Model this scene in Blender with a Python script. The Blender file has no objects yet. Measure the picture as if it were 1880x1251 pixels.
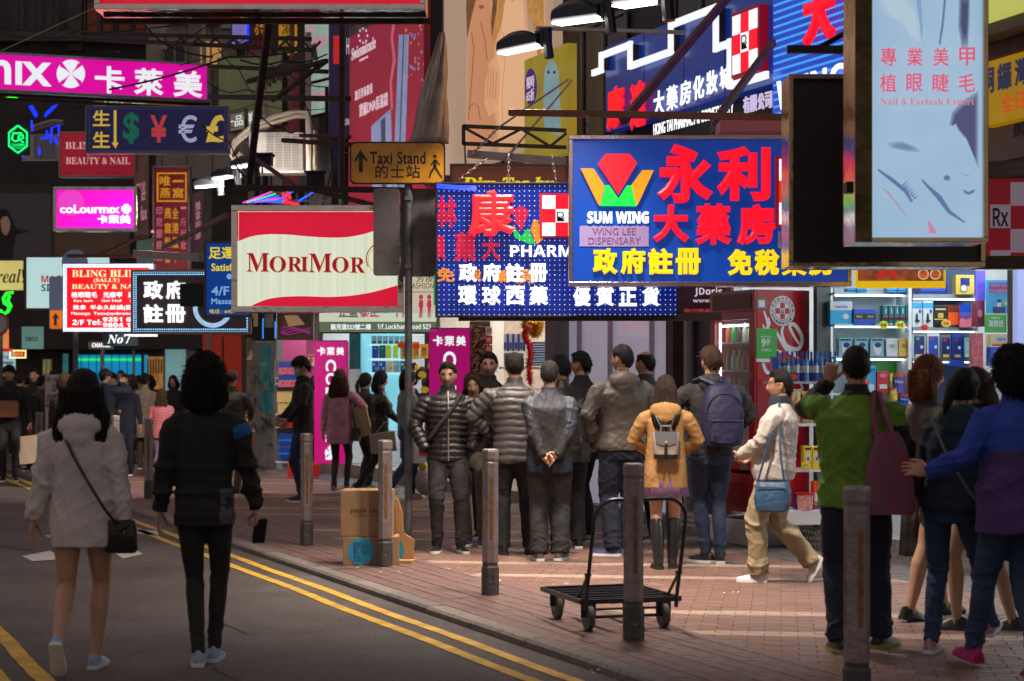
import bpy, math, random
import numpy as np
from mathutils import Vector, Matrix, Euler

random.seed(7)
sc = bpy.context.scene
col = sc.collection
RAD = math.radians

HZ, F, CH = 701.0, 3500.0, 1.55          # horizon row, focal length in photo pixels, eye height
cam_d = bpy.data.cameras.new('camera')
cam_d.sensor_width = 36.0
cam_d.lens = 36.0 * F / 1880.0
cam_d.shift_y = (HZ - 625.5) / 1880.0
cam_d.clip_end = 400.0
cam_d.dof.use_dof = True
cam_d.dof.focus_distance = 16.6
cam_d.dof.aperture_fstop = 3.0
cam = bpy.data.objects.new('camera', cam_d)
cam.location = (0, 0, CH)
cam.rotation_euler = (RAD(90), 0, 0)
col.objects.link(cam)
sc.camera = cam

wd = bpy.data.worlds.new('World')
sc.world = wd
wd.use_nodes = True
wn = wd.node_tree
bgn = wn.nodes['Background']
sky = wn.nodes.new('ShaderNodeTexSky')
sky.sky_type = 'NISHITA'
sky.sun_disc = False
sky.sun_elevation = RAD(-6.0)
sky.sun_rotation = RAD(200)
wn.links.new(sky.outputs[0], bgn.inputs[0])
bgn.inputs[1].default_value = 0.1
glow = wn.nodes.new('ShaderNodeBackground')      # the city's own glow in the night haze
glow.inputs[0].default_value = (1.0, 0.83, 0.80, 1)
glow.inputs[1].default_value = 0.28
addn = wn.nodes.new('ShaderNodeAddShader')
wn.links.new(bgn.outputs[0], addn.inputs[0])
wn.links.new(glow.outputs[0], addn.inputs[1])
wn.links.new(addn.outputs[0], wn.nodes['World Output'].inputs[0])
sc.view_settings.view_transform = 'Standard'
sc.view_settings.look = 'None'
sc.view_settings.gamma = 1.0
sc.view_settings.exposure = 0.0
sc.view_settings.use_curve_mapping = False
sc.render.engine = 'CYCLES'
sc.cycles.use_denoising = True
sc.cycles.max_bounces = 6
sc.cycles.diffuse_bounces = 3
sc.cycles.glossy_bounces = 3
sc.cycles.transmission_bounces = 4
sc.cycles.transparent_max_bounces = 6
sc.cycles.sample_clamp_indirect = 4.0
sc.cycles.caustics_reflective = False
sc.cycles.caustics_refractive = False

def P(px, py, Y):
    """world point seen at photo pixel (px, py) at distance Y"""
    return Vector(((px - 940) / F * Y, Y, CH - (py - HZ) / F * Y))
def G(px, py, z=0.0):
    """point on the ground (height z) seen at photo pixel"""
    Y = F * (CH - z) / (py - HZ)
    return Vector(((px - 940) / F * Y, Y, z))
SU = Vector((-0.3714, 0.9285, 0))        # along the street, away from the camera
SN = Vector((0.9285, 0.3714, 0))         # across the pavement towards the shops
K0 = Vector((-0.93, 14.0, 0))            # a point of the kerb edge
SANG = math.atan2(SU.y, SU.x) - math.pi / 2
def S(s, t, z=0.0):
    v = K0 + SU * s + SN * t
    return Vector((v.x, v.y, z))

def props(o, label=None, cat=None, group=None, kind=None):
    if label: o['label'] = label
    if cat: o['category'] = cat
    if group: o['group'] = group
    if kind: o['kind'] = kind
    return o
def empty(name, label=None, cat=None, loc=(0, 0, 0), rz=0.0, group=None, kind=None):
    o = bpy.data.objects.new(name, None)
    o.empty_display_size = 0.1
    o.location = loc
    o.rotation_euler = (0, 0, rz)
    col.objects.link(o)
    return props(o, label, cat, group, kind)
def link_mesh(name, me, mats, parent=None):
    o = bpy.data.objects.new(name, me)
    col.objects.link(o)
    if len(me.materials) == 0:
        for m in (mats if isinstance(mats, (list, tuple)) else [mats]):
            me.materials.append(m)
    if parent is not None:
        o.parent = parent
    return o
def copy_tree(o, parent=None):
    c = o.copy()
    col.objects.link(c)
    if parent is not None: c.parent = parent
    for ch in o.children:
        copy_tree(ch, c)
    return c

def V(x, y, z): return Vector((x, y, z))

class MB:
    def __init__(s):
        s.v, s.f, s.m = [], [], []
    def add(s, verts, faces, m=0):
        b = len(s.v)
        s.v.extend([tuple(p) for p in verts])
        s.f.extend([tuple(i + b for i in f) for f in faces])
        s.m.extend([m] * len(faces))
    def box(s, x0, y0, z0, x1, y1, z1, m=0, M=None):
        vs = [V(x, y, z) for z in (z0, z1) for y in (y0, y1) for x in (x0, x1)]
        if M is not None: vs = [M @ p for p in vs]
        s.add(vs, [(0, 2, 3, 1), (4, 5, 7, 6), (0, 1, 5, 4), (2, 6, 7, 3), (0, 4, 6, 2), (1, 3, 7, 5)], m)
    def cbox(s, c, sx, sy, sz, m=0, rz=0.0):
        M = Matrix.Translation(c) @ Matrix.Rotation(rz, 4, 'Z')
        s.box(-sx / 2, -sy / 2, -sz / 2, sx / 2, sy / 2, sz / 2, m, M)
    def bar(s, p0, p1, w, h=None, m=0):
        h = h or w
        p0, p1 = Vector(p0), Vector(p1)
        d = (p1 - p0)
        L = d.length
        if L < 1e-6: return
        d.normalize()
        up = Vector((0, 0, 1)) if abs(d.z) < 0.95 else Vector((1, 0, 0))
        a = d.cross(up).normalized()
        b = a.cross(d).normalized()
        vs = []
        for q in (p0, p1):
            for (i, j) in ((-1, -1), (1, -1), (1, 1), (-1, 1)):
                vs.append(q + a * (i * w / 2) + b * (j * h / 2))
        s.add(vs, [(0, 1, 2, 3), (7, 6, 5, 4), (0, 4, 5, 1), (1, 5, 6, 2), (2, 6, 7, 3), (3, 7, 4, 0)], m)
    def tube(s, pts, r, n=8, m=0, cap=True):
        pts = [Vector(p) for p in pts]
        if not isinstance(r, (list, tuple)): r = [r] * len(pts)
        rings = []
        a = None
        for i, p in enumerate(pts):
            d = (pts[min(i + 1, len(pts) - 1)] - pts[max(i - 1, 0)]).normalized()
            if a is None:
                up = Vector((0, 0, 1)) if abs(d.z) < 0.9 else Vector((0, 1, 0))
                a = d.cross(up).normalized()
            else:
                a = (a - d * a.dot(d)).normalized()
            b = d.cross(a)
            rr = r[i] if isinstance(r[i], (tuple, list)) else (r[i], r[i])
            rings.append([p + a * math.cos(2 * math.pi * k / n) * rr[0] + b * math.sin(2 * math.pi * k / n) * rr[1] for k in range(n)])
        s.loft(rings, m, cap)
    def loft(s, rings, m=0, cap=True):
        n = len(rings[0])
        vs = [p for r in rings for p in r]
        fs = []
        for i in range(len(rings) - 1):
            for k in range(n):
                k2 = (k + 1) % n
                fs.append((i * n + k, i * n + k2, (i + 1) * n + k2, (i + 1) * n + k))
        if cap:
            fs.append(tuple(range(n - 1, -1, -1)))
            fs.append(tuple((len(rings) - 1) * n + k for k in range(n)))
        s.add(vs, fs, m)
    def prism(s, poly, y0, y1, m=0):
        """poly: (x, z) outline; solid between y0 (front) and y1"""
        n = len(poly)
        vs = [V(x, y0, z) for x, z in poly] + [V(x, y1, z) for x, z in poly]
        fs = [tuple(range(n)), tuple(range(2 * n - 1, n - 1, -1))]
        for k in range(n):
            k2 = (k + 1) % n
            fs.append((k, k + n, k2 + n, k2))
        s.add(vs, fs, m)
    def prismz(s, poly, z0, z1, m=0):
        n = len(poly)
        vs = [V(x, y, z0) for x, y in poly] + [V(x, y, z1) for x, y in poly]
        fs = [tuple(range(n - 1, -1, -1)), tuple(range(n, 2 * n))]
        for k in range(n):
            k2 = (k + 1) % n
            fs.append((k, k2, k2 + n, k + n))
        s.add(vs, fs, m)
    def ball(s, c, rx, ry=None, rz=None, nu=12, nv=8, m=0, M=None):
        ry = ry or rx; rz = rz or rx
        c = Vector(c)
        vs = []
        for j in range(1, nv):
            th = math.pi * j / nv
            for i in range(nu):
                ph = 2 * math.pi * i / nu
                vs.append(V(rx * math.sin(th) * math.cos(ph), ry * math.sin(th) * math.sin(ph), rz * math.cos(th)))
        vs += [V(0, 0, rz), V(0, 0, -rz)]
        if M is not None: vs = [M @ p for p in vs]
        vs = [p + c for p in vs]
        fs = []
        for j in range(nv - 2):
            for i in range(nu):
                i2 = (i + 1) % nu
                fs.append((j * nu + i, (j + 1) * nu + i, (j + 1) * nu + i2, j * nu + i2))
        T, B = len(vs) - 2, len(vs) - 1
        for i in range(nu):
            i2 = (i + 1) % nu
            fs.append((T, i, i2))
            fs.append((B, (nv - 2) * nu + i2, (nv - 2) * nu + i))
        s.add(vs, fs, m)
    def mesh(s, name='mesh', smooth=False, sharp=35):
        me = bpy.data.meshes.new(name)
        me.from_pydata(s.v, [], s.f)
        if any(s.m):
            me.polygons.foreach_set('material_index', s.m)
        if smooth:
            me.polygons.foreach_set('use_smooth', [True] * len(me.polygons))
            if sharp: me.set_sharp_from_angle(angle=RAD(sharp))
        me.update()
        return me
    def build(s, name, mats, parent=None, smooth=False, bevel=0.0, sharp=35):
        o = link_mesh(name, s.mesh(name, smooth, sharp), mats, parent)
        if bevel:
            b = o.modifiers.new('bevel', 'BEVEL')
            b.width = bevel; b.segments = 2; b.limit_method = 'ANGLE'; b.angle_limit = RAD(50)
        return o

MATS = {}
def mat(name, color=(0.5, 0.5, 0.5), rough=0.6, metal=0.0, noise=0.0, scale=6.0, bump=0.0, bscale=40.0,
        emit=0.0, ecol=None, spec=None, stretch=None, color2=None, coat=0.0, sheen=0.0, rnoise=0.0):
    if name in MATS: return MATS[name]
    m = bpy.data.materials.new(name)
    m.use_nodes = True
    nt = m.node_tree
    b = nt.nodes['Principled BSDF']
    b.inputs['Base Color'].default_value = (*color, 1)
    b.inputs['Roughness'].default_value = rough
    b.inputs['Metallic'].default_value = metal
    if spec is not None: b.inputs['Specular IOR Level'].default_value = spec
    if coat: b.inputs['Coat Weight'].default_value = coat
    if sheen: b.inputs['Sheen Weight'].default_value = sheen
    if emit:
        b.inputs['Emission Color'].default_value = (*(ecol or color), 1)
        b.inputs['Emission Strength'].default_value = emit
    vec = None
    if noise or bump or rnoise:
        tc = nt.nodes.new('ShaderNodeTexCoord')
        mp = nt.nodes.new('ShaderNodeMapping')
        if stretch: mp.inputs['Scale'].default_value = stretch
        nt.links.new(tc.outputs['Object'], mp.inputs[0])
        vec = mp.outputs[0]
    if noise or rnoise:
        nz = nt.nodes.new('ShaderNodeTexNoise')
        nz.inputs['Scale'].default_value = scale
        nz.inputs['Detail'].default_value = 6
        nz.inputs['Roughness'].default_value = 0.65
        nt.links.new(vec, nz.inputs['Vector'])
    if noise:
        rp = nt.nodes.new('ShaderNodeValToRGB')
        rp.color_ramp.elements[0].position = 0.3
        rp.color_ramp.elements[1].position = 0.7
        lo = color2 or tuple(c * (1 - noise) for c in color)
        hi = color if color2 else tuple(min(1, c * (1 + noise * 0.7)) for c in color)
        rp.color_ramp.elements[0].color = (*lo, 1)
        rp.color_ramp.elements[1].color = (*hi, 1)
        nt.links.new(nz.outputs[0], rp.inputs[0])
        nt.links.new(rp.outputs[0], b.inputs['Base Color'])
        if emit:
            nt.links.new(rp.outputs[0], b.inputs['Emission Color'])
    if rnoise:
        mr = nt.nodes.new('ShaderNodeMapRange')
        mr.inputs['To Min'].default_value = max(0.02, rough - rnoise)
        mr.inputs['To Max'].default_value = min(1, rough + rnoise)
        nt.links.new(nz.outputs[0], mr.inputs[0])
        nt.links.new(mr.outputs[0], b.inputs['Roughness'])
    if bump:
        n2 = nt.nodes.new('ShaderNodeTexNoise')
        n2.inputs['Scale'].default_value = bscale
        n2.inputs['Detail'].default_value = 5
        nt.links.new(vec, n2.inputs['Vector'])
        bp = nt.nodes.new('ShaderNodeBump')
        bp.inputs['Strength'].default_value = bump
        bp.inputs['Distance'].default_value = 0.02
        nt.links.new(n2.outputs[0], bp.inputs['Height'])
        nt.links.new(bp.outputs[0], b.inputs['Normal'])
    MATS[name] = m
    return m
def rgb(r, g, b, k=1.0):
    f = lambda c: (c / 255 / 12.92 if c <= 10 else ((c / 255 + 0.055) / 1.055) ** 2.4) * k
    return (f(r), f(g), f(b))
def lit(name, color, strength=1.0, noise=0.0, scale=3.0, rough=0.35):
    m = mat('lit_' + name, color, rough, emit=strength, noise=noise, scale=scale)
    if not noise: m.node_tree.nodes['Principled BSDF'].inputs['Base Color'].default_value = (*[c * 0.3 for c in color], 1)
    return m
def cloth(name, color, rough=0.85, noise=0.22, bump=0.38, bscale=7.5, sheen=0.0, **k):
    if 'cloth_' + name in MATS: return MATS['cloth_' + name]
    m = mat('cloth_' + name, color, rough, noise=noise, scale=11, bump=bump, bscale=bscale, sheen=sheen, **k)
    nt = m.node_tree
    b = nt.nodes['Principled BSDF']
    for n in nt.nodes:
        if n.type == 'TEX_NOISE' and abs(n.inputs['Scale'].default_value - bscale) < 1e-4:
            n.inputs['Distortion'].default_value = 1.6
            n.inputs['Detail'].default_value = 3
    b1 = [n for n in nt.nodes if n.type == 'BUMP'][0]
    b1.inputs['Distance'].default_value = 0.03
    tc = [n for n in nt.nodes if n.type == 'TEX_COORD'][0]
    wv = nt.nodes.new('ShaderNodeTexNoise'); wv.inputs['Scale'].default_value = 380; wv.inputs['Detail'].default_value = 2
    nt.links.new(tc.outputs['Object'], wv.inputs['Vector'])
    b2 = nt.nodes.new('ShaderNodeBump'); b2.inputs['Strength'].default_value = 0.3; b2.inputs['Distance'].default_value = 0.002
    nt.links.new(wv.outputs[0], b2.inputs['Height']); nt.links.new(b1.outputs[0], b2.inputs['Normal'])
    nt.links.new(b2.outputs[0], b.inputs['Normal'])
    return m

SCR = bpy.data.scenes.new('scratch')                    # workbench scene, removed at the end
def scratch_dg():
    with bpy.context.temp_override(scene=SCR, view_layer=SCR.view_layers[0]):
        return bpy.context.evaluated_depsgraph_get()
def text_mesh(body, bold=0.0, extrude=0.02, spacing=1.0, line=1.0, align='LEFT', res=3):
    c = bpy.data.curves.new('lettering', 'FONT')
    c.body = body
    c.size = 1.0
    c.extrude = extrude
    c.resolution_u = res
    c.space_character = spacing
    c.space_line = line
    c.align_x = align
    if bold:
        c.bevel_depth = bold
        c.bevel_resolution = 1
    o = bpy.data.objects.new('lettering', c)
    SCR.collection.objects.link(o)
    dg = scratch_dg()
    tm = o.evaluated_get(dg).to_mesh()
    me = bpy.data.meshes.new('lettering')
    n = len(tm.vertices)
    co = np.empty(n * 3); tm.vertices.foreach_get('co', co)
    me.from_pydata(co.reshape(-1, 3).tolist(), [], [tuple(p.vertices) for p in tm.polygons])
    o.evaluated_get(dg).to_mesh_clear()
    bpy.data.objects.remove(o)
    bpy.data.curves.remove(c)
    return me
def fit_text(name, body, m, parent, x0, z0, x1, z1, y=0.0, depth=0.01, bold=0.0, spacing=1.0, line=1.0,
             align='LEFT', shear=0.0, keep=False, rot90=False):
    """text fitted into the rectangle x0..x1, z0..z1 (local, reading along +x, facing -y), front face at y - depth"""
    me = text_mesh(body, bold, 0.02, spacing, line, align)
    n = len(me.vertices)
    if n == 0: return None
    co = np.empty(n * 3); me.vertices.foreach_get('co', co); co = co.reshape(-1, 3)
    if rot90:                                   # letters lying on their side, reading downwards
        co = np.stack([co[:, 1], -co[:, 0], co[:, 2]], 1)
    if shear: co[:, 0] += co[:, 1] * shear
    lo, hi = co.min(0), co.max(0)
    sz = np.maximum(hi - lo, 1e-5)
    sx, sz_ = (x1 - x0) / sz[0], (z1 - z0) / sz[1]
    if keep:
        k = min(sx, sz_); sx = sz_ = k
    out = np.empty_like(co)
    cx, cz = (x0 + x1) / 2, (z0 + z1) / 2
    out[:, 0] = cx + (co[:, 0] - (lo[0] + hi[0]) / 2) * sx
    out[:, 2] = cz + (co[:, 1] - (lo[1] + hi[1]) / 2) * sz_
    out[:, 1] = y - (co[:, 2] - lo[2]) / sz[2] * depth
    me.vertices.foreach_set('co', out.ravel())
    me.update()
    return link_mesh(name, me, m, parent)

def remesh(mb, voxel=0.014, smooth_iter=2):
    me = mb.mesh('union')
    o = bpy.data.objects.new('union', me)
    SCR.collection.objects.link(o)
    r = o.modifiers.new('r', 'REMESH')
    r.mode = 'VOXEL'
    r.voxel_size = voxel
    if smooth_iter:
        s_ = o.modifiers.new('s', 'SMOOTH')
        s_.iterations = smooth_iter
        s_.factor = 0.6
    dg = scratch_dg()
    ev = o.evaluated_get(dg)
    out = bpy.data.meshes.new_from_object(ev, depsgraph=dg)
    bpy.data.objects.remove(o)
    bpy.data.meshes.remove(me)
    return out
def get_co(me):
    a = np.empty(len(me.vertices) * 3, dtype=np.float32); me.vertices.foreach_get('co', a); return a.reshape(-1, 3).astype(np.float64)
def get_no(me):
    a = np.empty(len(me.vertices) * 3, dtype=np.float32); me.vertices.foreach_get('normal', a); return a.reshape(-1, 3).astype(np.float64)
def set_co(me, co):
    me.vertices.foreach_set('co', co.ravel()); me.update()
def set_smooth(me):
    me.polygons.foreach_set('use_smooth', [True] * len(me.polygons))
def arrays(me):
    """verts, faces of a mesh as python lists"""
    return get_co(me).tolist(), [tuple(p.vertices) for p in me.polygons]


# ================================================================== people
MODEL_H = 1.75
def sstep(a, b, x):
    t = np.clip((x - a) / (b - a), 0, 1)
    return t * t * (3 - 2 * t)

def head_points(nu=56, nv=44, grow=None):
    """directions and surface points of a head facing +Y, centred between the ears"""
    th = np.linspace(0.0, math.pi, nv + 1)[1:-1]
    ph = np.linspace(0, 2 * math.pi, nu, endpoint=False)
    TH, PH = np.meshgrid(th, ph, indexing='ij')
    dx, dy, dz = np.sin(TH) * np.sin(PH), np.sin(TH) * np.cos(PH), np.cos(TH)
    dx = np.append(dx.ravel(), [0, 0]); dy = np.append(dy.ravel(), [0, 0]); dz = np.append(dz.ravel(), [1, -1])
    d = np.stack([dx, dy, dz], 1)
    x, y, z = dx * 0.074, dy * 0.096, dz * 0.118
    low = np.clip(-z / 0.118, 0, 1)
    x = x * (1 - 0.34 * low ** 1.6)
    y = np.where(y < 0, y * (1 - 0.5 * low ** 1.2), y * (1 - 0.10 * low))
    x = x * (1 + 0.05 * sstep(0, 0.09, z))
    front = sstep(0.0, 0.05, y)
    y = y - front * 0.006 * sstep(0.05, 0.0, np.abs(x)) * 0
    prof = np.clip((0.024 - z) / 0.058, 0, 1) * (z > -0.040) + (z <= -0.040) * np.clip(1 - (-0.040 - z) / 0.007, 0, 1)
    y = y + front * 0.021 * np.exp(-(x / (0.008 + 0.007 * prof)) ** 2) * prof
    y = y - front * 0.008 * np.exp(-((np.abs(x) - 0.031) / 0.015) ** 2 - ((z - 0.010) / 0.012) ** 2)
    y = y + front * 0.004 * np.exp(-((np.abs(x) - 0.028) / 0.022) ** 2 - ((z - 0.030) / 0.008) ** 2)
    y = y + front * 0.004 * np.exp(-((np.abs(x) - 0.042) / 0.018) ** 2 - ((z + 0.024) / 0.018) ** 2)
    y = y + front * 0.006 * np.exp(-(x / 0.020) ** 2 - ((z + 0.055) / 0.006) ** 2)
    y = y + front * 0.006 * np.exp(-(x / 0.017) ** 2 - ((z + 0.068) / 0.006) ** 2)
    y = y - front * 0.004 * np.exp(-(x / 0.026) ** 2 - ((z + 0.0615) / 0.003) ** 2)
    y = y + front * 0.007 * np.exp(-(x / 0.022) ** 2 - ((z + 0.098) / 0.014) ** 2)
    pts = np.stack([x, y, z], 1)
    R, C = nv - 1, nu
    faces = []
    for j in range(R - 1):
        for i in range(C):
            i2 = (i + 1) % C
            faces.append((j * C + i, j * C + i2, (j + 1) * C + i2, (j + 1) * C + i))
    T, B = R * C, R * C + 1
    for i in range(C):
        i2 = (i + 1) % C
        faces.append((T, i2, i))
        faces.append((B, (R - 1) * C + i, (R - 1) * C + i2))
    return d, pts, faces
HEAD = head_points()

def head_mb(mb, M, lips=1, eyew=2, dark=3, female=False):
    d, pts, faces = HEAD
    zc = np.array([np.mean(pts[list(f), 2]) for f in faces]) if not hasattr(head_mb, 'zc') else head_mb.zc
    head_mb.zc = zc
    if not hasattr(head_mb, 'fc'):
        head_mb.fc = np.array([pts[list(f)].mean(0) for f in faces])
    fc = head_mb.fc
    isl = (np.abs(fc[:, 0]) < 0.023) & (fc[:, 2] < -0.051) & (fc[:, 2] > -0.073) & (fc[:, 1] > 0.05)
    b = len(mb.v)
    mb.v.extend([tuple(M @ Vector(p)) for p in pts.tolist()])
    mb.f.extend([tuple(i + b for i in f) for f in faces])
    mb.m.extend([lips if q else 0 for q in isl.tolist()])
    R3 = M.to_3x3().to_4x4()
    for sx in (-1, 1):
        mb.ball(M @ V(sx * 0.031, 0.0785, 0.010), 0.0145, 0.006, 0.0055, 10, 6, eyew, R3)
        mb.ball(M @ V(sx * 0.031, 0.0812, 0.0098), 0.0082, 0.0055, 0.0054, 8, 6, dark, R3)
        lid = [M @ V(sx * (0.031 + 0.0155 * math.cos(a)), 0.0835 - 0.004 * abs(math.cos(a)), 0.0105 + 0.0062 * math.sin(a)) for a in (math.pi, 2.5, 1.57, 0.7, 0.0)]
        mb.tube(lid, 0.0027, 5, dark)
        br = [M @ V(sx * 0.015, 0.0895, 0.0265), M @ V(sx * 0.030, 0.0885, 0.0310), M @ V(sx * 0.047, 0.076, 0.0265)]
        mb.tube(br, [0.0042, 0.0052, 0.002] if not female else [0.0024, 0.0030, 0.0012], 5, dark)
        mb.ball(M @ V(sx * 0.0745, -0.006, -0.004), 0.007, 0.018, 0.031, 8, 8, 0, R3 @ Matrix.Rotation(sx * 0.35, 4, 'Z') @ Matrix.Rotation(0.15, 4, 'X'))
    mb.tube([M @ V(-0.019, 0.0785, -0.0612), M @ V(0, 0.0885, -0.0622), M @ V(0.019, 0.0785, -0.0612)], 0.0017, 5, dark)

HANDS = {}
def hand_shape(kind):
    """hand hanging down -Z from the wrist, thumb towards +Y, palm towards -X"""
    if kind in HANDS: return HANDS[kind]
    mb = MB()
    curl = {'relaxed': 0.28, 'grip': 1.15, 'flat': 0.08, 'clasp': 0.8}[kind]
    mb.loft([[V(math.cos(a) * w, math.sin(a) * dd, z) for a in np.linspace(0, 2 * math.pi, 12, endpoint=False)]
             for z, w, dd in ((0.03, 0.018, 0.024), (0.0, 0.018, 0.026), (-0.03, 0.016, 0.038), (-0.065, 0.015, 0.042), (-0.092, 0.012, 0.039), (-0.098, 0.006, 0.03))])
    for i, (yy, L) in enumerate(((0.030, 0.072), (0.010, 0.080), (-0.010, 0.074), (-0.029, 0.058))):
        p = V(0, yy, -0.086); ang = 0.1; pts = [p]; r = [0.0098]
        spread = (1.5 - i) * 0.05
        for s_, q in ((0.42, 0.6), (0.32, 1.0), (0.26, 0.9)):
            ang += curl * q
            p = p + V(-math.sin(ang), spread * math.cos(ang), -math.cos(ang)) * (L * s_)
            pts.append(p); r.append(0.0098 - 0.0012 * len(pts) + 0.001)
        mb.tube(pts, r, 8)
    tc = 0.3 + curl * 0.35
    p0 = V(-0.004, 0.022, -0.018)
    p1 = p0 + V(-0.012, 0.030, -0.026); p2 = p1 + V(-0.016 * (1 + tc), 0.012, -0.030); p3 = p2 + V(-0.02 * tc - 0.004, -0.002, -0.024)
    mb.tube([p0, p1, p2, p3], [0.016, 0.0135, 0.0105, 0.008], 8)
    me = remesh(mb, 0.0045, 1)
    HANDS[kind] = arrays(me)
    bpy.data.meshes.remove(me)
    return HANDS[kind]
def put_hand(mb, wrist, direction, thumb, side, kind, m=0):
    """side +1: right hand. direction: from wrist to fingertips"""
    vs, fs = hand_shape(kind)
    z = -Vector(direction).normalized()
    y = Vector(thumb); y = (y - z * y.dot(z)).normalized()
    x = y.cross(z)
    flip = 1 if side > 0 else -1
    M = Matrix((( x.x, y.x, z.x), (x.y, y.y, z.y), (x.z, y.z, z.z)))
    out = [Vector(wrist) + M @ Vector((v[0] * flip, v[1], v[2])) for v in vs]
    if flip < 0: fs = [tuple(reversed(f)) for f in fs]
    mb.add(out, fs, m)

def ik(a, c, l1, l2, hint):
    a, c = Vector(a), Vector(c)
    d = c - a
    L = d.length
    mx = (l1 + l2) * 0.999
    if L > mx:
        c = a + d * (mx / L); d = c - a; L = mx
    u = d.normalized()
    x = (l1 * l1 - l2 * l2 + L * L) / (2 * L)
    h = math.sqrt(max(l1 * l1 - x * x, 0))
    hv = Vector(hint); hv = (hv - u * hv.dot(u))
    hv = hv.normalized() if hv.length > 1e-5 else Vector((0, 1, 0))
    return a + u * x + hv * h, c

def ring(c, hw, hd, n=20, e=2.3, tx=0.0, ty=0.0):
    """superellipse ring round c in a nearly horizontal plane"""
    out = []
    for k in range(n):
        a = 2 * math.pi * k / n
        ca, sa = math.cos(a), math.sin(a)
        x = math.copysign(abs(ca) ** (2 / e), ca) * hw
        y = math.copysign(abs(sa) ** (2 / e), sa) * hd
        out.append(V(c[0] + x, c[1] + y, c[2] + x * tx + y * ty))
    return out

def seg_param(co, a, b):
    a = np.array(a); b = np.array(b); d = b - a
    t = np.clip(((co - a) @ d) / (d @ d), 0, 1)
    return t, np.linalg.norm(co - (a + t[:, None] * d), axis=1)

def fold_noise(co, seed, f=1.0):
    r = np.random.RandomState(seed)
    out = np.zeros(len(co))
    for k in range(4):
        a = r.normal(size=3) * np.array([1, 1, 1.6]); a /= np.linalg.norm(a)
        b = r.normal(size=3); b /= np.linalg.norm(b)
        fr = f * (16 + 14 * k) * r.uniform(0.8, 1.25)
        w = np.sin(co @ a * fr + 2.2 * np.sin(co @ b * fr * 0.45 + r.uniform(0, 6)) + r.uniform(0, 6))
        out += 1.25 * (1 - np.abs(w)) ** 2.2 / (1 + 0.7 * k) - 0.3 / (1 + 0.7 * k)
    return out

SKIN = mat('skin', (0.50, 0.285, 0.19), 0.5, noise=0.10, scale=30, bump=0.05, bscale=300)
SKIN_D = mat('skin_tan', (0.44, 0.245, 0.16), 0.5, noise=0.12, scale=30, bump=0.05, bscale=300)
LIPS = mat('lips', (0.40, 0.19, 0.14), 0.45)
LIPS_R = mat('lips_red', (0.42, 0.12, 0.10), 0.4)
EYEW = mat('eye_white', (0.62, 0.60, 0.57), 0.3)
EYED = mat('eye_dark', (0.012, 0.009, 0.008), 0.35)
def hair_mat(name, c):
    return mat('hair_' + name, c, 0.5, noise=0.55, scale=60, bump=0.5, bscale=140, stretch=(3, 3, 0.35), spec=0.2)
HAIR_K = hair_mat('black', (0.013, 0.010, 0.009))
HAIR_B = hair_mat('brown', (0.055, 0.026, 0.016))
HAIR_A = hair_mat('auburn', (0.17, 0.055, 0.022))
HAIR_G = hair_mat('greying', (0.020, 0.018, 0.018))
SOLE_W = mat('white_sole', (0.72, 0.72, 0.72), 0.6, noise=0.1)
SOLE_K = mat('black_sole', (0.02, 0.02, 0.02), 0.6)

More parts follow.
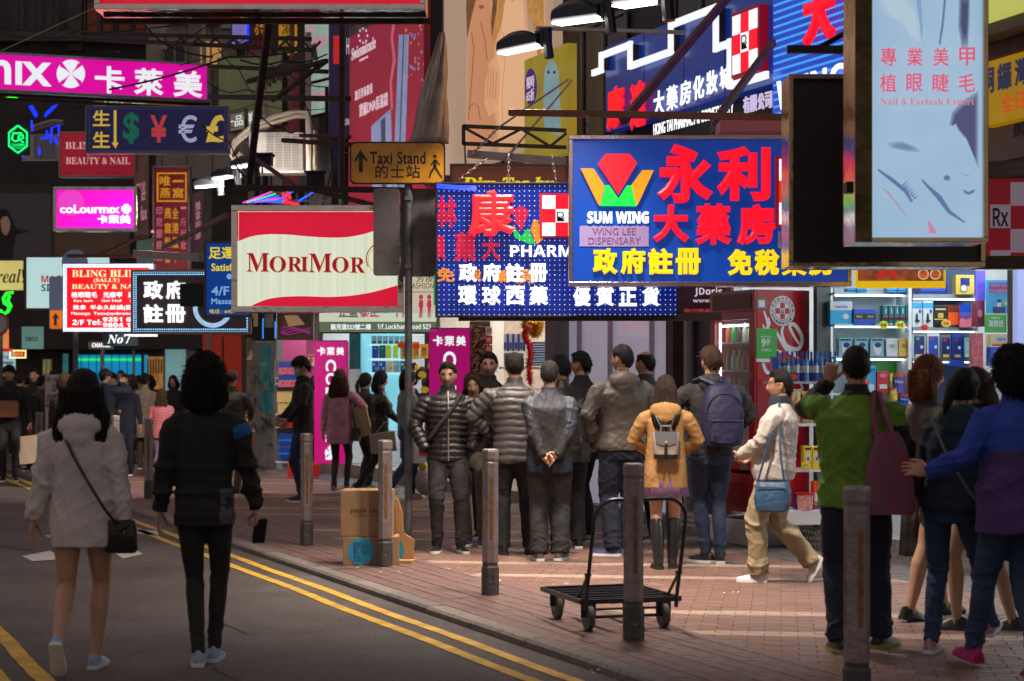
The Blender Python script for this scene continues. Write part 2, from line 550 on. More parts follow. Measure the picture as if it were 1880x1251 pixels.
def make_hair(root, M, style, m, length=0.30, seed=1, vol=1.0):
    d, pts, faces = HEAD
    x, y, z = d[:, 0], d[:, 1], d[:, 2]
    az = np.arctan2(x, y)                                  # 0 at the front
    aa = np.abs(az)
    hl = np.interp(aa, [0, 0.55, 0.85, 1.15, 1.45, 1.75, 2.1, 2.6, 3.15], [0.58, 0.55, 0.52, 0.12, 0.26, 0.22, -0.25, -0.52, -0.56])
    hl = hl + 0.05 * np.sin(az * 13 + seed) + 0.035 * np.sin(az * 29 + 2 * seed)
    if style in ('long', 'bob', 'curly', 'pony'):
        hl = np.interp(aa, [0, 0.45, 0.8, 1.1, 1.6, 2.2, 3.15], [0.62, 0.42, 0.05, -0.35, -0.6, -0.75, -0.8])
    if style == 'fringe':
        hl = np.interp(aa, [0, 0.7, 1.0, 1.3, 1.6, 2.0, 2.6, 3.15], [0.32, 0.26, 0.20, -0.05, 0.15, -0.30, -0.55, -0.58]) + 0.06 * np.sin(az * 11 + seed)
    if style == 'bald':
        hl = np.where(z > 0.75, 1.2, hl)
    cover = sstep(-0.03, 0.13, z - hl)
    if style == 'bald': cover = cover * sstep(0.86, 0.70, z)
    off = {'short': 0.013, 'buzz': 0.012, 'bald': 0.008, 'fringe': 0.021, 'long': 0.020, 'bob': 0.022, 'curly': 0.034, 'pony': 0.014}[style] * vol
    rs = np.random.RandomState(seed)
    st = (np.sin(az * 37 + 3 * np.sin(z * 4 + seed)) * 0.5 + np.sin(az * 71 + z * 5 + seed) * 0.35 + rs.uniform(-0.5, 0.5, len(az)) * 0.5)
    amp = {'curly': 0.011, 'long': 0.0035, 'bob': 0.0035, 'buzz': 0.001}.get(style, 0.003)
    if style == 'curly':
        st = np.sin(az * 9 + 6 * np.sin(z * 5)) * np.sin(z * 17 + 2 * np.sin(az * 5)) + st * 0.3
    top = 1 + 0.35 * sstep(0.2, 0.9, z)
    r = (off * top + amp * st) * cover - 0.006 * (1 - cover)
    q = pts + d * r[:, None]
    mb = MB()
    mb.add([M @ Vector(p) for p in q.tolist()], faces)
    rr = random.Random(seed)
    if style in ('short', 'fringe', 'buzz', 'curly', 'bob', 'long', 'pony'):
        nt_ = {'buzz': 110, 'curly': 1000, 'short': 260, 'fringe': 240}.get(style, 150)
        vis = np.where(cover > 0.6)[0]
        for _ in range(nt_):
            i = int(rr.choice(vis))
            p = Vector(q[i].tolist()); dd = Vector(d[i].tolist())
            tng = Vector((dd.y * rr.uniform(-.7, .7), -dd.x * rr.uniform(-.7, .7), -0.8)).normalized()
            if style in ('short', 'fringe') and dd.y > 0.3: tng = Vector((rr.uniform(-.8, .8), .55, -.35)).normalized()
            L = (0.036 if style != 'buzz' else 0.016) * rr.uniform(0.6, 1.3)
            lift = 0.25 if style != 'curly' else 0.9
            pp = [p - dd * 0.004, p + tng * L * 0.5 + dd * (0.006 * lift + 0.001), p + tng * L + dd * 0.010 * lift * rr.random()]
            if style == 'curly':
                pp = [p - dd * 0.004, p + dd * 0.014 + tng * 0.012, p + dd * (0.006 + 0.030 * rr.random()) + tng * 0.035]
            mb.tube([M @ v for v in pp], [0.004, 0.003, 0.0008] if style != 'curly' else [0.0035, 0.0022, 0.0006], 4)
    if style in ('long', 'bob', 'curly'):
        L = length
        nz, na = 12, 40
        rings = []
        for j in range(nz + 1):
            f = j / nz
            zz = 0.045 - f * (L + 0.045)
            w = 0.088 * vol + 0.012 * math.sin(min(f * 3, 3.14)) + (0.020 if f > 0.35 and style == 'long' else 0)
            if style in ('bob', 'curly'): w = (0.092 + 0.016 * math.sin(f * 3.0)) * vol
            if f > 0.8: w *= 1 - (f - 0.8) * (1.0 if style == 'long' else 1.6)
            dpt = 0.062 * (1 - 0.35 * f) * vol
            yo = -0.048 - 0.020 * sstep(0.2, 0.7, np.array(f)) if style == 'long' else -0.040
            if style in ('bob', 'curly'): dpt = 0.078 * vol
            rg = []
            for k in range(na):
                a = 2 * math.pi * k / na
                wob = 1 + 0.05 * math.sin(a * 11 + 3 * math.sin(f * 4 + seed)) + 0.03 * math.sin(a * 19 + f * 6 + seed * 2)
                if style == 'curly': wob += 0.08 * math.sin(a * 5 + f * 9) * math.sin(f * 14 + a * 3)
                end = 0.03 * math.sin(a * 7 + seed) + 0.012 * math.sin(a * 17) if j == nz else 0
                rg.append(M @ V(math.cos(a) * w * wob, yo + math.sin(a) * dpt * wob, zz + end))
            rings.append(rg)
        mb.loft(rings)
        for _ in range(170 if style == 'long' else 150):   # strands
            a = rr.uniform(math.pi * 0.95, math.pi * 2.05) if rr.random() < 0.85 else rr.choice([0.05, math.pi - 0.05]) + rr.uniform(-.15, .15)
            f0 = rr.uniform(0.0, 0.6); f1 = min(1.0, f0 + rr.uniform(0.3, 0.6)) + rr.uniform(0, 0.08)
            pp = []
            for q_ in range(5):
                f = f0 + (f1 - f0) * q_ / 4
                w = (0.092 + 0.012 * math.sin(min(f * 3, 3.14))) * vol + (0.022 if f > 0.35 and style == 'long' else 0)
                if style in ('bob', 'curly'): w = (0.096 + 0.016 * math.sin(f * 3.0)) * vol
                if f > 0.8: w *= 1 - (f - 0.8) * (0.9 if style == 'long' else 1.4)
                dp = (0.066 * (1 - 0.35 * f) if style == 'long' else 0.081) * vol
                yo = -0.048 - 0.020 * float(sstep(0.2, 0.7, np.array(f))) if style == 'long' else -0.040
                g = 1.0 + 0.03 * math.sin(f * 9 + _) + (0.10 * math.sin(f * 18 + _) if style == 'curly' else 0)
                pp.append(M @ V(math.cos(a) * w * g, yo + math.sin(a) * dp * g, 0.045 - f * (L + 0.045)))
            mb.tube(pp, [0.003, 0.005, 0.005, 0.004, 0.001], 4)
    if style == 'pony':
        mb.ball(M @ V(0, -0.115, -0.01), 0.035, 0.03, 0.04)
        mb.tube([M @ V(0, -0.11, 0.0), M @ V(0, -0.135, -0.06), M @ V(0, -0.125, -0.16), M @ V(0, -0.11, -0.22)], [0.03, 0.035, 0.028, 0.006], 10)
    return mb.build('hair', m, root, smooth=True, sharp=0)

def person(label, loc, rz=0, H=1.72, girth=1.0, female=False, skin=None, hair=('short', None, 0.3), top=None, bottom=None,
           shoes=None, armL=None, armR=None, feet=None, lean=(0, 0), head=(0, 0, 0), glasses=False, voxel=0.014, seed=1,
           mask=None, cap=None, vest=None, zipper=None, group=None, collar_mat=None, strands=1.0, sole=None, boots=False, twist=0.0, sleevemat=None):
    skin = skin or SKIN
    k = H / MODEL_H
    root = empty('person', label, 'person', loc, RAD(rz), group)
    swd = 0.168 if female else 0.192                      # half distance between shoulder joints
    lx, ly = lean
    def spine(z):
        t = min(max((z - 0.92) / 0.55, 0), 1.3)
        return lx * t, ly * t
    nx, ny = spine(1.47)
    cz = -0.5 * (lx * lx + ly * ly) / 0.55                # a leaning back is a little lower
    feet = feet or ((-0.09, 0.0, 0, 0, 8), (0.09, 0.0, 0, 0, -8))
    legs = []
    for i, sx in enumerate((-1, 1)):
        fx, fy, lift, pitch, yaw = feet[i]
        hip = V(sx * 0.088, 0, 0.93)
        ank = V(fx, fy, 0.085 + lift)
        knee, ank = ik(hip, ank, 0.445, 0.425, V(sx * 0.1, 1, 0))
        legs.append((hip, knee, ank, pitch, yaw))
    arms = []
    for i, sx in enumerate((-1, 1)):
        a = (armL, armR)[i] or {}
        tgt = a.get('to', (sx * 0.27, 0.02, 0.84))
        hint = a.get('hint', (sx * 0.5, -1, 0))
        sh = V(nx + sx * swd * math.cos(twist), ny - 0.005 - sx * swd * math.sin(twist), 1.425 + cz)
        elb, wr = ik(sh, V(*tgt), 0.285, 0.255, hint)
        arms.append((sh, elb, wr, a))
    hyaw, hpitch, hroll = head
    neck0 = V(nx, ny, 1.44 + cz)
    hc = V(nx * 1.08, ny * 1.10 + 0.012, 1.632 + cz)
    HM = Matrix.Translation(hc) @ Matrix.Rotation(RAD(hyaw), 4, 'Z') @ Matrix.Rotation(RAD(hpitch), 4, 'X') @ Matrix.Rotation(RAD(hroll), 4, 'Y')
    KM = Matrix.Diagonal((k, k, k, 1))
    bottom = bottom or {}
    bk = bottom.get('kind', 'trousers')
    mb = MB()
    mb.tube([neck0 - V(0, 0, 0.06), neck0 + V(0, 0.005, 0.02), hc + V(0, -0.018, -0.055)], [(0.062, 0.06), (0.055, 0.056), (0.053, 0.055)], 14)
    if not female: pass
    mb.loft([ring((spine(z)[0], spine(z)[1], z + (cz if z > 1.3 else 0)), w, dd, 16) for z, w, dd in ((0.84, 0.11, 0.07), (0.93, 0.125, 0.08), (1.08, 0.11, 0.07), (1.3, 0.13, 0.08), (1.44, 0.10, 0.06), (1.47, 0.05, 0.045))])
    for (sh, elb, wr, a) in arms:
        mb.tube([sh + V(-math.copysign(0.03, sh.x - nx), 0, -0.035), sh.lerp(elb, 0.3), elb, wr], [0.03, 0.036, 0.034, 0.026], 10)
    lr = bottom.get('legr', 1.0)
    for (hip, knee, ank, pt, yw) in legs:
        if bk in ('bare', 'skirt'):
            mid = hip.lerp(knee, 0.45); c1 = knee.lerp(ank, 0.3); c2 = knee.lerp(ank, 0.75)
            bkv = V(0, -0.012, 0)
            mb.tube([hip, mid, knee.lerp(hip, 0.12), knee, c1 + bkv, c2, ank, ank - V(0, 0, 0.05)],
                    [0.088 * lr, 0.080 * lr, 0.058 * lr, 0.055 * lr, 0.057 * lr, 0.042 * lr, 0.034, 0.034], 14)
        else:
            mb.tube([hip, knee, ank, ank - V(0, 0, 0.04)], [0.05, 0.042, 0.033, 0.03], 10)
    bm = remesh(mb, 0.012, 3)
    vs, fs = arrays(bm)
    bpy.data.meshes.remove(bm)
    full = MB()
    full.add(vs, fs, 0)
    head_mb(full, HM, female=female)
    for i, (sh, elb, wr, a) in enumerate(arms):
        kind = a.get('hand', 'relaxed')
        if kind:
            fd = (wr - elb).normalized()
            dr = Vector(a['dir']) if 'dir' in a else fd
            th = Vector(a.get('thumb', (0, 1, 0.2)))
            put_hand(full, wr, dr, th, 1 if i == 1 else -1, kind)
    me = full.mesh('body', True, 0)
    me.transform(KM)
    link_mesh('body', me, [skin, LIPS_R if female else LIPS, EYEW, EYED], root)
    g = girth
    if bk in ('trousers',):
        fit = bottom.get('fit', 1.0)
        mb = MB()
        mb.loft([ring((0, 0, z), w * g, dd * g, 20) for z, w, dd in ((0.80, 0.145, 0.10), (0.86, 0.165, 0.115), (0.93, 0.168, 0.118), (1.0, 0.155, 0.108), (1.05, 0.145, 0.10))])
        for (hip, knee, ank, pt, yw) in legs:
            h2 = hip + V(0, 0, -0.02)
            mid = hip.lerp(knee, 0.5)
            tl = [h2, mid, knee + V(0, 0.006, 0), knee.lerp(ank, 0.4) - V(0, 0.008, 0), knee.lerp(ank, 0.8), ank + V(0, -0.004, -0.02)]
            base = [0.094, 0.084, 0.064, 0.060, 0.050, 0.046]
            wide = bottom.get('wide', 0.0)
            rr_ = [b * (1 + (fit - 1) * 1.0) * (g if j < 3 else (1 + (g - 1) * .5)) + wide * j / 5 * 0.022 for j, b in enumerate(base)]
            mb.tube(tl, rr_, 16)
        me = remesh(mb, voxel, 2)
        co, no = get_co(me), get_no(me)
        amp = bottom.get('folds', 0.006)
        dz_ = co[:, 2]
        wgt = 0.35 + 0.9 * np.exp(-((dz_ - 0.50) / 0.09) ** 2) + 1.1 * np.exp(-((dz_ - 0.14) / 0.08) ** 2) + 0.5 * np.exp(-((dz_ - 0.83) / 0.08) ** 2)
        hor = np.abs(np.sin(dz_ * 70 + 3 * np.sin(co[:, 0] * 20) + seed)) * np.exp(-((dz_ - 0.14) / 0.09) ** 2) * 0.5
        co = co + no * (amp * wgt * (fold_noise(co, seed + 5) + hor))[:, None]
        set_co(me, co); set_smooth(me); me.transform(KM)
        link_mesh('trousers', me, bottom['mat'], root)
    elif bk == 'skirt':
        mb = MB()
        hz = bottom.get('hem', 0.70)
        rings = []
        for z, w in ((1.02, 0.14), (0.93, 0.172), (0.82, 0.19), (hz, 0.205)):
            rg = []
            for q in range(48):
                a = 2 * math.pi * q / 48
                pl = 1 + 0.045 * math.cos(a * 14) * (1.02 - z) / 0.3
                rg.append(V(math.cos(a) * w * pl * g, math.sin(a) * w * 0.72 * pl * g, z))
            rings.append(rg)
        mb.loft(rings)
        o = mb.build('skirt', bottom['mat'], root, smooth=True, sharp=0); o.data.transform(KM)
    if bottom.get('short'):
        mb = MB()
        for (hip, knee, ank, pt, yw) in legs:
            mb.tube([hip, hip.lerp(knee, 0.45)], [0.098, 0.09], 16)
        mb.loft([ring((0, 0, z), w, dd, 20) for z, w, dd in ((0.84, 0.16, 0.11), (0.95, 0.165, 0.115))])
        me = remesh(mb, voxel, 2); set_smooth(me); me.transform(KM); link_mesh('shorts', me, bottom['short'], root)
    top = top or {}
    style = top.get('style', 'jacket')
    hem = top.get('hem', 0.86)
    loose = top.get('loose', 1.0)
    mb = MB()
    prof = [(hem, 0.168, 0.122), (0.5 * (hem + 1.02), 0.172, 0.125), (1.04, 0.160, 0.118), (1.16, 0.168, 0.122), (1.28, 0.183, 0.128), (1.35, 0.186, 0.122), (1.40, 0.170, 0.104), (1.44, 0.128, 0.088), (1.468, 0.092, 0.076), (1.495, 0.070, 0.068)]
    if female: prof = [(z, w * (0.90 if z > 1.1 else 0.97), dd * (0.93 if z < 1.1 else 0.96)) for z, w, dd in prof]
    fl = top.get('flare', 0.0)
    rings = []
    for i, (z, w, dd) in enumerate(prof):
        sx_, sy_ = spine(z)
        lo = (1.45 - z) * fl if z < 1.2 else 0
        c_ = (cz if z > 1.3 else 0)
        wav = 1 if z > 1.35 else loose
        belly = top.get('belly', 0.0) * math.exp(-((z - 1.02) / 0.15) ** 2)
        rings.append(ring((sx_, sy_ + 0.0 + belly * 0.5, z + c_), w * g * wav + lo, dd * g * wav + lo * 0.7 + belly, 24))
    mb.loft(rings)
    sr = top.get('sleeve', 1.0)
    if style != 'vest':
        for (sh, elb, wr, a) in arms:
            sg = math.copysign(1, sh.x - nx)
            inn = sh + V(-sg * 0.075, 0, -0.028)
            s1 = sh + V(-sg * 0.028, 0, -0.028)
            end = wr + (wr - elb).normalized() * 0.01
            mb.tube([inn, s1, sh.lerp(elb, 0.16) - V(0, 0, 0.012), sh.lerp(elb, 0.5), elb, elb.lerp(end, 0.5), end],
                    [0.050 * sr, 0.058 * sr, 0.066 * sr, 0.063 * sr, 0.056 * sr, 0.051 * sr, 0.041 * sr * top.get('cuff', 1.0)], 16)
            if top.get('cuffs'):
                mb.tube([end - (end - elb).normalized() * 0.03, end + (end - elb).normalized() * 0.008], [0.046 * sr, 0.044 * sr], 16)
    if top.get('collar', True):
        ch = top.get('collarh', 0.035)
        mb.loft([ring((nx, ny + 0.004, z + cz), w, dd, 20, 2.0) for z, w, dd in ((1.46, 0.085, 0.08), (1.50, 0.074, 0.072), (1.50 + ch, 0.069, 0.07))])
    if top.get('hood'):
        hs = top.get('hood')
        mb.ball(V(nx, ny - 0.085, 1.452 + cz), 0.118 * hs, 0.062 * hs, 0.078 * hs, 18, 12, 0, Matrix.Rotation(-0.35, 4, 'X'))
        mb.ball(V(nx, ny - 0.118, 1.395 + cz), 0.085 * hs, 0.035 * hs, 0.062 * hs, 16, 10)
        for s_ in (-1, 1):
            mb.tube([V(nx + s_ * 0.085, ny - 0.06, 1.475 + cz), V(nx + s_ * 0.09, ny + 0.02, 1.475 + cz), V(nx + s_ * 0.05, ny + 0.09, 1.43 + cz)], [0.04, 0.032, 0.02], 10)
    me = remesh(mb, voxel, 2)
    co, no = get_co(me), get_no(me)
    amp = top.get('folds', 0.006)
    wa = np.zeros(len(co)); sarm = np.zeros(len(co))
    for (sh, elb, wr, a) in arms:
        t1, d1 = seg_param(co, sh, elb)
        t2, d2 = seg_param(co, elb, wr)
        dm = np.minimum(d1, d2)
        isarm = (dm < 0.085 * sr) & (np.abs(co[:, 0] - nx) > swd - 0.035) & (d1 + d2 < 9)
        s_ = np.where(d1 < d2, t1 * 0.285, 0.285 + t2 * 0.255)
        sarm = np.where(isarm, s_, sarm)
        wa = np.where(isarm, 1.0, wa)
        elw = np.exp(-((sarm - 0.285) / 0.07) ** 2) * isarm
        co_f = fold_noise(co * np.array([1, 1, 1.5]), seed + 9)
        co = co + no * (amp * 0.8 * elw * co_f)[:, None]
    if style == 'puffer':
        per = top.get('baffle', 0.056)
        u = np.where(wa > 0.5, sarm, co[:, 2] + 0.004 * np.sin(co[:, 0] * 30))
        q = np.abs(np.sin(u / per * math.pi)) ** 0.55
        keep = (co[:, 2] < 1.45 + cz) | (wa > 0.5)
        co = co + no * (np.where(keep, 0.015 * q - 0.004, 0) + 0.0025 * fold_noise(co, seed, 2.0))[:, None]
    else:
        zz = co[:, 2]
        wgt = 0.55 + 0.5 * np.exp(-((zz - 1.0) / 0.12) ** 2) + 0.6 * wa
        vert = np.sin(co[:, 0] * 42 + 2 * np.sin(zz * 6) + seed) * 0.4 * sstep(1.35, hem, zz) * (wa < 0.5)
        co = co + no * (amp * wgt * (fold_noise(co, seed, 0.8) + vert))[:, None]
    set_co(me, co); set_smooth(me)
    zone = top.get('zone')
    me.materials.clear()
    mats = top['mat'] if isinstance(top['mat'], (list, tuple)) else [top['mat']]
    if zone:
        for m_ in mats: me.materials.append(m_)
        idx = []
        for p in me.polygons:
            c = p.center
            i0 = p.vertices[0]
            idx.append(zone(c.x, c.y, c.z, wa[i0] > 0.5, sarm[i0]))
        me.polygons.foreach_set('material_index', idx)
    me.transform(KM)
    nm = {'coat': 'coat', 'puffer': 'puffer_jacket', 'hoodie': 'hoodie'}.get(style, 'jacket')
    link_mesh(nm, me, mats, root)
    if zipper:
        yf = 0.130 * g * loose
        mb = MB()
        mb.tube([V(spine(z)[0], spine(z)[1] + yy, z) for z, yy in ((hem + 0.01, yf + .006), (1.04, yf + .002), (1.2, yf + 0.006), (1.33, yf + .004), (1.42, 0.11 * g), (1.49, 0.075))], 0.0065, 6)
        o = mb.build('zipper', zipper, root, smooth=True); o.data.transform(KM)
    if vest:                                             # e.g. scarf / shirt collar showing
        mb = MB()
        mb.loft([ring((nx, ny + 0.006, z + cz), w, dd, 24, 2.0) for z, w, dd in ((1.45, 0.10, 0.098), (1.49, 0.094, 0.092), (1.535, 0.082, 0.084), (1.55, 0.070, 0.070))])
        o = mb.build('collar', vest, root, smooth=True); o.data.transform(KM)
    for i, (hip, knee, ank, pitch, yaw) in enumerate(legs):
        mb = MB()
        MM = Matrix.Translation(ank) @ Matrix.Rotation(RAD(yaw), 4, 'Z') @ Matrix.Rotation(RAD(pitch), 4, 'X')
        sec = [(-0.070, 0.022, 0.040), (-0.062, 0.034, 0.062), (-0.02, 0.037, 0.072), (0.03, 0.038, 0.062), (0.08, 0.044, 0.038), (0.13, 0.045, 0.025), (0.165, 0.036, 0.018), (0.182, 0.018, 0.010)]
        up, so = [], []
        for yy, w, h in sec:
            up.append([MM @ V(math.cos(a) * w * (1 if math.sin(a) < 0.3 else 0.8), yy, -0.062 + (h * 1.0 * max(math.sin(a), 0) + 0.006 * math.sin(a))) for a in np.linspace(0, 2 * math.pi, 14, endpoint=False)])
            so.append([MM @ V(math.cos(a) * (w + 0.003), yy * 1.02, -0.073 + (0.013 if math.sin(a) > 0 else -0.011)) for a in np.linspace(0.2, 2 * math.pi + 0.2, 10, endpoint=False)])
        mb.loft(up, 0)
        mb.loft(so, 1)
        if boots:
            mb.tube([ank + V(0, 0, -0.04), knee.lerp(ank, 0.6), knee.lerp(ank, 0.35) - V(0, .012, 0), knee.lerp(ank, 0.14)], [0.046, 0.058, 0.066, 0.066], 16, 0)
        else:
            mb.tube([MM @ V(0, -0.018, -0.045), MM @ V(0, -0.02, -0.008)], [0.040, 0.037], 14, 0)
        if not boots:
            for q in range(4):
                yy = 0.02 + q * 0.018; hh = -0.005 - q * 0.0075
                mb.tube([MM @ V(-0.022, yy, hh - 0.012), MM @ V(0, yy, hh), MM @ V(0.022, yy, hh - 0.012)], 0.0025, 4, 1)
        o = mb.build('boot' if boots else 'shoe', [shoes or EYED, sole or SOLE_W], root, smooth=True, sharp=50); o.data.transform(KM)
    hstyle, hm, hl = (list(hair) + [0.3])[:3]
    if hstyle:
        o = make_hair(root, HM, hstyle, hm or HAIR_K, hl, seed, strands)
        o.data.transform(KM)
    if cap:
        d, pts, faces = HEAD
        cv = sstep(0.05, 0.16, d[:, 2])
        q = pts + d * (0.030 * cv - 0.01 * (1 - cv))[:, None]
        mb = MB(); mb.add([HM @ Vector(p) for p in q.tolist()], faces)
        mb.loft([[HM @ V(x, 0.08 + 0.085 * f * math.cos(x * 16), 0.035 - 0.02 * f + t) for x, t in
                  [(-0.06 * (1 - .3 * f), 0), (-0.03, 0.008), (0.0, 0.01), (0.03, 0.008), (0.06 * (1 - .3 * f), 0), (0.03, 0.003), (0, 0.005), (-0.03, 0.003)]] for f in (0, 0.5, 1)])
        o = mb.build('cap', cap, root, smooth=True); o.data.transform(KM)
    if glasses:
        mb = MB()
        for sx in (-1, 1):
            mb.tube([HM @ V(sx * 0.031 + 0.021 * math.cos(a), 0.098, 0.008 + 0.016 * math.sin(a)) for a in np.linspace(0, 2 * math.pi, 13)], 0.0022, 5)
            mb.tube([HM @ V(sx * 0.052, 0.097, 0.012), HM @ V(sx * 0.078, 0.06, 0.012), HM @ V(sx * 0.08, -0.01, 0.008)], 0.002, 5)
        mb.tube([HM @ V(-0.011, 0.098, 0.012), HM @ V(0, 0.101, 0.014), HM @ V(0.011, 0.098, 0.012)], 0.002, 5)
        o = mb.build('glasses', mat('glasses_rim', (0.05, 0.04, 0.04), 0.3, 0.6), root, smooth=True); o.data.transform(KM)
    if mask:
        mb = MB()
        rings = []
        for z in (0.0, -0.015, -0.03, -0.05, -0.07, -0.09, -0.104):
            s0 = 1 - 0.35 * max(0, (-z - 0.05) / 0.06)
            bul = 0.112 - 0.004 * abs(z + 0.045) / 0.045 - (0.02 * max(0, (-z - 0.08) / 0.02))
            rings.append([HM @ V(x * s0, (bul - x * x * 7.5), z) for x in (-0.064, -0.045, -0.025, -0.01, 0, 0.01, 0.025, 0.045, 0.064)] +
                         [HM @ V(x * s0, (bul - 0.02 - x * x * 7.5), z) for x in (0.064, 0.03, 0, -0.03, -0.064)])
        mb.loft(rings)
        for sx in (-1, 1):
            mb.tube([HM @ V(sx * 0.062, 0.085, -0.01), HM @ V(sx * 0.076, 0.0, 0.01)], 0.0015, 4)
        o = mb.build('face_mask', mask, root, smooth=True, sharp=50); o.data.transform(KM)
    root['k'] = k
    J = dict(root=root, k=k, legs=legs, arms=arms, head=hc, neck=neck0, loc=Vector(loc), rz=rz, spine=spine, H=H)
    return J
def worn(name, mb, mats, J, label, cat, smooth=True, sharp=35, group=None, bevel=0):
    """a bag or other thing held or worn: its own top-level object, built in the wearer's frame"""
    o = mb.build(name, mats, None, smooth, bevel, sharp)
    o.data.transform(Matrix.Diagonal((J['k'],) * 3 + (1,)))
    o.location = J['loc']; o.rotation_euler = (0, 0, RAD(J['rz']))
    return props(o, label, cat, group)


# ================================================================== the ground
ROADZ = -0.05
asph = mat('asphalt', (0.098, 0.085, 0.080), 0.62, noise=0.35, scale=2.2, bump=0.5, bscale=160, rnoise=0.12)
nt = asph.node_tree                                      # fine aggregate speckle and worn patches
b_ = nt.nodes['Principled BSDF']; rp_ = [n for n in nt.nodes if n.type == 'VALTORGB'][0]
tc_ = nt.nodes.new('ShaderNodeTexCoord'); sp_ = nt.nodes.new('ShaderNodeTexVoronoi'); sp_.inputs['Scale'].default_value = 60
nt.links.new(tc_.outputs['Object'], sp_.inputs['Vector'])
pn = nt.nodes.new('ShaderNodeTexNoise'); pn.inputs['Scale'].default_value = 0.45; pn.inputs['Detail'].default_value = 8; pn.inputs['Roughness'].default_value = 0.7
nt.links.new(tc_.outputs['Object'], pn.inputs['Vector'])
pr = nt.nodes.new('ShaderNodeMapRange'); pr.inputs['From Min'].default_value = 0.35; pr.inputs['From Max'].default_value = 0.65; pr.inputs['To Min'].default_value = 0.62; pr.inputs['To Max'].default_value = 1.3
nt.links.new(pn.outputs[0], pr.inputs[0])
r2 = nt.nodes.new('ShaderNodeMapRange'); r2.inputs['From Max'].default_value = 0.6; r2.inputs['To Min'].default_value = 1.9; r2.inputs['To Max'].default_value = 0.75
nt.links.new(sp_.outputs['Distance'], r2.inputs[0])
mx = nt.nodes.new('ShaderNodeVectorMath'); mx.operation = 'SCALE'
mm = nt.nodes.new('ShaderNodeMath'); mm.operation = 'MULTIPLY'
nt.links.new(r2.outputs[0], mm.inputs[0]); nt.links.new(pr.outputs[0], mm.inputs[1])
nt.links.new(rp_.outputs[0], mx.inputs[0]); nt.links.new(mm.outputs[0], mx.inputs['Scale'])
nt.links.new(mx.outputs[0], b_.inputs['Base Color'])

def sheet(name, pts, z, m, **k):
    mb = MB(); mb.add([V(p[0], p[1], z) for p in pts], [tuple(range(len(pts)))])
    return props(mb.build(name, m), **k)
sheet('ground', [(-150, -60), (150, -60), (150, 200), (-150, 200)], -0.30, mat('far_ground', (0.05, 0.05, 0.05), 0.8), kind='structure')
sheet('road', [S(-26, 0.0), S(120, 0.0), S(120, -14), S(-26, -14)][::-1], ROADZ, asph, kind='structure')
sheet('cross_street', [S(30.5, 12), S(60, 12), S(60, 0.02), S(30.5, 0.02)][::-1], -0.012, asph, kind='structure')

yel = mat('yellow_paint', (0.74, 0.45, 0.05), 0.55, noise=0.40, scale=5, bump=0.3, bscale=60)
whp = mat('white_road_paint', (0.55, 0.53, 0.52), 0.6, noise=0.3, scale=9)
def road_line(name, t, s0, s1, w, m, amp=0.004, curve=None, z=ROADZ + 0.004):
    mb = MB(); n = int((s1 - s0) / 0.12); rr = random.Random(int(abs(t) * 100))
    L, R = [], []
    for i in range(n + 1):
        s_ = s0 + (s1 - s0) * i / n
        tt = t + (curve(s_) if curve else 0) + 0.008 * math.sin(s_ * 2.1 + t) + 0.006 * math.sin(s_ * 0.7)
        L.append(S(s_, tt - w / 2 + rr.uniform(-amp, amp), z)); R.append(S(s_, tt + w / 2 + rr.uniform(-amp, amp), z))
    vs = L + R; k = len(L)
    mb.add(vs, [(i, i + 1, k + i + 1, k + i)[::-1] for i in range(k - 1)])
    return props(mb.build(name, m), kind='structure')
road_line('yellow_line', -0.235, -9, 28, 0.085, yel)
road_line('yellow_line', -0.445, -9, 28, 0.085, yel)
cv = lambda s_: 0.010 * max(0, s_ + 4.5) ** 2 - 0.02
road_line('yellow_line', -2.86, -12, 3, 0.10, yel, curve=lambda s_: -0.012 * max(0, s_ + 1.5) ** 2)
road_line('yellow_line', -3.08, -12, 3, 0.10, yel, curve=lambda s_: -0.012 * max(0, s_ + 1.5) ** 2)
for pts in ([(40, 1022), (92, 1012), (118, 1028), (60, 1031)], [(80, 984), (118, 982), (135, 992), (108, 994)], [(232, 972), (300, 976), (288, 984), (236, 980)], [(200, 1010), (240, 1005), (262, 1018), (226, 1026)]):
    q = [G(a, b, ROADZ) for a, b in pts]
    sheet('road_marking', [(p.x, p.y) for p in q][::-1], ROADZ + 0.004, whp, kind='structure')
tar = mat('tar_joint', (0.012, 0.011, 0.012), 0.5)
rr = random.Random(3)
def crack(pts, w=0.012, z=ROADZ + 0.003):
    q = [G(a, b, ROADZ) for a, b in pts]
    out = []
    for i in range(len(q) - 1):
        for j in range(8):
            p = q[i].lerp(q[i + 1], j / 8); out.append(V(p.x + rr.uniform(-.015, .015), p.y + rr.uniform(-.03, .03), z))
    mb = MB(); k = len(out)
    d = (q[-1] - q[0]).normalized(); nrm = V(-d.y, d.x, 0) * w / 2
    mb.add([p - nrm * rr.uniform(.4, 1.3) for p in out] + [p + nrm * rr.uniform(.4, 1.3) for p in out], [(i, i + 1, k + i + 1, k + i) for i in range(k - 1)])
    props(mb.build('crack', tar), kind='structure')
crack([(405, 1142), (440, 1160), (470, 1171)]); crack([(385, 1225), (440, 1251), (470, 1268)], 0.02)
crack([(0, 1001), (30, 1008), (70, 1012)], 0.03); crack([(240, 1170), (700, 1172), (1000, 1206)], 0.006)
crack([(0, 1085), (330, 1080), (620, 1085)], 0.006)

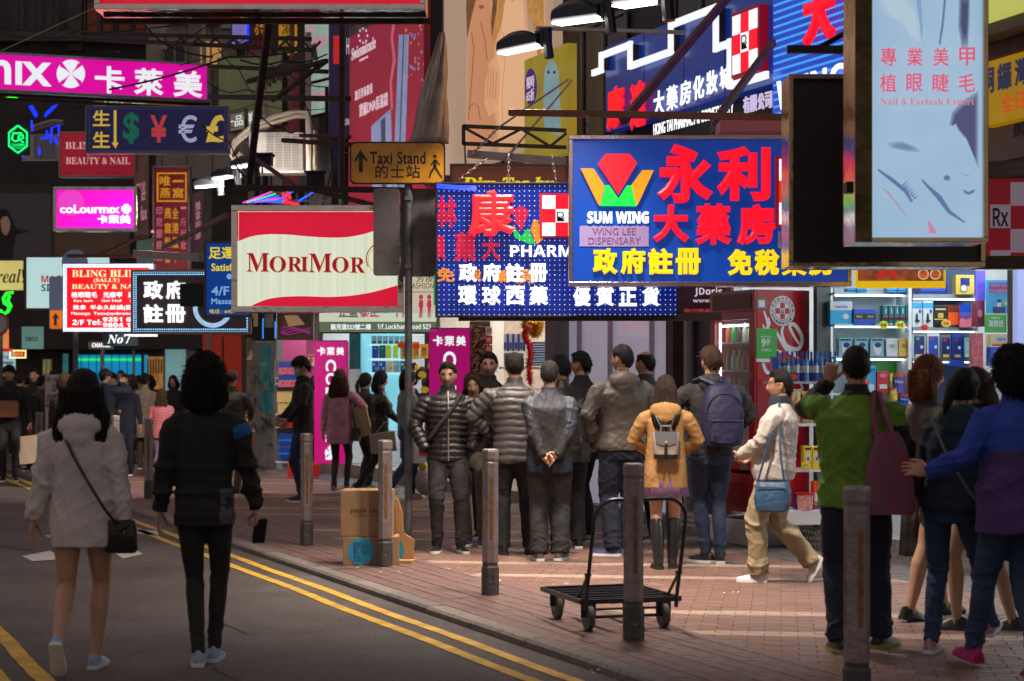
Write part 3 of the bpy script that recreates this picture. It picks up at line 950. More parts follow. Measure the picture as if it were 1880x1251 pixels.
kst = [mat('kerb_stone_%d' % i, c, 0.8, noise=0.35, scale=18, bump=0.4, bscale=60) for i, c in enumerate([(0.20, 0.175, 0.16), (0.17, 0.15, 0.14), (0.23, 0.20, 0.18)])]
kerb = empty('kerb', None, None, S(0, 0, 0), kind='structure')
def frame(o):
    """world -> local of an unrotated parent"""
    return Vector(o.location)
s_ = -9.0
while s_ < 29:
    L = 0.9
    mb = MB()
    a, b, c, d = S(s_ + 0.004, 0), S(s_ + L - 0.004, 0), S(s_ + L - 0.004, 0.145), S(s_ + 0.004, 0.145)
    zt = rr.uniform(-0.002, 0.002)
    a2, b2 = S(s_ + 0.004, 0.02), S(s_ + L - 0.004, 0.02)
    o0 = Vector(kerb.location)
    vs = [p - o0 for p in (a + V(0, 0, -0.12), b + V(0, 0, -0.12), b + V(0, 0, zt - 0.016), a + V(0, 0, zt - 0.016), b2 + V(0, 0, zt), a2 + V(0, 0, zt), c + V(0, 0, zt), d + V(0, 0, zt), c + V(0, 0, -0.12), d + V(0, 0, -0.12))]
    mb.add(vs, [(0, 3, 2, 1), (3, 5, 4, 2), (5, 7, 6, 4), (7, 9, 8, 6), (0, 9, 7, 5, 3), (1, 2, 4, 6, 8)])
    mb.build('kerb_stone', rr.choice(kst), kerb)
    s_ += L

pave = empty('pavement', None, None, S(0, 2.5, 0), kind='structure')
po = Vector(pave.location)
grout = mat('joint_sand', (0.115, 0.075, 0.066), 0.9, noise=0.3, scale=5)
mb = MB(); mb.add([p - po + V(0, 0, -0.009) for p in (S(-16, 0.146), S(-16, 12.5), S(30.5, 12.5), S(30.5, 0.146))], [(0, 1, 2, 3)])
mb.build('bedding', grout, pave)
PCOL = [(0.198, 0.110, 0.084), (0.180, 0.100, 0.078), (0.215, 0.122, 0.092), (0.165, 0.094, 0.080), (0.190, 0.112, 0.090),   # red field
        (0.40, 0.29, 0.21), (0.36, 0.26, 0.20),                                                                              # cream bands
        (0.160, 0.092, 0.082), (0.170, 0.098, 0.086), (0.148, 0.086, 0.078),                                                    # mauve-grey border
        (0.085, 0.078, 0.08), (0.105, 0.095, 0.096)]                                                                         # grey strip by the shops
pmat = [mat('paver_%d' % i, c, 0.55, noise=0.22, scale=9, bump=0.35, bscale=70, rnoise=0.14) for i, c in enumerate(PCOL)]
rp = random.Random(11)
BR = []                                                  # (centre, angle, length, width, colour, height, polygon or None)
def clip(poly, f):
    out = []
    for i in range(len(poly)):
        a, b = poly[i], poly[(i + 1) % len(poly)]
        fa, fb = f(a), f(b)
        if fa >= 0: out.append(a)
        if (fa >= 0) != (fb >= 0):
            out.append(a.lerp(b, fa / (fa - fb)))
    return out
TA = RAD(-8)
ux, uy = V(math.cos(TA), math.sin(TA), 0), V(-math.sin(TA), math.cos(TA), 0)
O0 = V(0.9, 15.1, 0)                                     # a point on the first cream band
def tof(p): return (p - K0).dot(SN)
def sof(p): return (p - K0).dot(SU)
T0, T1 = 1.02, 4.02
for r in range(-85, 240):
    for c in range(-120, 60):
        cx = (c + (0.5 if r % 2 else 0)) * 0.203; cy = r * 0.103
        p = O0 + ux * cx + uy * cy
        t = tof(p); s_ = sof(p)
        if t < T0 - 0.12 or t > T1 + 0.12 or s_ < -7.2 or s_ > 29.0: continue
        if abs(p.x) > 0.2686 * p.y + 0.5: continue
        poly = None
        if t < T0 + 0.12 or t > T1 - 0.12:
            q = [p + ux * a * 0.1 + uy * b * 0.05 for a, b in ((-1, -1), (1, -1), (1, 1), (-1, 1))]
            q = clip(q, lambda v: tof(v) - T0); q = clip(q, lambda v: T1 - tof(v)) if len(q) > 2 else q
            if len(q) < 3: continue
            poly = q
        band = (r % 32 in (0, 1)) or (r % 32 in (10, 11))
        ci = rp.choice([5, 6]) if band else rp.choice([0, 0, 1, 1, 2, 3, 4])
        BR.append((p, TA, 0.2, 0.1, ci, rp.uniform(-0.0012, 0.0012), poly))
tt = 0.152
row = 0
while tt < T0 - 0.02:
    w = 0.095 if row % 3 != 1 else 0.04
    s_ = -7.2 + (row % 2) * 0.1
    while s_ < 29:
        p = S(s_ + 0.1, tt + w / 2)
        if abs(p.x) < 0.2686 * p.y + 0.5:
            BR.append((p, SANG + math.pi / 2, 0.194, w - 0.003, rp.choice([7, 8, 9]), rp.uniform(-.001, .001) - (0.002 if w < 0.06 else 0), None))
        s_ += 0.2
    tt += w + 0.002; row += 1
tt = T1 + 0.006
while tt < 4.78:
    s_ = -7.2
    while s_ < 29:
        p = S(s_ + 0.05, tt + 0.05)
        if abs(p.x) < 0.2686 * p.y + 0.5:
            BR.append((p, SANG + math.pi / 2, 0.094, 0.094, rp.choice([10, 11, 11]), rp.uniform(-.002, .002), None))
        s_ += 0.1
    tt += 0.1
def brick_geo(poly, h, zb=-0.010):
    """top with a small chamfer and short sides; polygon counter-clockwise"""
    c = sum(poly, V(0, 0, 0)) / len(poly)
    n = len(poly)
    top = [c + (p - c) * (1 - 0.004 / max((p - c).length, 0.01)) + V(0, 0, h) for p in poly]
    mid = [p + V(0, 0, h - 0.003) for p in poly]
    low = [V(p.x, p.y, zb) for p in poly]
    vs = top + mid + low
    fs = [tuple(range(n))]
    for i in range(n):
        j = (i + 1) % n
        fs.append((i, i + n, j + n, j)); fs.append((i + n, i + 2 * n, j + 2 * n, j + n))
    return vs, fs
def rect(p, ang, L, W):
    a, b = V(math.cos(ang), math.sin(ang), 0), V(-math.sin(ang), math.cos(ang), 0)
    return [p - a * L / 2 - b * W / 2, p + a * L / 2 - b * W / 2, p + a * L / 2 + b * W / 2, p - a * L / 2 + b * W / 2]
def seen(b):
    p = b[0]; return p.y > 9.6 and abs(p.x) < 0.266 * p.y
BR.sort(key=lambda b: (not seen(b), b[0].y + (5 if b[2] < 0.15 or b[3] < 0.06 else 0) + (50 if b[6] else 0)))
cache = {}
for b in BR[:300]:
    p, ang, L, W, ci, h, poly = b
    key = (round(L, 3), round(W, 3), ci)
    if key not in cache:
        mb = MB(); mb.add(*brick_geo(rect(V(0, 0, 0), 0, L, W), 0.0)); cache[key] = mb.mesh('brick'); cache[key].materials.append(pmat[ci])
    o = bpy.data.objects.new('brick', cache[key]); col.objects.link(o); o.parent = pave
    o.location = p - po + V(0, 0, h); o.rotation_euler = (0, 0, ang)
mb = MB()
for b in BR[300:]:
    p, ang, L, W, ci, h, poly = b
    mb.add(*brick_geo([q - po for q in (poly or rect(p, ang, L, W))], h), ci)
props(mb.build('bricks', pmat, pave), kind='stuff')
rl = random.Random(5)
mb = MB()
for (a, b) in [(1345, 1090), (700, 1050), (662, 1045), (905, 1068), (740, 1052), (1108, 1235), (1005, 1060), (1030, 1072), (830, 1046)]:
    g = G(a, b)
    for _ in range(3):
        x, y = g.x + rl.uniform(-.06, .06), g.y + rl.uniform(-.1, .1); w = rl.uniform(.006, .016)
        mb.add([V(x - w, y - w, .004), V(x + w, y - w * .6, .007), V(x + w * .7, y + w, .004), V(x - w * .5, y + w * 1.2, .009)], [(0, 1, 2, 3)])
props(mb.build('litter', mat('paper_scrap', (.6, .58, .52), .8)), kind='stuff')

# ================================================================== bollards, pole, boxes, trolley
steel = mat('bollard_steel', (0.30, 0.25, 0.255), 0.45, metal=0.55, noise=0.35, scale=12, bump=0.25, bscale=50, rnoise=0.15)
bstripe = mat('bollard_stripe', (0.20, 0.105, 0.035), 0.4, noise=0.4, scale=20)
bbase = mat('bollard_base', (0.085, 0.08, 0.082), 0.55, metal=0.4, noise=0.4, scale=20, bump=0.4, bscale=70)
def octo(z, w, ch=0.28):
    c = w * ch
    h = w / 2
    return [V(x, y, z) for x, y in ((-h + c, -h), (h - c, -h), (h, -h + c), (h, h - c), (h - c, h), (-h + c, h), (-h, h - c), (-h, -h + c))]
def bollard():
    r = empty('bollard')
    mb = MB(); mb.loft([octo(z, w) for z, w in ((0.235, 0.112), (0.96, 0.112), (0.965, 0.108))]); mb.build('post', steel, r, bevel=0.002)
    mb = MB(); mb.loft([octo(z, w) for z, w in ((0.0, 0.122), (0.20, 0.122), (0.212, 0.106), (0.235, 0.106))]); mb.build('base', bbase, r, bevel=0.002)
    mb = MB(); mb.loft([octo(z, w) for z, w in ((0.965, 0.104), (0.985, 0.108), (0.990, 0.118), (1.045, 0.118), (1.058, 0.108), (1.062, 0.07))]); mb.build('cap', steel, r, bevel=0.002)
    for i in range(4):
        mb = MB(); mb.box(-0.012, -0.0585, 0.40, 0.012, -0.052, 0.86); o = mb.build('reflector_strip', bstripe, r); o.rotation_euler = (0, 0, i * math.pi / 2 + 0.0)
    mb = MB(); mb.tube([V(0, -0.060, 0.10), V(0, -0.066, 0.10)], 0.008, 8); mb.build('bolt', steel, r)
    return r
b0 = bollard()
BOL = [((1163, 1160), 11.45, 'steel bollard rising in front of the empty platform trolley', 0.0),
       ((900, 1092), 13.87, 'steel bollard standing before the man in the blue jacket', 0.0),
       ((707, 1040), 16.0, 'steel bollard pressed against the cardboard boxes', 0.0),
       ((563, 1000), 18.1, 'steel bollard in front of the magenta banner and snack racks', 0.0),
       ((273, 915), 25.35, 'steel bollard between the two women walking on the road', 0.0),
       ((1573, 1290), 8.95, 'nearest bollard, large and blurred at the right below the green jacket', 0.02),
       ((212, 915), 27.6, 'pale topped far bollard seen just right of the white hoodie', 0),
       ((72, 890), 30.5, 'far bollard at the left by the folded map board', 0)]
for i, ((px, py), Y, lab, dz) in enumerate(BOL):
    o = b0 if i == 0 else copy_tree(b0)
    o.location = V((px - 940) / F * Y, Y, 0); o.rotation_euler = (0, 0, SANG * 0.35 + rr.uniform(-.05, .05))
    props(o, lab, 'bollard', 'bollards along the kerb')

galv = mat('galvanised_pole', (0.15, 0.15, 0.165), 0.5, metal=0.5, noise=0.4, scale=9, bump=0.3, bscale=35)
TP = V((750 - 940) / F * 17.6, 17.6, 0)
tp = empty('taxi_sign_post', 'grey post carrying the amber Taxi Stand sign and two plates seen from behind', 'street sign', TP)
def lx(px): return (px - 750) / F * 17.6
def lz(py): return CH - (py - HZ) / F * 17.6
mb = MB(); mb.tube([V(0, 0, 0), V(0, 0, lz(338))], 0.035, 16); mb.tube([V(0, 0, 0), V(0, 0, 0.02)], 0.07, 16)
mb.build('pole', galv, tp, smooth=True)
def rrect(x0, z0, x1, z1, r, n=5):
    out = []
    for cx, cz, a0 in ((x1 - r, z1 - r, 0), (x0 + r, z1 - r, 90), (x0 + r, z0 + r, 180), (x1 - r, z0 + r, 270)):
        for k in range(n + 1):
            a = RAD(a0 + 90 * k / n); out.append((cx + r * math.cos(a), cz + r * math.sin(a)))
    return out
amber = mat('amber_reflective', (0.66, 0.30, 0.015), 0.32, noise=0.35, scale=3.5, emit=0.0, coat=0.3)
ink = mat('sign_black', (0.02, 0.018, 0.018), 0.5)
mb = MB(); mb.prism(rrect(lx(643), lz(340), lx(818), lz(262), 0.05), -0.062, -0.045); mb.build('sign_border', ink, tp)
mb = MB(); mb.prism(rrect(lx(646), lz(337), lx(815), lz(265), 0.045), -0.066, -0.0625); mb.build('sign_plate', amber, tp)
fit_text('lettering', 'Taxi Stand', ink, tp, lx(680), lz(303), lx(782), lz(280), -0.0665, 0.002, bold=0.02, spacing=1.08)
fit_text('lettering', '的士站', ink, tp, lx(690), lz(329), lx(772), lz(304), -0.0665, 0.002, bold=0.008, spacing=1.1)
mb = MB(); mb.prism([(lx(663), lz(277)), (lx(652), lz(295)), (lx(652), lz(300)), (lx(660), lz(292)), (lx(660), lz(318)), (lx(667), lz(318)), (lx(667), lz(292)), (lx(675), lz(300)), (lx(675), lz(295))], -0.0685, -0.066); mb.build('arrow', ink, tp)
mb = MB()
mb.ball(V(lx(799), -0.068, lz(289)), 0.016, 0.002, 0.018)
for a, b, w in (((799, 295), (799, 309), .03), ((799, 308), (792, 318), .018), ((792, 318), (789, 328), .014), ((799, 308), (805, 318), .018), ((805, 318), (812, 328), .014), ((798, 296), (791, 306), .011), ((801, 296), (808, 305), .011)):
    mb.bar(V(lx(a[0]), -0.068, lz(a[1])), V(lx(b[0]), -0.068, lz(b[1])), 0.003, w)
mb.build('walking_figure', ink, tp)
platem = mat('plate_back', (0.16, 0.145, 0.15), 0.5, metal=0.5, noise=0.3, scale=5, bump=0.15, bscale=20)
mb = MB(); mb.prism(rrect(lx(686), lz(507), lx(734), lz(347), 0.03), -0.045, -0.030); mb.build('plate', platem, tp, bevel=.002)
mb = MB(); mb.prism(rrect(lx(735), lz(508), lx(812), lz(346), 0.03), 0.038, 0.052); mb.build('plate', platem, tp, bevel=.002)
for z in (lz(365), lz(490), lz(330)):
    mb = MB(); mb.tube([V(0, 0, z - .02), V(0, 0, z + .02)], 0.041, 16); mb.box(-.03, -.048, z - .018, .03, -.03, z + .018); mb.build('clamp', galv, tp, smooth=True)

card = mat('cardboard', (0.30, 0.185, 0.10), 0.85, noise=0.12, scale=5, bump=0.08, bscale=90)
card2 = mat('cardboard_bright', (0.38, 0.215, 0.095), 0.85, noise=0.15, scale=5, bump=0.08, bscale=90)
cprint = mat('box_print', (0.07, 0.035, 0.02), 0.8)
tape = mat('parcel_tape', (0.42, 0.26, 0.11), 0.3)
blst = mat('blue_sticker', (0.02, 0.27, 0.45), 0.5)
Yb = 16.28
def carton(name, x0, x1, y0, y1, z0, z1, rz, label, group='cardboard boxes by the bollard'):
    c = V((x0 + x1) / 2, (y0 + y1) / 2, z0)
    r = empty(name, label, 'box', c, RAD(rz), group)
    w, d, h = (x1 - x0) / 2, (y1 - y0) / 2, z1 - z0
    mb = MB(); mb.box(-w, -d, 0, w, d, h); mb.build('carton', card, r, bevel=0.004)
    mb = MB()
    for s_ in (-1, 1):
        mb.box(-w + .002, (-d + .002 if s_ < 0 else .002), h + .0005, w - .002, (-.002 if s_ < 0 else d - .002), h + .005)
    mb.build('flap', card2, r)
    mb = MB(); mb.box(-w + .01, -.03, h + .0055, w - .01, .03, h + .0065); mb.build('tape', tape, r)
    return r, w, d, h
X = lambda px: (px - 940) / F * Yb
Z = lambda py: CH - (py - HZ) / F * Yb
rb, w, d, h = carton('cardboard_box', X(631), X(733), Yb - .18, Yb + .2, 0.0, Z(984), 3, 'lower cardboard box with a round blue sticker, under another box')
mb = MB(); mb.prism([(-w + .155 + .115 * math.cos(a), h * .5 + .115 * math.sin(a)) for a in np.linspace(0, 2 * math.pi, 32, endpoint=False)], -d - .003, -d - .0008); mb.build('sticker', blst, rb)
fit_text('lettering', '送料込み\n買いもの\n支社', mat('sticker_ink', (0.01, .07, .18), .6), rb, -w + .085, h * .5 - .085, -w + .225, h * .5 + .08, -d - .0035, .001, bold=.02, line=.9)
mb = MB()
for k in range(9):
    a = k * .7; mb.prism([(w * .45 + .05 * math.cos(a + q) * rr.uniform(.6, 1), h * .42 + .05 * math.sin(a + q) * rr.uniform(.6, 1)) for q in (0, 2.1, 4.2)], -d - .002 - k * .0001, -d - .0009)
mb.build('ink_mark', mat('green_ink', (.03, .12, .02), .7), rb)
rb2, w, d, h = carton('cardboard_box', X(629), X(722), Yb - .16, Yb + .17, Z(984) + .008, Z(900), -2, 'upper cardboard box printed papa recipe, stacked on the other')
fit_text('lettering', '𝐩𝐚𝐩𝐚 𝐫𝐞𝐜𝐢𝐩𝐞', cprint, rb2, -w + .085, h * .50, w - .01, h * .64, -d - .001, .001)
fit_text('lettering', 'MAKES YOU PRETTY', cprint, rb2, -w + .12, h * .44, w - .03, h * .47, -d - .001, .001)
r = empty('opened_box', 'orange-brown opened cardboard box leaning behind the bollard with torn flaps', 'box', V(X(735), Yb + .08, 0), RAD(-14), 'cardboard boxes by the bollard')
mb = MB(); mb.prism([(-.02, 0), (.115, 0), (.118, .20), (.05, .235), (.04, .25), (-.02, .26)], -.01, .012); mb.build('side', card2, r)
mb = MB(); mb.prism([(-.05, .26), (.02, .26), (.01, .42), (-.02, .52), (-.05, .56)], .0, .02); mb.build('flap', card2, r)
mb = MB(); mb.box(.0, -.16, 0, .14, .02, .03); mb.build('base_flap', card2, r)
mb = MB(); mb.prism([(-.02 + .05 * math.cos(a), .10 + .09 * math.sin(a)) for a in np.linspace(-1.5, 1.5, 12)], -.0125, -.0105); mb.build('sticker', blst, r)

tro = empty('platform_trolley', 'empty black platform trolley with a tall bent tube handle behind the bollard', 'trolley', V(0.425, 11.76, 0), math.atan2(.20, .66))
tm = mat('trolley_steel', (0.06, 0.065, 0.085), 0.35, metal=0.7, noise=0.3, scale=10)
tw = mat('trolley_wheel', (0.10, 0.095, 0.085), 0.7, noise=0.3, scale=10)
Wt, Lt, zt = 0.66, 0.80, 0.19
skx = -.02
mb = MB()
for a, b in (((0, 0), (Wt, 0)), ((Wt, 0), (Wt, Lt)), ((Wt, Lt), (0, Lt)), ((0, Lt), (0, 0))):
    mb.bar(V(a[0], a[1], zt), V(b[0], b[1], zt), .018, .030)
mb.build('bed_frame', tm, tro, bevel=.002)
for k in range(1, 6):
    mb = MB(); y = Lt * k / 6; mb.box(.014, y - .012, zt - .006, Wt - .014, y + .012, zt + .008); mb.build('cross_slat', tm, tro)
for k in (1, 2):
    mb = MB(); mb.box(Wt * k / 3 - .018, .014, zt - .020, Wt * k / 3 + .018, Lt - .014, zt - .008); mb.build('long_bar', tm, tro)
hb = lambda x, z, y: V(x, y, z)
pts = [V(.03, 0, zt - .05), V(.03, -.02, zt + .05), V(.03, -.10, .50), V(.03, -.155, .70)]
for a in np.linspace(0, math.pi / 2, 7)[1:]:
    pts.append(V(.03 + .13 * (1 - math.cos(a)), -.155 - .03 * math.sin(a), .70 + .13 * math.sin(a)))
rt = [V(Wt - p.x, p.y, p.z) for p in pts][::-1]
mb = MB(); mb.tube(pts + rt, .0125, 10); mb.build('handle', tm, tro, smooth=True)
for x in (.03, Wt - .03):
    mb = MB(); mb.bar(V(x, .14, zt + .01), V(x, -.045, .36), .016, .008); mb.tube([V(x - .018, -.045, .36), V(x + .018, -.045, .36)], .014, 8); mb.build('brace', tm, tro)
for x in (.08, Wt - .08):
    for y in (.09, Lt - .09):
        w_ = empty('wheel', parent=None) if False else bpy.data.objects.new('wheel', None)
        col.objects.link(w_); w_.parent = tro; w_.location = (x, y, .082)
        mb = MB(); mb.tube([V(-.019, 0, 0), V(-.014, 0, 0), V(.014, 0, 0), V(.019, 0, 0)], [.076, .082, .082, .076], 24); mb.build('tyre', tw, w_, smooth=True)
        mb = MB(); mb.tube([V(-.022, 0, 0), V(.022, 0, 0)], .040, 16); mb.build('hub', tm, w_, smooth=True)
        mb = MB()
        for s_ in (-1, 1): mb.bar(V(s_ * .03, 0, 0), V(s_ * .03, 0, .09), .006, .04)
        mb.box(-.034, -.03, .084, .034, .03, .092)
        mb.build('caster_fork', tm, w_)
mb = MB(); mb.tube([V(.08, .09, .082), V(Wt - .08, .09, .082)], .010, 8); mb.tube([V(.08, .09, .13), V(Wt - .08, .09, .13)], .008, 8); mb.build('axle', tm, tro)


# ================================================================== buildings
def facY(px, t=4.8):
    return (4.67 + 1.077 * t) / ((px - 940) / F + 0.4)
def s_of(Y, t): return (Y - 14 - t * 0.3714) / 0.9285
class Bld:
    """a thing whose parts are boxes laid out in street coordinates (s along, t across)"""
    def __init__(b, name, label, cat, s0, t0, group=None, kind=None):
        b.o = empty(name, label, cat, S(s0, t0, 0), SANG + math.pi / 2, group, kind)   # local x = s, local y = -t
        b.s0, b.t0 = s0, t0
    def box(b, name, s0, s1, t0, t1, z0, z1, m, bevel=0):
        mb = MB(); mb.box(s0 - b.s0, -(t1 - b.t0), z0, s1 - b.s0, -(t0 - b.t0), z1)
        return mb.build(name, m, b.o, bevel=bevel)
    def mb(b, name, boxes, m):
        mb = MB()
        for s0, s1, t0, t1, z0, z1 in boxes: mb.box(s0 - b.s0, -(t1 - b.t0), z0, s1 - b.s0, -(t0 - b.t0), z1)
        return mb.build(name, m, b.o)
wall_dk = mat('dark_wall', (0.06, 0.052, 0.055), 0.75, noise=0.4, scale=2, bump=0.3, bscale=25)
wall_cr = mat('cream_render', (0.34, 0.30, 0.25), 0.8, noise=0.3, scale=1.6, bump=0.3, bscale=22)
wall_gy = mat('grey_render', (0.22, 0.21, 0.22), 0.8, noise=0.3, scale=1.5, bump=0.3, bscale=22)
wall_br = mat('brown_wall', (0.10, 0.058, 0.045), 0.6, noise=0.3, scale=3, bump=0.2, bscale=20)
inner = mat('shop_wall', (0.55, 0.56, 0.57), 0.55, noise=0.08, scale=3)
ceilm = mat('shop_ceiling', (0.5, 0.5, 0.5), 0.8)
floorm = mat('shop_floor', (0.30, 0.28, 0.27), 0.25, noise=0.2, scale=3)
rust = mat('rusty_steel', (0.085, 0.045, 0.035), 0.7, metal=0.3, noise=0.5, scale=9, bump=0.4, bscale=60)
paint_r = mat('red_oxide_steel', (0.20, 0.075, 0.058), 0.55, metal=0.2, noise=0.35, scale=7, bump=0.25, bscale=50)
chrome = mat('polished_frame', (0.55, 0.50, 0.48), 0.16, metal=1.0, noise=0.35, scale=9, bump=0.25, bscale=14)
brassy = mat('brass_frame', (0.50, 0.40, 0.24), 0.14, metal=1.0, noise=0.12, scale=4, bump=0.25, bscale=5)
blackm = mat('black_metal', (0.02, 0.02, 0.022), 0.45, metal=0.4, noise=0.3, scale=9)
winm = mat('dark_window', (0.015, 0.017, 0.02), 0.12, noise=0.3, scale=2)
cable = mat('black_cable', (0.018, 0.016, 0.016), 0.6)
cable_w = mat('white_cable', (0.42, 0.38, 0.33), 0.6)
CEIL = lit('shop_ceiling_light', (0.86, 0.95, 1.0), 22.0)
CEILW = lit('warm_ceiling_light', (1.0, 0.84, 0.66), 30.0)

def shopbox(label, s0, s1, t1, z1=3.0, step=0.14, side=inner, back=inner, light=CEIL, nl=2, skirt=None):
    b = Bld('shop_interior', label, 'shop', s0, 4.85)
    b.box('floor', s0, s1, 4.83, t1, -0.02, step, floorm)
    b.box('ceiling', s0, s1, 4.85, t1, z1, z1 + 0.06, ceilm)
    b.box('back_wall', s0, s1, t1, t1 + 0.1, 0, z1, back)
    b.box('side_wall', s1 - 0.08, s1, 4.86, t1, step, z1, side)
    b.box('side_wall', s0, s0 + 0.08, 4.86, t1, step, z1, side)
    for i in range(nl):
        sm = s0 + (s1 - s0) * (i + 0.5) / nl
        b.box('ceiling_light', sm - 0.12, sm + 0.12, 5.15, t1 - 0.4, z1 - 0.04, z1 - 0.004, light)
    return b
def building(label, s0, s1, z0, z1, m, floors, cat='building', t=4.85):
    b = Bld('shop_building', label, cat, s0, t)
    b.box('wall', s0, s1, t + 0.02, t + 9, z0, z1, m)
    b.box('ledge', s0, s1, t - 0.25, t + 0.02, z0 - 0.02, z0 + 0.12, m)
    zz = z0 + 1.3
    for f in range(floors):
        n = int((s1 - s0) / 2.2)
        for i in range(n):
            c = s0 + (i + 0.5) * (s1 - s0) / n
            w = b.box('window', c - 0.6, c + 0.6, t - 0.02, t + 0.016, zz, zz + 1.3, winm)
            fr = []
            for a in (c - 0.63, c - 0.02, c + 0.59): fr.append((a, a + 0.04, t - 0.05, t - 0.021, zz - 0.03, zz + 1.33))
            for z in (zz - 0.07, zz + 1.30): fr.append((c - 0.64, c + 0.64, t - 0.06, t - 0.0215, z, z + 0.04))
            b.mb('window_frame', fr, wall_gy)
        b.box('ledge', s0, s1, t - 0.12, t + 0.016, zz + 1.9, zz + 2.0, m)
        zz += 3.1
    return b
building('dark street building above the pharmacy with the red check signs', -9, 7.9, 3.1, 15, wall_dk, 3)
building('grey street building behind the beauty poster', 8.0, 18.6, 3.1, 15, wall_gy, 3)
cb = building('cream corner building with wall cables and an air conditioner', 18.7, 23.8, 3.1, 14, wall_cr, 3)
shopbox('cyan lit dispensary interior behind the red drinks fridge', -4.5, 4.75, 7.8, skirt=1, nl=4)
shopbox('bright shop interior hung with red tinsel behind the crowd', 8.3, 12.5, 7.5, light=CEILW)
shopbox('cosmetics shop interior with blue and cyan shelves', 12.8, 18.5, 7.6, nl=3)
shopbox('magenta snack shop interior beside the graffiti door', 18.8, 21.6, 7.2, side=mat('magenta_wall', (0.42, 0.05, 0.16), 0.5), back=mat('magenta_wall', (0.42, 0.05, 0.16)))
b = Bld('shopfront_frame', 'row of brown piers and fascia framing the shop openings', 'shopfront', 0, 4.85)
for s0, s1, m in ((4.78, 4.95, wall_br), (7.95, 8.28, wall_gy), (12.52, 12.78, wall_br), (18.52, 18.78, wall_br), (21.62, 21.95, wall_cr), (23.6, 23.85, wall_br), (-4.9, -4.52, wall_br)):
    b.box('pier', s0, s1, 4.75, 5.4, -0.02, 3.06, m)
b.box('fascia', -9, 23.8, 4.62, 4.80, 2.72, 3.06, wall_br)
chk = mat('chequer_plate', (0.52, 0.47, 0.44), 0.3, metal=0.9, noise=0.3, scale=10)
o = b.box('chequer_plate_step', -4.5, 4.75, 4.765, 4.825, -0.01, 0.20, chk)
mb = MB()                                                # raised diamonds of the chequer plate
for i in range(130):
    for j in range(3):
        s_ = -2.5 + i * 0.055 + (j % 2) * 0.0275; z = 0.045 + j * 0.055
        c = S(s_, 4.764, z) ; a = SU * 0.02
        vs = [c - a, c + V(0, 0, -0.024), c + a, c + V(0, 0, 0.024), c - SN * 0.004]
        vs = [b.o.matrix_basis.inverted() @ Vector(v) for v in vs] if False else vs
        mb.add(vs, [(0, 1, 4), (1, 2, 4), (2, 3, 4), (3, 0, 4)])
def world_child(mb, name, m, parent):
    """build a mesh given in world coordinates as a child of a translated, z-rotated parent"""
    Mi = (Matrix.Translation(parent.location) @ Matrix.Rotation(parent.rotation_euler[2], 4, 'Z')).inverted()
    mb.v = [tuple(Mi @ Vector(v)) for v in mb.v]
    return mb.build(name, m, parent)
props(world_child(mb, 'step_diamonds', mat('chequer_raised', (0.62, 0.58, 0.55), 0.22, metal=1.0), b.o), kind='stuff')
o = b.box('ribbed_step', 12.8, 18.5, 4.765, 4.825, -0.01, 0.20, chk)
mb = MB()
for i in range(230):
    c = S(12.82 + i * 0.0247, 4.76); mb.bar(c + V(0, 0, 0), c + V(0, 0, 0.195), 0.01, 0.01)
props(world_child(mb, 'step_ribs', mat('rib_metal', (0.5, 0.42, 0.34), 0.3, metal=0.8), b.o), kind='stuff')

b = Bld('panelled_shutter', 'closed pale grey glass panels with steel posts behind the waiting men', 'shutter', 5.0, 4.85)
pan = mat('frosted_panel', rgb(176, 170, 190), 0.25, noise=0.10, scale=1.1, coat=0.3, emit=0.42)  # emission added to brighten the frosted panels
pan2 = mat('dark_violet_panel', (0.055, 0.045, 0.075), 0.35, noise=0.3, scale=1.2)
pst = mat('steel_post', (0.34, 0.33, 0.35), 0.3, metal=0.9, noise=0.2)
edges = [1025, 1048, 1104, 1180, 1256, 1330]
for i in range(len(edges) - 1):
    sa, sb = s_of(facY(edges[i + 1]), 4.8), s_of(facY(edges[i]), 4.8)
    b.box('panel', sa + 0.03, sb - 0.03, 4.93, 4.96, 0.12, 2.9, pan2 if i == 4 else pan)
    b.box('post', sa - 0.028, sa + 0.028, 4.89, 4.99, 0.0, 2.95, pst)
b.box('sill', 5.0, 7.95, 4.86, 5.0, -0.01, 0.11, pst)
b.box('transom', 5.0, 7.95, 4.888, 5.0, 2.32, 2.38, pst)

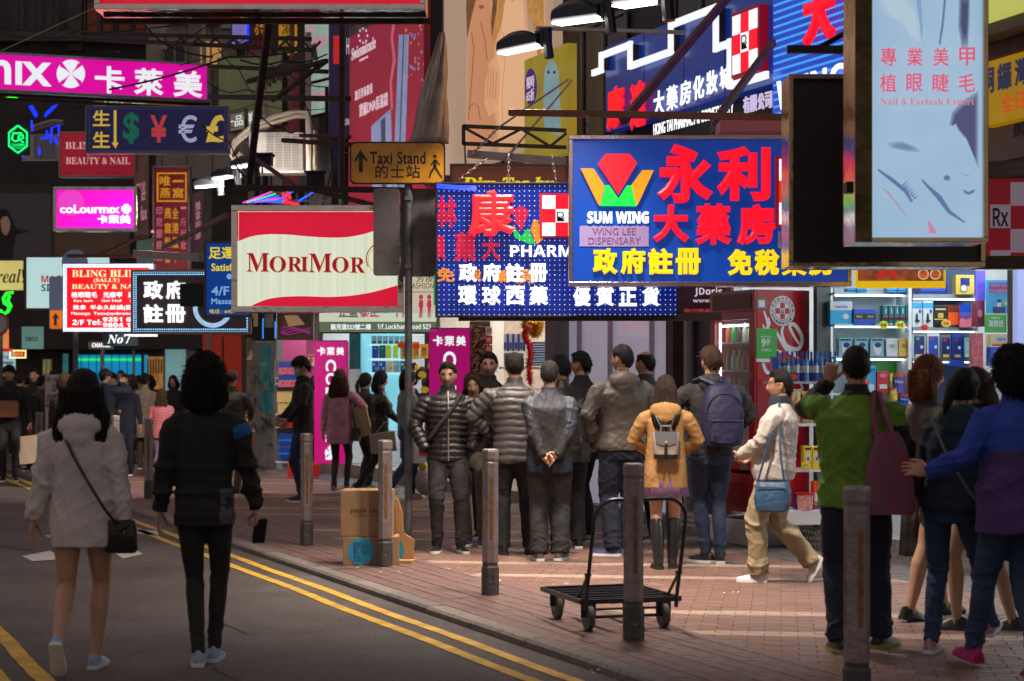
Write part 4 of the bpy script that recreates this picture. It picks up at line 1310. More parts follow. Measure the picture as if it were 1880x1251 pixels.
class Sign:
    def __init__(g, name, label, cat, x0, y0, x1, y1, YL, YR=None, group=None):
        YR = YR or YL
        g.x0, g.y0, g.x1, g.y1 = x0, y0, x1, y1
        g.pL = V((x0 - 940) / F * YL, YL, 0); g.pR = V((x1 - 940) / F * YR, YR, 0)
        d = g.pR - g.pL
        g.W = d.length; g.d = d
        g.ym = (YL + YR) / 2
        g.z0 = CH - (y1 - HZ) / F * g.ym
        g.o = empty(name, label, cat, V(g.pL.x, g.pL.y, g.z0), math.atan2(d.y, d.x), group)
        g.cx = (x0 + x1) / 2
    def t(g, px):
        a = (px - 940) / F
        return (a * g.pL.y - g.pL.x) / (g.d.x - a * g.d.y)
    def X(g, px): return g.t(px) * g.W
    def Z(g, py, px=None):
        Y = g.pL.y + g.t(px if px is not None else g.cx) * g.d.y
        return CH - (py - HZ) / F * Y - g.z0
    def panel(g, name, x0, y0, x1, y1, y, th, m, bevel=0, at=None):
        mb = MB(); mb.box(g.X(x0), y, g.Z(y1, at), g.X(x1), y + th, g.Z(y0, at))
        return mb.build(name, m, g.o, bevel=bevel)
    def poly(g, name, pts, y, th, m):
        q = [(g.X(a), g.Z(c, a)) for a, c in pts]
        ar = sum(q[i][0] * q[(i + 1) % len(q)][1] - q[(i + 1) % len(q)][0] * q[i][1] for i in range(len(q)))
        if ar < 0: q = q[::-1]
        mb = MB(); mb.prism(q, y, y + th)
        return mb.build(name, m, g.o)
    def text(g, body, x0, y0, x1, y1, m, y=-0.001, depth=0.004, name='lettering', at=None, **k):
        return fit_text(name, body, m, g.o, g.X(x0), g.Z(y1, at), g.X(x1), g.Z(y0, at), y, depth, **k)
    def chars(g, body, x0, y0, x1, y1, m, y=-0.001, depth=0.03, gap=0.12, **k):
        n = len(body); w = (x1 - x0) / (n + (n - 1) * gap)
        for i, c in enumerate(body):
            a = x0 + i * w * (1 + gap)
            g.text(c, a, y0, a + w, y1, m, y, depth, name='character', **k)
    def frame(g, fw, m, face, depth=0.22, proud=0.02, casing=None, x1=None, y1=None):
        """casing box with four frame bars and a face sheet; fw in photo px"""
        X0, X1_, Z0, Z1_ = g.X(g.x0), g.X(x1 or g.x1), g.Z(y1 or g.y1), g.Z(g.y0)
        f = fw / F * g.ym
        mb = MB(); mb.box(X0 + .004, 0.012, Z0 + .004, X1_ - .004, depth, Z1_ - .004); mb.build('casing', casing or m, g.o)
        for a in ((X0, Z0, X1_, Z0 + f), (X0, Z1_ - f, X1_, Z1_), (X0, Z0 + f, X0 + f, Z1_ - f), (X1_ - f, Z0 + f, X1_, Z1_ - f)):
            mb = MB(); mb.box(a[0], -proud, a[1], a[2], 0.0115, a[3]); mb.build('frame', m, g.o, bevel=0.004)
        if face is not None:
            mb = MB(); mb.box(X0 + f, -0.002, Z0 + f, X1_ - f, 0.008, Z1_ - f); mb.build('face', face, g.o)
    def leds(g, x0, y0, x1, y1, nx, ny, m, r=1.6, y=-0.006, edge=None, name='led_dots', skip=None):
        """rows of small light-emitting diodes (one part, past counting)"""
        mb = MB(); R = r / F * g.ym
        for j in range(ny):
            for i in range(nx):
                if edge is not None and edge <= i < nx - edge and edge <= j < ny - edge: continue
                px = x0 + (x1 - x0) * i / max(nx - 1, 1); py = y0 + (y1 - y0) * j / max(ny - 1, 1)
                if skip and skip(px, py): continue
                cx, cz = g.X(px), g.Z(py, px)
                b = len(mb.v)
                mb.add([V(cx + R * math.cos(q * math.pi / 3), y, cz + R * math.sin(q * math.pi / 3)) for q in range(6)] + [V(cx, y - R * 0.6, cz)], [(q, (q + 1) % 6, 6) for q in range(6)])
        return props(mb.build(name, m, g.o), kind='stuff')
    def hang(g, pxs, ytop, r=0.006, m=None):
        """chains from the top edge up to height row ytop"""
        for px in pxs:
            chain(g.o.matrix_basis if False else (Matrix.Translation(g.o.location) @ Matrix.Rotation(g.o.rotation_euler[2], 4, 'Z')) @ V(g.X(px), 0.06, g.Z(g.y0)),
                  (Matrix.Translation(g.o.location) @ Matrix.Rotation(g.o.rotation_euler[2], 4, 'Z')) @ V(g.X(px), 0.06, g.Z(ytop)), m or pst, parent=g.o)
def chain(a, b, m, parent=None, link=0.045, name='chain'):
    a, b = Vector(a), Vector(b)
    L = (b - a).length; n = max(2, int(L / (link * 0.72))); d = (b - a) / L
    mb = MB()
    s1 = d.cross(V(0, 1, 0.1)).normalized(); s2 = d.cross(s1)
    for i in range(n):
        c = a.lerp(b, (i + 0.5) / n); w = s1 if i % 2 else s2
        pts = [c + d * (link / 2 * math.sin(t)) + w * (link * 0.24 * math.cos(t)) for t in np.linspace(0, 2 * math.pi, 9)]
        mb.tube(pts, 0.0055, 5)
    if parent is None: return mb.build(name, m, None, smooth=True)
    return world_child(mb, name, m, parent)
def softp(g, name, pts, y, c_in, c_bg, n=5, s0=1.22, s1=.82, k=.9):
    """printed tone with a soft edge: nested outlines stepping from the background tone to its own"""
    cx, cy = sum(p[0] for p in pts) / len(pts), sum(p[1] for p in pts) / len(pts)
    for i in range(n):
        f = (i + 1) / n; s_ = s0 + (s1 - s0) * i / (n - 1)
        c = tuple(int(a + (b2 - a) * f) for a, b2 in zip(c_bg, c_in))
        g.poly(name, [(cx + (a - cx) * s_, cy + (b2 - cy) * s_) for a, b2 in pts], y - i * .0011, .001, lit('tone_%d_%d_%d' % c, rgb(*c), k))
W_ = lit('white_tube', (0.93, 0.97, 1.0), 1.25)
W1 = lit('white_dim', (0.86, 0.92, 0.95), 0.9)


# ================================================================== signs, left part
mag = lit('magenta',rgb(206,0,150),1.0,noise=0.08,scale=1.2)
chr_blue = mat('pale_blue_frame',(0.30,0.36,0.42),0.3,metal=0.8,noise=0.4,scale=8,bump=0.2,bscale=12)
def clover(g,cx,cy,r,m,cut,y=-0.006):
    """round emblem with a four petal cross cut into it"""
    k = [(cx+r*math.cos(a),cy+r*math.sin(a)) for a in np.linspace(0,2*math.pi,40,endpoint=False)]
    g.poly('emblem',k,y,0.004,m)
    for i in range(4):
        a0 = math.pi/2*i -0.9+0.12
        pts = [(cx,cy)]+[(cx+r*f*math.cos(a0+w),cy+r*f*math.sin(a0+w)) for f,w in ((0.45,-0.12),(0.93,-0.20),(1.03,-0.02),(0.98,0.14),(0.5,0.10))]
        g.poly('emblem_petal',pts,y -0.003,0.0025,cut)
g = Sign('colourmix_sign','long magenta lightbox across the top left with a white clover emblem and three large characters','sign',-130,103,383,174,24.3,25.5)
g.frame(4,chr_blue,mag,depth=0.35)
g.text('mıx',-45,117,95,161,W1,bold=0.02)
clover(g,130,136,26,W1,mag)
g.chars('卡萊美',174,118,372,168,W1,depth=0.008,bold=0.03,gap=0.32)
g.text('colour',-125,112,-50,160,W1,bold=0.02)
trs = mat('truss_steel',(0.05,0.035,0.033),0.6,metal=0.5,noise=0.4,scale=6)
mb = MB()
for z in (178,186): mb.bar(V(g.X(-130),.1,g.Z(z)),V(g.X(388),.1,g.Z(z)),.04)
mb.build('support_rail',trs,g.o)

g = Sign('currency_sign','dark blue unlit LED board with two yellow characters, an arrow and four currency symbols','sign',157,195,420,282,23.5)
navy = mat('navy_board',rgb(24,24,62),0.4,emit=0.7,noise=0.25,scale=9)  # unlit board and its symbols glow dimly in place of light falling on them
g.frame(3,mat('grey_trim',(0.22,0.22,0.27),0.4,metal=0.5),navy,depth=0.18)
dull_y,dull_g,dull_r,dull_w = [lit('dull_'+n,rgb(*c),0.9,noise=0.3,scale=60) for n,c in (('yellow',(190,160,60)),('green',(10,85,65)),('red',(165,50,60)),('white',(150,150,180)))]
g.text('生',170,203,202,232,dull_y,bold=0.02);g.text('生',170,242,202,272,dull_y,bold=0.02)
g.poly('arrow',[(209,203),(214,203),(214,262),(218,262),(212,273),(205,262),(209,262)],-0.006,0.004,dull_y)
g.text('$',226,207,256,265,dull_g,bold=0.03);g.text('¥',276,212,307,262,dull_r,bold=.025)
g.text('€',327,212,362,262,dull_w,bold=0.012)
g.text('£',378,211,412,262,dull_y,bold=0.03)
g.leds(164,200,413,277,62,20,lit('dim_led',(0.10,0.12,0.35),0.6),r=0.8,edge=1)

g = Sign('beauty_sign','unlit red Beauty and Nail signboard half hidden behind the currency board','sign',108,242,249,326,29)
redp = mat('dull_red_panel',rgb(150,22,44),0.4,emit=0.55,noise=0.12,scale=3)  # emission on an unlit panel, standing in for light from the street
g.frame(3.5,mat('pink_frame',(0.40,0.24,0.24),0.35,metal=0.6),redp,depth=0.2)
dimw = lit('dim_white',rgb(215,165,165),0.8)
g.text('𝐁𝐋𝐈𝐍𝐆',120,261,180,274,dimw);g.text('(𝐒𝐀𝐋𝐋𝐘)',160,278,202,287,dimw);g.text('𝐁𝐄𝐀𝐔𝐓𝐘 & 𝐍𝐀𝐈𝐋',121,289,239,302,dimw)

g = Sign('colourmix_sign','small magenta lightbox in a chrome frame below the red beauty board','sign',98,343,252,425,27)
g.frame(6,chrome,lit('magenta_bright',rgb(214,10,175),1.1,noise=0.10,scale=2),depth=0.25)
g.poly('halo_disc',[(130+24*math.cos(a),373+24*math.sin(a)) for a in np.linspace(0,2*math.pi,32,endpoint=False)],-0.0042,0.002,lit('magenta_pale',rgb(224,60,190),1.0))
g.text('coLourmıx',110,376,220,392,W_,bold=0.03);clover(g,232,384,9,W_,mag);g.text('卡萊美',179,395,240,411,W_,bold=0.04,spacing=1.15)

g = Sign('bird_nest_sign','tall maroon vertical signboard with a gold framed seal and columns of characters','sign',280,305,349,500,31)
maroon = mat('maroon_panel',rgb(96,12,26),0.5,emit=0.55,noise=0.12)
g.frame(3,mat('grey_trim2',(0.25,0.22,0.25),0.4,metal=0.5),maroon,depth=0.2)
gold = lit('gold_print',rgb(190,130,20),0.9)
for a in ((288,317,343,320),(288,368,343,371),(288,317,291,371),(340,317,343,371)): g.panel('seal_border',*a,-0.005,0.003,gold)
for c,x,y in (('唯',293,323),('一',317,323),('燕',293,345),('窩',317,345)): g.text(c,x,y+(8 if c=='一' else 0),x+20,y+(12 if c=='一' else 19),gold,bold=0.02)
pk = lit('pale_pink_print',rgb(190,120,140),0.8)
for i,c in enumerate('燕窩批發'): g.text(c,302,382+i*27,314,402+i*27,gold,bold=.02)
for i,c in enumerate('全港最平'): g.text(c,316,382+i*27,328,402+i*27,gold,bold=.02)
for i,c in enumerate('印尼屋燕直'): g.text(c,287,380+i*21,298,395+i*21,pk)
for i,c in enumerate('一斤起批發'): g.text(c,332,380+i*21,342,(395 if c != '一' else 384)+i*21,pk)

g = Sign('bling_led_sign','glowing red beauty parlour board with a white LED border listing eyelash, nail and massage','sign',115,484,282,610,28)
redl = lit('bright_red',rgb(205,5,22),1.05,noise=0.06)
g.frame(8,mat('led_tray',(0.10,0.12,0.25),0.4),redl,depth=0.16,proud=0.004)
ledw = lit('led_white_blue',(0.75,0.85,1.0),2.2);ledb = lit('led_blue',(0.15,0.40,1.0),2.2)
g.leds(117,486,280,608,70,53,ledw,r=0.95,edge=3,y=-0.008)
cr = lit('cream_letters',rgb(250,225,165),1.1)
g.text('𝐁𝐋𝐈𝐍𝐆 𝐁𝐋𝐈𝐍𝐆',132,496,266,509,cr);g.text('(𝐒𝐀𝐋𝐋𝐘)',172,511,219,520,cr);g.text('𝐁𝐄𝐀𝐔𝐓𝐘 & 𝐍𝐀𝐈𝐋',132,522,262,531,cr)
g.text('植眼睫毛   光療甲   繡眉',131,536,258,547,W_,bold=.01);g.text('Eye lash     Gel Nail     Face',136,550,258,556,W_)
g.text('推拿  半永久紋綉(眉眼)',134,560,258,570.5,W_,bold=.01);g.text('Massage  Tatto(eyebrows,eye)',131,573,262,580,W_)
g.text('𝟮/𝗙 𝗧𝗲𝗹:',133,587,186,597,W_);g.text('𝟵𝟮𝟱𝟭 𝟲𝟯',189,583,250,590.5,W_);g.text('𝟵𝟲𝟬𝟰 𝟭𝟳',189,593,250,600.5,W_)

g = Sign('registered_pharmacy_sign','dark LED bordered board with four big white characters above the walking woman','sign',240,495,462,614,25.5)
g.frame(5,mat('copper_frame',(0.35,0.22,0.17),0.3,metal=0.9),mat('umber_board',rgb(48,36,40),0.5,emit=0.45,noise=0.2),depth=0.2)
g.leds(246,500,458,609,54,28,lit('led_cyan',(0.25,0.62,1.0),2.0),r=1.25,edge=2,y=-0.012)
for c,x,y in (('政',264,516),('府',305,516),('註',264,559),('冊',305,559)):
    g.text(c,x,y,x+36,y+34,W_,y=-0.002,depth=0.05,name='character',bold=0.035)
g.panel('black_flap',334,522,376,564,-0.16,0.06,blackm)
arc = [(391+32*math.cos(a),566+32*math.sin(a)) for a in np.linspace(0.0,math.pi*1.05,30)]
mb = MB();mb.tube([V(g.X(a),-0.02,g.Z(b)) for a,b in arc],0.03,6);mb.build('led_arc',lit('led_arc',(0.35,0.55,0.85),1.0,noise=0.5,scale=60),g.o)

g = Sign('massage_sign','blue signboard with yellow characters offering massage on 4/F beside the red and cream lightbox','sign',375,443,462,583,22.2)
g.frame(4,mat('dark_frame',(0.10,0.09,0.08),0.4,metal=0.5),mat('blue_panel',rgb(0,62,150),0.4,emit=0.6,noise=0.08),depth=0.2)
yl = lit('yellow_print',rgb(225,205,20),0.95);lb = lit('lightblue_print',rgb(120,170,215),0.9)
g.text('足運',383,454,430,476,yl,bold=.02);g.text('Satisfaction',388,484,470,498,yl,bold=.02);g.text('4/F',388,526,421,543,lb,bold=.02);g.text('Massage',388,548,440,562,lb,bold=.02);g.text('电话 : 6457 8995',385,568,455,576,yl)
g.poly('round_mark',[(421+5*math.cos(a),508+5*math.sin(a)) for a in np.linspace(0,6.28,16,endpoint=False)],-0.006,0.004,lb)

g = Sign('morimor_sign','big chrome framed lightbox, cream between two red waves, with a dark red serif name','sign',427,378,742,574,19.2)
mirror = mat('mirror_chrome',(0.75,0.68,0.62),0.07,metal=1.0,bump=0.5,bscale=5,noise=0.15)
creamf = mat('lit_cream_wave',rgb(214,222,196),0.4,emit=0.95)
nt = creamf.node_tree;bb = nt.nodes['Principled BSDF']                    # tubes behind the cream acrylic: pale bluish in the middle, fine vertical ribs
tc = nt.nodes.new('ShaderNodeTexCoord');sx = nt.nodes.new('ShaderNodeSeparateXYZ');nt.links.new(tc.outputs['Object'],sx.inputs[0])
wv = nt.nodes.new('ShaderNodeTexNoise');wv.inputs['Scale'].default_value = 22;mp = nt.nodes.new('ShaderNodeMapping');mp.inputs['Scale'].default_value = (1,0,0)
nt.links.new(tc.outputs['Object'],mp.inputs[0]);nt.links.new(mp.outputs[0],wv.inputs['Vector'])
mr = nt.nodes.new('ShaderNodeMapRange');mr.inputs['From Min'].default_value = 0.3;mr.inputs['From Max'].default_value = 0.7;mr.inputs['To Min'].default_value = 0.84;mr.inputs['To Max'].default_value = 1.08
nt.links.new(wv.outputs[0],mr.inputs[0]);nt.links.new(mr.outputs[0],bb.inputs['Emission Strength'])
bb.inputs['Base Color'].default_value = (0.3,0.3,0.26,1)
g.frame(11,mirror,creamf,depth=0.3,proud=0.09)
redw = lit('lit_crimson',rgb(200,20,52),1.0,noise=0.10,scale=1.4)
def wave(f,x0,x1,n=24): return [(x0+(x1 -x0)*i/n,f((x0+(x1 -x0)*i/n))) for i in range(n+1)]
X0,X1 = 438.5,730.5
top = lambda x: 442 -12*math.sin((x -438)/190*math.pi)*(1 if x<628 else 0)+(-0.0011*(x -628) ** 2*1.6 if x>628 else 0) -(6 if False else 0)
def interp(pts): 
    xs,ys = zip(*pts)
    return lambda x: float(np.interp(x,xs,ys))
def smoothcurve(pts,n=40):
    xs = np.array([p[0] for p in pts],float);ys = np.array([p[1] for p in pts],float)
    xx = np.linspace(xs[0],xs[-1],n);yy = np.interp(xx,xs,ys)
    for _ in range(3): yy[1:-1] = (yy[:-2]+yy[1:-1]*2+yy[2:])/4
    return list(zip(xx,yy))
up = smoothcurve([(X0,443),(460,434),(490,430),(530,431),(570,435),(610,437),(640,436),(670,430),(700,420),(X1,404)])
lo = smoothcurve([(465,560),(490,549),(520,545),(560,544),(600,546),(640,544),(680,538),(710,530),(X1,524)])
g.poly('red_wave',[(X0,389.5),(X1,389.5)]+up[::-1],-0.006,0.0035,redw)
g.poly('red_wave',lo+[(X1,562.5),(462,562.5)],-0.006,0.0035,redw)
dkr = lit('crimson_letter',rgb(150,8,40),1.0);gd = lit('letter_gold_edge',rgb(205,180,120),1.0)
for body,x0,x1,y0,y1 in (('𝖬',453,494,465,499),('𝖮',495,525,471,500),('𝖱',528,555,472,499),('𝖨',552,566,472,499),('𝖬',567,609,466,500),('𝖮',610,640,472,501),('𝖱',643,670,473,501)):
    body = {'𝖬': '𝐌','𝖮': '𝐎','𝖱': '𝐑','𝖨': '𝐈'}[body]
    body = {'𝐌': 'M','𝐎': 'O','𝐑': 'R','𝐈': 'I'}[body]
    serif = {'M': '𝑀','O': '𝖮','R': '𝖱','I': '𝐈'}
    uni = {'M': '𝐌','O': '𝐎','R': '𝐑','I': '𝐈'}[body]
    g.text(uni,x0+1.5,y0+1.5,x1+1.5,y1+1.5,gd,y=-0.003,depth=0.003)
    g.text(uni,x0,y0,x1,y1,dkr,y=-0.006,depth=0.004,name='letter')
mb = MB();mb.tube([V(g.X(692+16*math.cos(a)),-0.008,g.Z(478+22*math.sin(a))) for a in np.linspace(1.2,5.0,20)],0.008,5);mb.build('swirl',gd,g.o)
mb = MB();mb.tube([V(g.X(695+22*math.cos(a)),-0.008,g.Z(476+27*math.sin(a))) for a in np.linspace(2.6,4.6,14)],0.006,5);mb.build('swirl',dkr,g.o)
g = Sign('top_lightbox','long red lightbox with polished chrome underside cut off by the top edge','sign',178,-60,782,22,17.5)
g.frame(10,mirror,lit('lit_red_top',rgb(190,22,48),1.0,noise=0.08,scale=1.5),depth=0.45,proud=0.12)
mb = MB();mb.bar(V(g.X(178),0.3,g.Z(28)),V(g.X(788),0.3,g.Z(28)),.05);mb.build('support_rail',rust,g.o)

gn = lit('neon_green',rgb(20,235,110),2.2);bn = lit('neon_blue',rgb(10,40,255),2.4);gn2 = lit('neon_green2',rgb(30,230,40),2.0)
def neon(name,label,strokes,m,Y,r=0.014,board=None,cat='neon sign'):
    xs = [p[0] for s_ in strokes for p in s_];ys = [p[1] for s_ in strokes for p in s_]
    g = Sign(name,label,cat,min(xs) -3,min(ys) -3,max(xs)+3,max(ys)+3,Y)
    if board: g.panel('backboard',min(xs) -4,min(ys) -4,max(xs)+4,max(ys)+4,0.03,0.05,board)
    for s_ in strokes:
        mb = MB();mb.tube([V(g.X(a),0,g.Z(b)) for a,b in s_],r,6);mb.build('neon_tube',m,g.o,smooth=True)
    return g
bd = mat('neon_board',(0.01,0.01,0.012),0.5)
hexp = [(33+19*math.sin(a),256 -25*math.cos(a)) for a in np.linspace(0,2*math.pi,7)]
g = neon('hexagon_neon','green neon hexagon with a looped monogram inside',[hexp,[(40,245),(24,245),(22,256),(28,260),(34,258),(34,250)],[(34,250),(42,248),(43,254),(35,256),(43,262)]],gn,34,0.016,bd)
g.text('CLASSIEN',21,264,45,269,gn);g.text('EXCHANGE',23,271,42,273,gn)
neon('blue_neon','blue neon X strokes glowing on the dark far building',[[(54,195),(66,215)],[(58,194),(68,212)],[(104,193),(82,214)],[(99,195),(84,210)],[(75,254),(87,254),(86,240)],[(93,262),(95,235),(108,230),(108,250)],[(100,252),(105,265)],[(72,272),(72,284)],[(58,222),(60,240)],[(40,282),(42,288)]],bn,40,0.022)
neon('green_neon_arc','thin green neon line running under the big magenta lightbox',[[(-20,190),(0,183),(20,179),(45,177),(75,177)]],gn2,33,0.018)
neon('green_neon_swirl','green neon letter S at the left edge',[[(24,537),(12,539),(6,548),(8,557),(16,562),(16,571),(8,577),(0,570)],[(18,543),(14,552),(20,562),(14,573)]],gn2,34,0.03)

g = Sign('portrait_poster','dark poster with a long haired woman on the far left wall','poster',-20,352,96,492,36)
g.frame(3,wall_br,mat('poster_dark',(0.03,0.022,0.025),0.4,emit=0.4),depth=0.1)
skn = mat('printed_skin',(0.30,0.17,0.12),0.5,emit=0.25);hrp = mat('printed_hair',(0.012,0.008,0.008),0.5)
g.poly('printed_hair',[(-8,480),(-10,400),(2,384),(12,384),(22,400),(30,420),(60,424),(30,432),(26,450),(22,490),(-5,489)],-0.006,0.003,hrp)
g.poly('printed_face',[(1,405),(6,398),(14,398),(19,408),(18,422),(13,432),(8,432),(3,424)],-0.008,0.0018,skn)
g = Sign('amber_shop_sign','yellow lit shop sign with dark script at the left edge','sign',-40,476,46,536,35)
g.frame(3,wall_br,lit('amber_panel',rgb(200,185,110),0.9,noise=0.1),depth=0.2);g.text('𝒓𝒆𝒂𝒍!',-6,494,44,520,mat('brown_print',(0.06,0.03,0.015),0.6));g.text('Ce',-38,490,-8,520,mat('brown_print',(0.06,0.03,0.015),0.6),shear=.3)
g = Sign('white_shop_sign','white lit signboard in a dark red frame half hidden behind the grey plate','sign',45,469,205,570,34)
g.frame(4,mat('maroon_frame',(0.10,0.015,0.025),0.5),lit('pale_panel',rgb(170,205,205),0.9,noise=0.06),depth=0.2)
g.text('𝗠𝗔𝗚𝗜𝗖',76,506,130,519,lit('red_print',rgb(170,20,40),0.8));g.text('𝗦𝗜𝗟𝗞',76,522,112,535,lit('navy_print',rgb(20,30,60),0.8))
g = Sign('glass_lightbox','pale teal shop sign panel beneath the dark fascia','sign',14,600,79,641,38)
g.panel('face',40,600,79,641,0,0.05,lit('teal_panel',rgb(90,125,120),0.8,noise=0.2));g.panel('side',14,602,40,642,0.01,0.06,mat('umber',(0.05,0.035,0.03),0.5));g.text('𝗧𝗜𝗠𝗧𝗨𝗘',46,619,70,627,mat('dkgreen',(0.02,0.06,0.04),0.5))
g = Sign('bulb_sign','small orange sign ringed with light bulbs above the crowd','sign',18,643,48,658,36)
g.panel('face',18,643,48,658,0,0.05,lit('orange_dull',rgb(150,60,20),0.8,noise=0.3,scale=20));g.leds(19,644,47,657,10,5,lit('warm_bulb',(1,.75,.35),3),r=1.2,edge=1,name='bulbs');g.text('銀龍茶餐',24,647,42,654,lit('orange_txt',rgb(250,150,70),1.0))
g = Sign('no7_sign','dark board with white script No7 under the LED signs','sign',188,612,252,635,30)
g.panel('board',188,612,252,635,0,0.08,mat('slate_board',(0.02,0.035,0.045),0.4,emit=0.3));g.text('𝑵𝒐𝟕',197,614,240,631,W_)
g = Sign('change_sign','rounded Change sign on a steel post among the crowd','sign',162,627,208,642,33)
mb = MB();mb.prism(rrect(g.X(162),g.Z(642),g.X(208),g.Z(627),0.04),0,0.08);mb.build('board',mat('change_board',(0.16,0.12,0.10),0.4),g.o)
g.text('𝗖𝗛𝗔𝗡𝗚𝗘',169,630,202,638,W_)
mb = MB();mb.tube([V(g.X(187),.04,-g.z0),V(g.X(187),.04,0)],0.035,10);mb.build('post',galv,g.o,smooth=True)
g = Sign('strip_light','white tube light under the LED bordered board','lamp',240,613,290,618,29.5)
g.panel('tube',240,613,288,618,0,0.05,W_)
g = Sign('road_sign_post','slim grey post with round and square plates seen from behind and an amber arrow','street sign',90,458,160,900,30.5)
g.poly('round_plate',[(136+24*math.cos(a),482+24*math.sin(a)) for a in np.linspace(0,2*math.pi,28,endpoint=False)],0.04,0.02,mat('bluegrey_plate',(0.10,0.12,0.22),0.5,metal=0.3,emit=0.15))
mb = MB();mb.prism(rrect(g.X(90),g.Z(605),g.X(118),g.Z(508),0.03),0.0,0.02);mb.build('square_plate',mat('bluegrey_plate'),g.o)
mb = MB();mb.prism(rrect(g.X(92),g.Z(604),g.X(115),g.Z(570),0.03),-0.02,-0.002);mb.build('arrow_plate',mat('amber_lit',rgb(205,110,25),0.4,emit=0.5),g.o)
g.poly('arrow',[(103,575),(110,586),(105,584),(105,598),(100,598),(100,584),(96,586)],-0.028,0.005,ink)
mb = MB();mb.tube([V(g.X(137),.08,-g.z0),V(g.X(137),.08,g.Z(470))],0.042,12);mb.build('post',galv,g.o,smooth=True)
g = Sign('no_entry_sign','round red rimmed traffic sign at the left edge','street sign',-16,570,16,900,31)
g.poly('rim',[(0+16*math.cos(a),595+21*math.sin(a)) for a in np.linspace(0,2*math.pi,28,endpoint=False)],0.0,0.02,mat('dark_red_rim',(0.16,0.02,0.03),0.5))
g.poly('plate',[(0+12*math.cos(a),595+16*math.sin(a)) for a in np.linspace(0,2*math.pi,28,endpoint=False)],-0.01,0.008,mat('grey_plate',(0.14,0.15,0.15),0.5))
mb = MB();mb.tube([V(g.X(0),.05,-g.z0),V(g.X(0),.05,g.Z(580))],0.035,10);mb.build('post',galv,g.o,smooth=True)

# ================================================================== far block closing the street on the left
YF = 46.0
fb = empty('far_building','tall dark building across the junction with curtained windows and a row of lit shops','building',V(-9,YF,0))
def fx(px): return (px -940)/F*YF+9
def fz(py): return CH -(py -HZ)/F*YF
def fpart(name,x0,y0,x1,y1,m,y0_=-0.1,th=0.1,z0=None):
    mb = MB();mb.box(fx(x0),y0_,fz(y1) if z0 is None else z0,fx(x1),y0_+th,fz(y0));return mb.build(name,m,fb)
mb = MB();mb.box(fx(-260),0,0,fx(520),8,18);mb.build('wall',mat('far_dark_wall',(0.06,0.05,0.055),0.8,noise=0.4,scale=1),fb)
conc = mat('far_concrete',(0.085,0.078,0.075),0.8,noise=0.35,scale=1.2)
fpart('pilaster',125,-60,152,95,conc);fpart('cornice',-40,62,275,80,conc,-0.35,0.3);fpart('cornice',-40,340,100,356,conc,-0.3,0.25)
curt = mat('orange_curtain',(0.20,0.05,0.02),0.8,emit=0.10,noise=0.4,scale=6,stretch=(6,1,0.3))
for x0 in (158,186,216,246):
    fpart('window',x0,-30,x0+24,60,winm,-0.02,0.018);fpart('curtain',x0+3,6,x0+21,58,curt,-0.034,0.01)
    for a in (x0 -2,x0+23): fpart('window_frame',a,-32,a+3,62,conc,-0.12,0.1)
for x0 in (20,52,84):
    fpart('window',x0,-30,x0+26,56,winm,-0.02,0.018);fpart('window_frame',x0+12,-30,x0+14,56,conc,-0.06,0.04)
fpart('wall_panel',272,-60,480,330,mat('far_cream',(0.34,0.31,0.27),0.8,noise=0.25,scale=0.9),-0.25,0.25)
for x0 in (300,345,392,436): fpart('seam',x0,-60,x0+2,330,conc,-0.262,0.01)
for x0,y0 in ((405,30),(330,180),(420,220)): fpart('vent',x0,y0,x0+14,y0+18,winm,-0.262,0.01)
fpart('fascia',-40,560,470,642,mat('far_fascia',(0.045,0.032,0.030),0.6,noise=0.3,scale=1),-0.45,0.45)
fpart('opening',60,642,130,760,mat('far_black',(0.008,0.008,0.01),0.6),-0.06,0.05,z0=0)
cyl = lit('cyan_window',rgb(10,120,165),1.1,noise=0.25,scale=1.6)
fpart('shop_window',145,652,272,760,cyl,-0.06,0.05,z0=0.3);fpart('green_strip',145,658,265,663,lit('green_strip',rgb(30,200,90),1.4),-0.09,0.025)
for x0 in range(150,272,14): fpart('mullion',x0,652,x0+1,760,mat('far_mullion',(0.02,0.05,0.07),0.4),-0.10,0.03,z0=0.3)
fpart('door_frame',246,636,250,760,mat('brass_far',(0.35,0.28,0.14),0.3,metal=0.8),-0.2,0.1,z0=0);fpart('door_frame',262,636,266,760,conc,-0.2,0.1,z0=0)
fpart('gold_window',270,655,300,715,lit('gold_display',rgb(150,105,50),0.8,noise=0.5,scale=7),-0.06,0.05)
for x0 in range(272,300,5): fpart('hanging_item',x0,660,x0+2,686,mat('dark_item',(0.05,0.03,0.02),0.5),-0.12,0.04)
fpart('teal_doorway',304,620,344,800,lit('teal_doorway',rgb(110,150,150),0.7,noise=0.3,scale=1.4),-0.06,0.05,z0=0)
fpart('lit_strip',80,660,96,760,lit('yellow_strip',rgb(200,190,130),0.9,noise=.4,scale=4),-0.06,0.05,z0=0.2)
fpart('lit_strip',116,650,126,700,lit('teal_poster',rgb(60,120,120),0.8,noise=.4,scale=4),-0.06,0.05)
fpart('white_column',345,560,362,800,mat('pale_column',(0.30,0.31,0.32),0.5,noise=.2),-0.3,0.3,z0=0)
g = Sign('red_shop_front','orange-red lit shop wall behind the woman in black','shop',372,615,458,838,40)
g.panel('wall',372,615,458,838,0,0.3,mat('orange_red_wall',rgb(150,40,22),0.6,emit=0.35,noise=0.15));g.panel('white_post',380,612,388,838,-0.06,0.05,mat('pale_column'));g.panel('gap',408,618,411,838,-0.02,0.015,blackm)
g.panel('poster',445,640,456,700,-0.02,0.015,mat('dark_poster',(0.06,0.03,0.02),0.5,noise=.5,scale=12))
g = Sign('menu_board','pale blue menu poster at the left edge above the crowd','poster',-20,655,28,700,36)
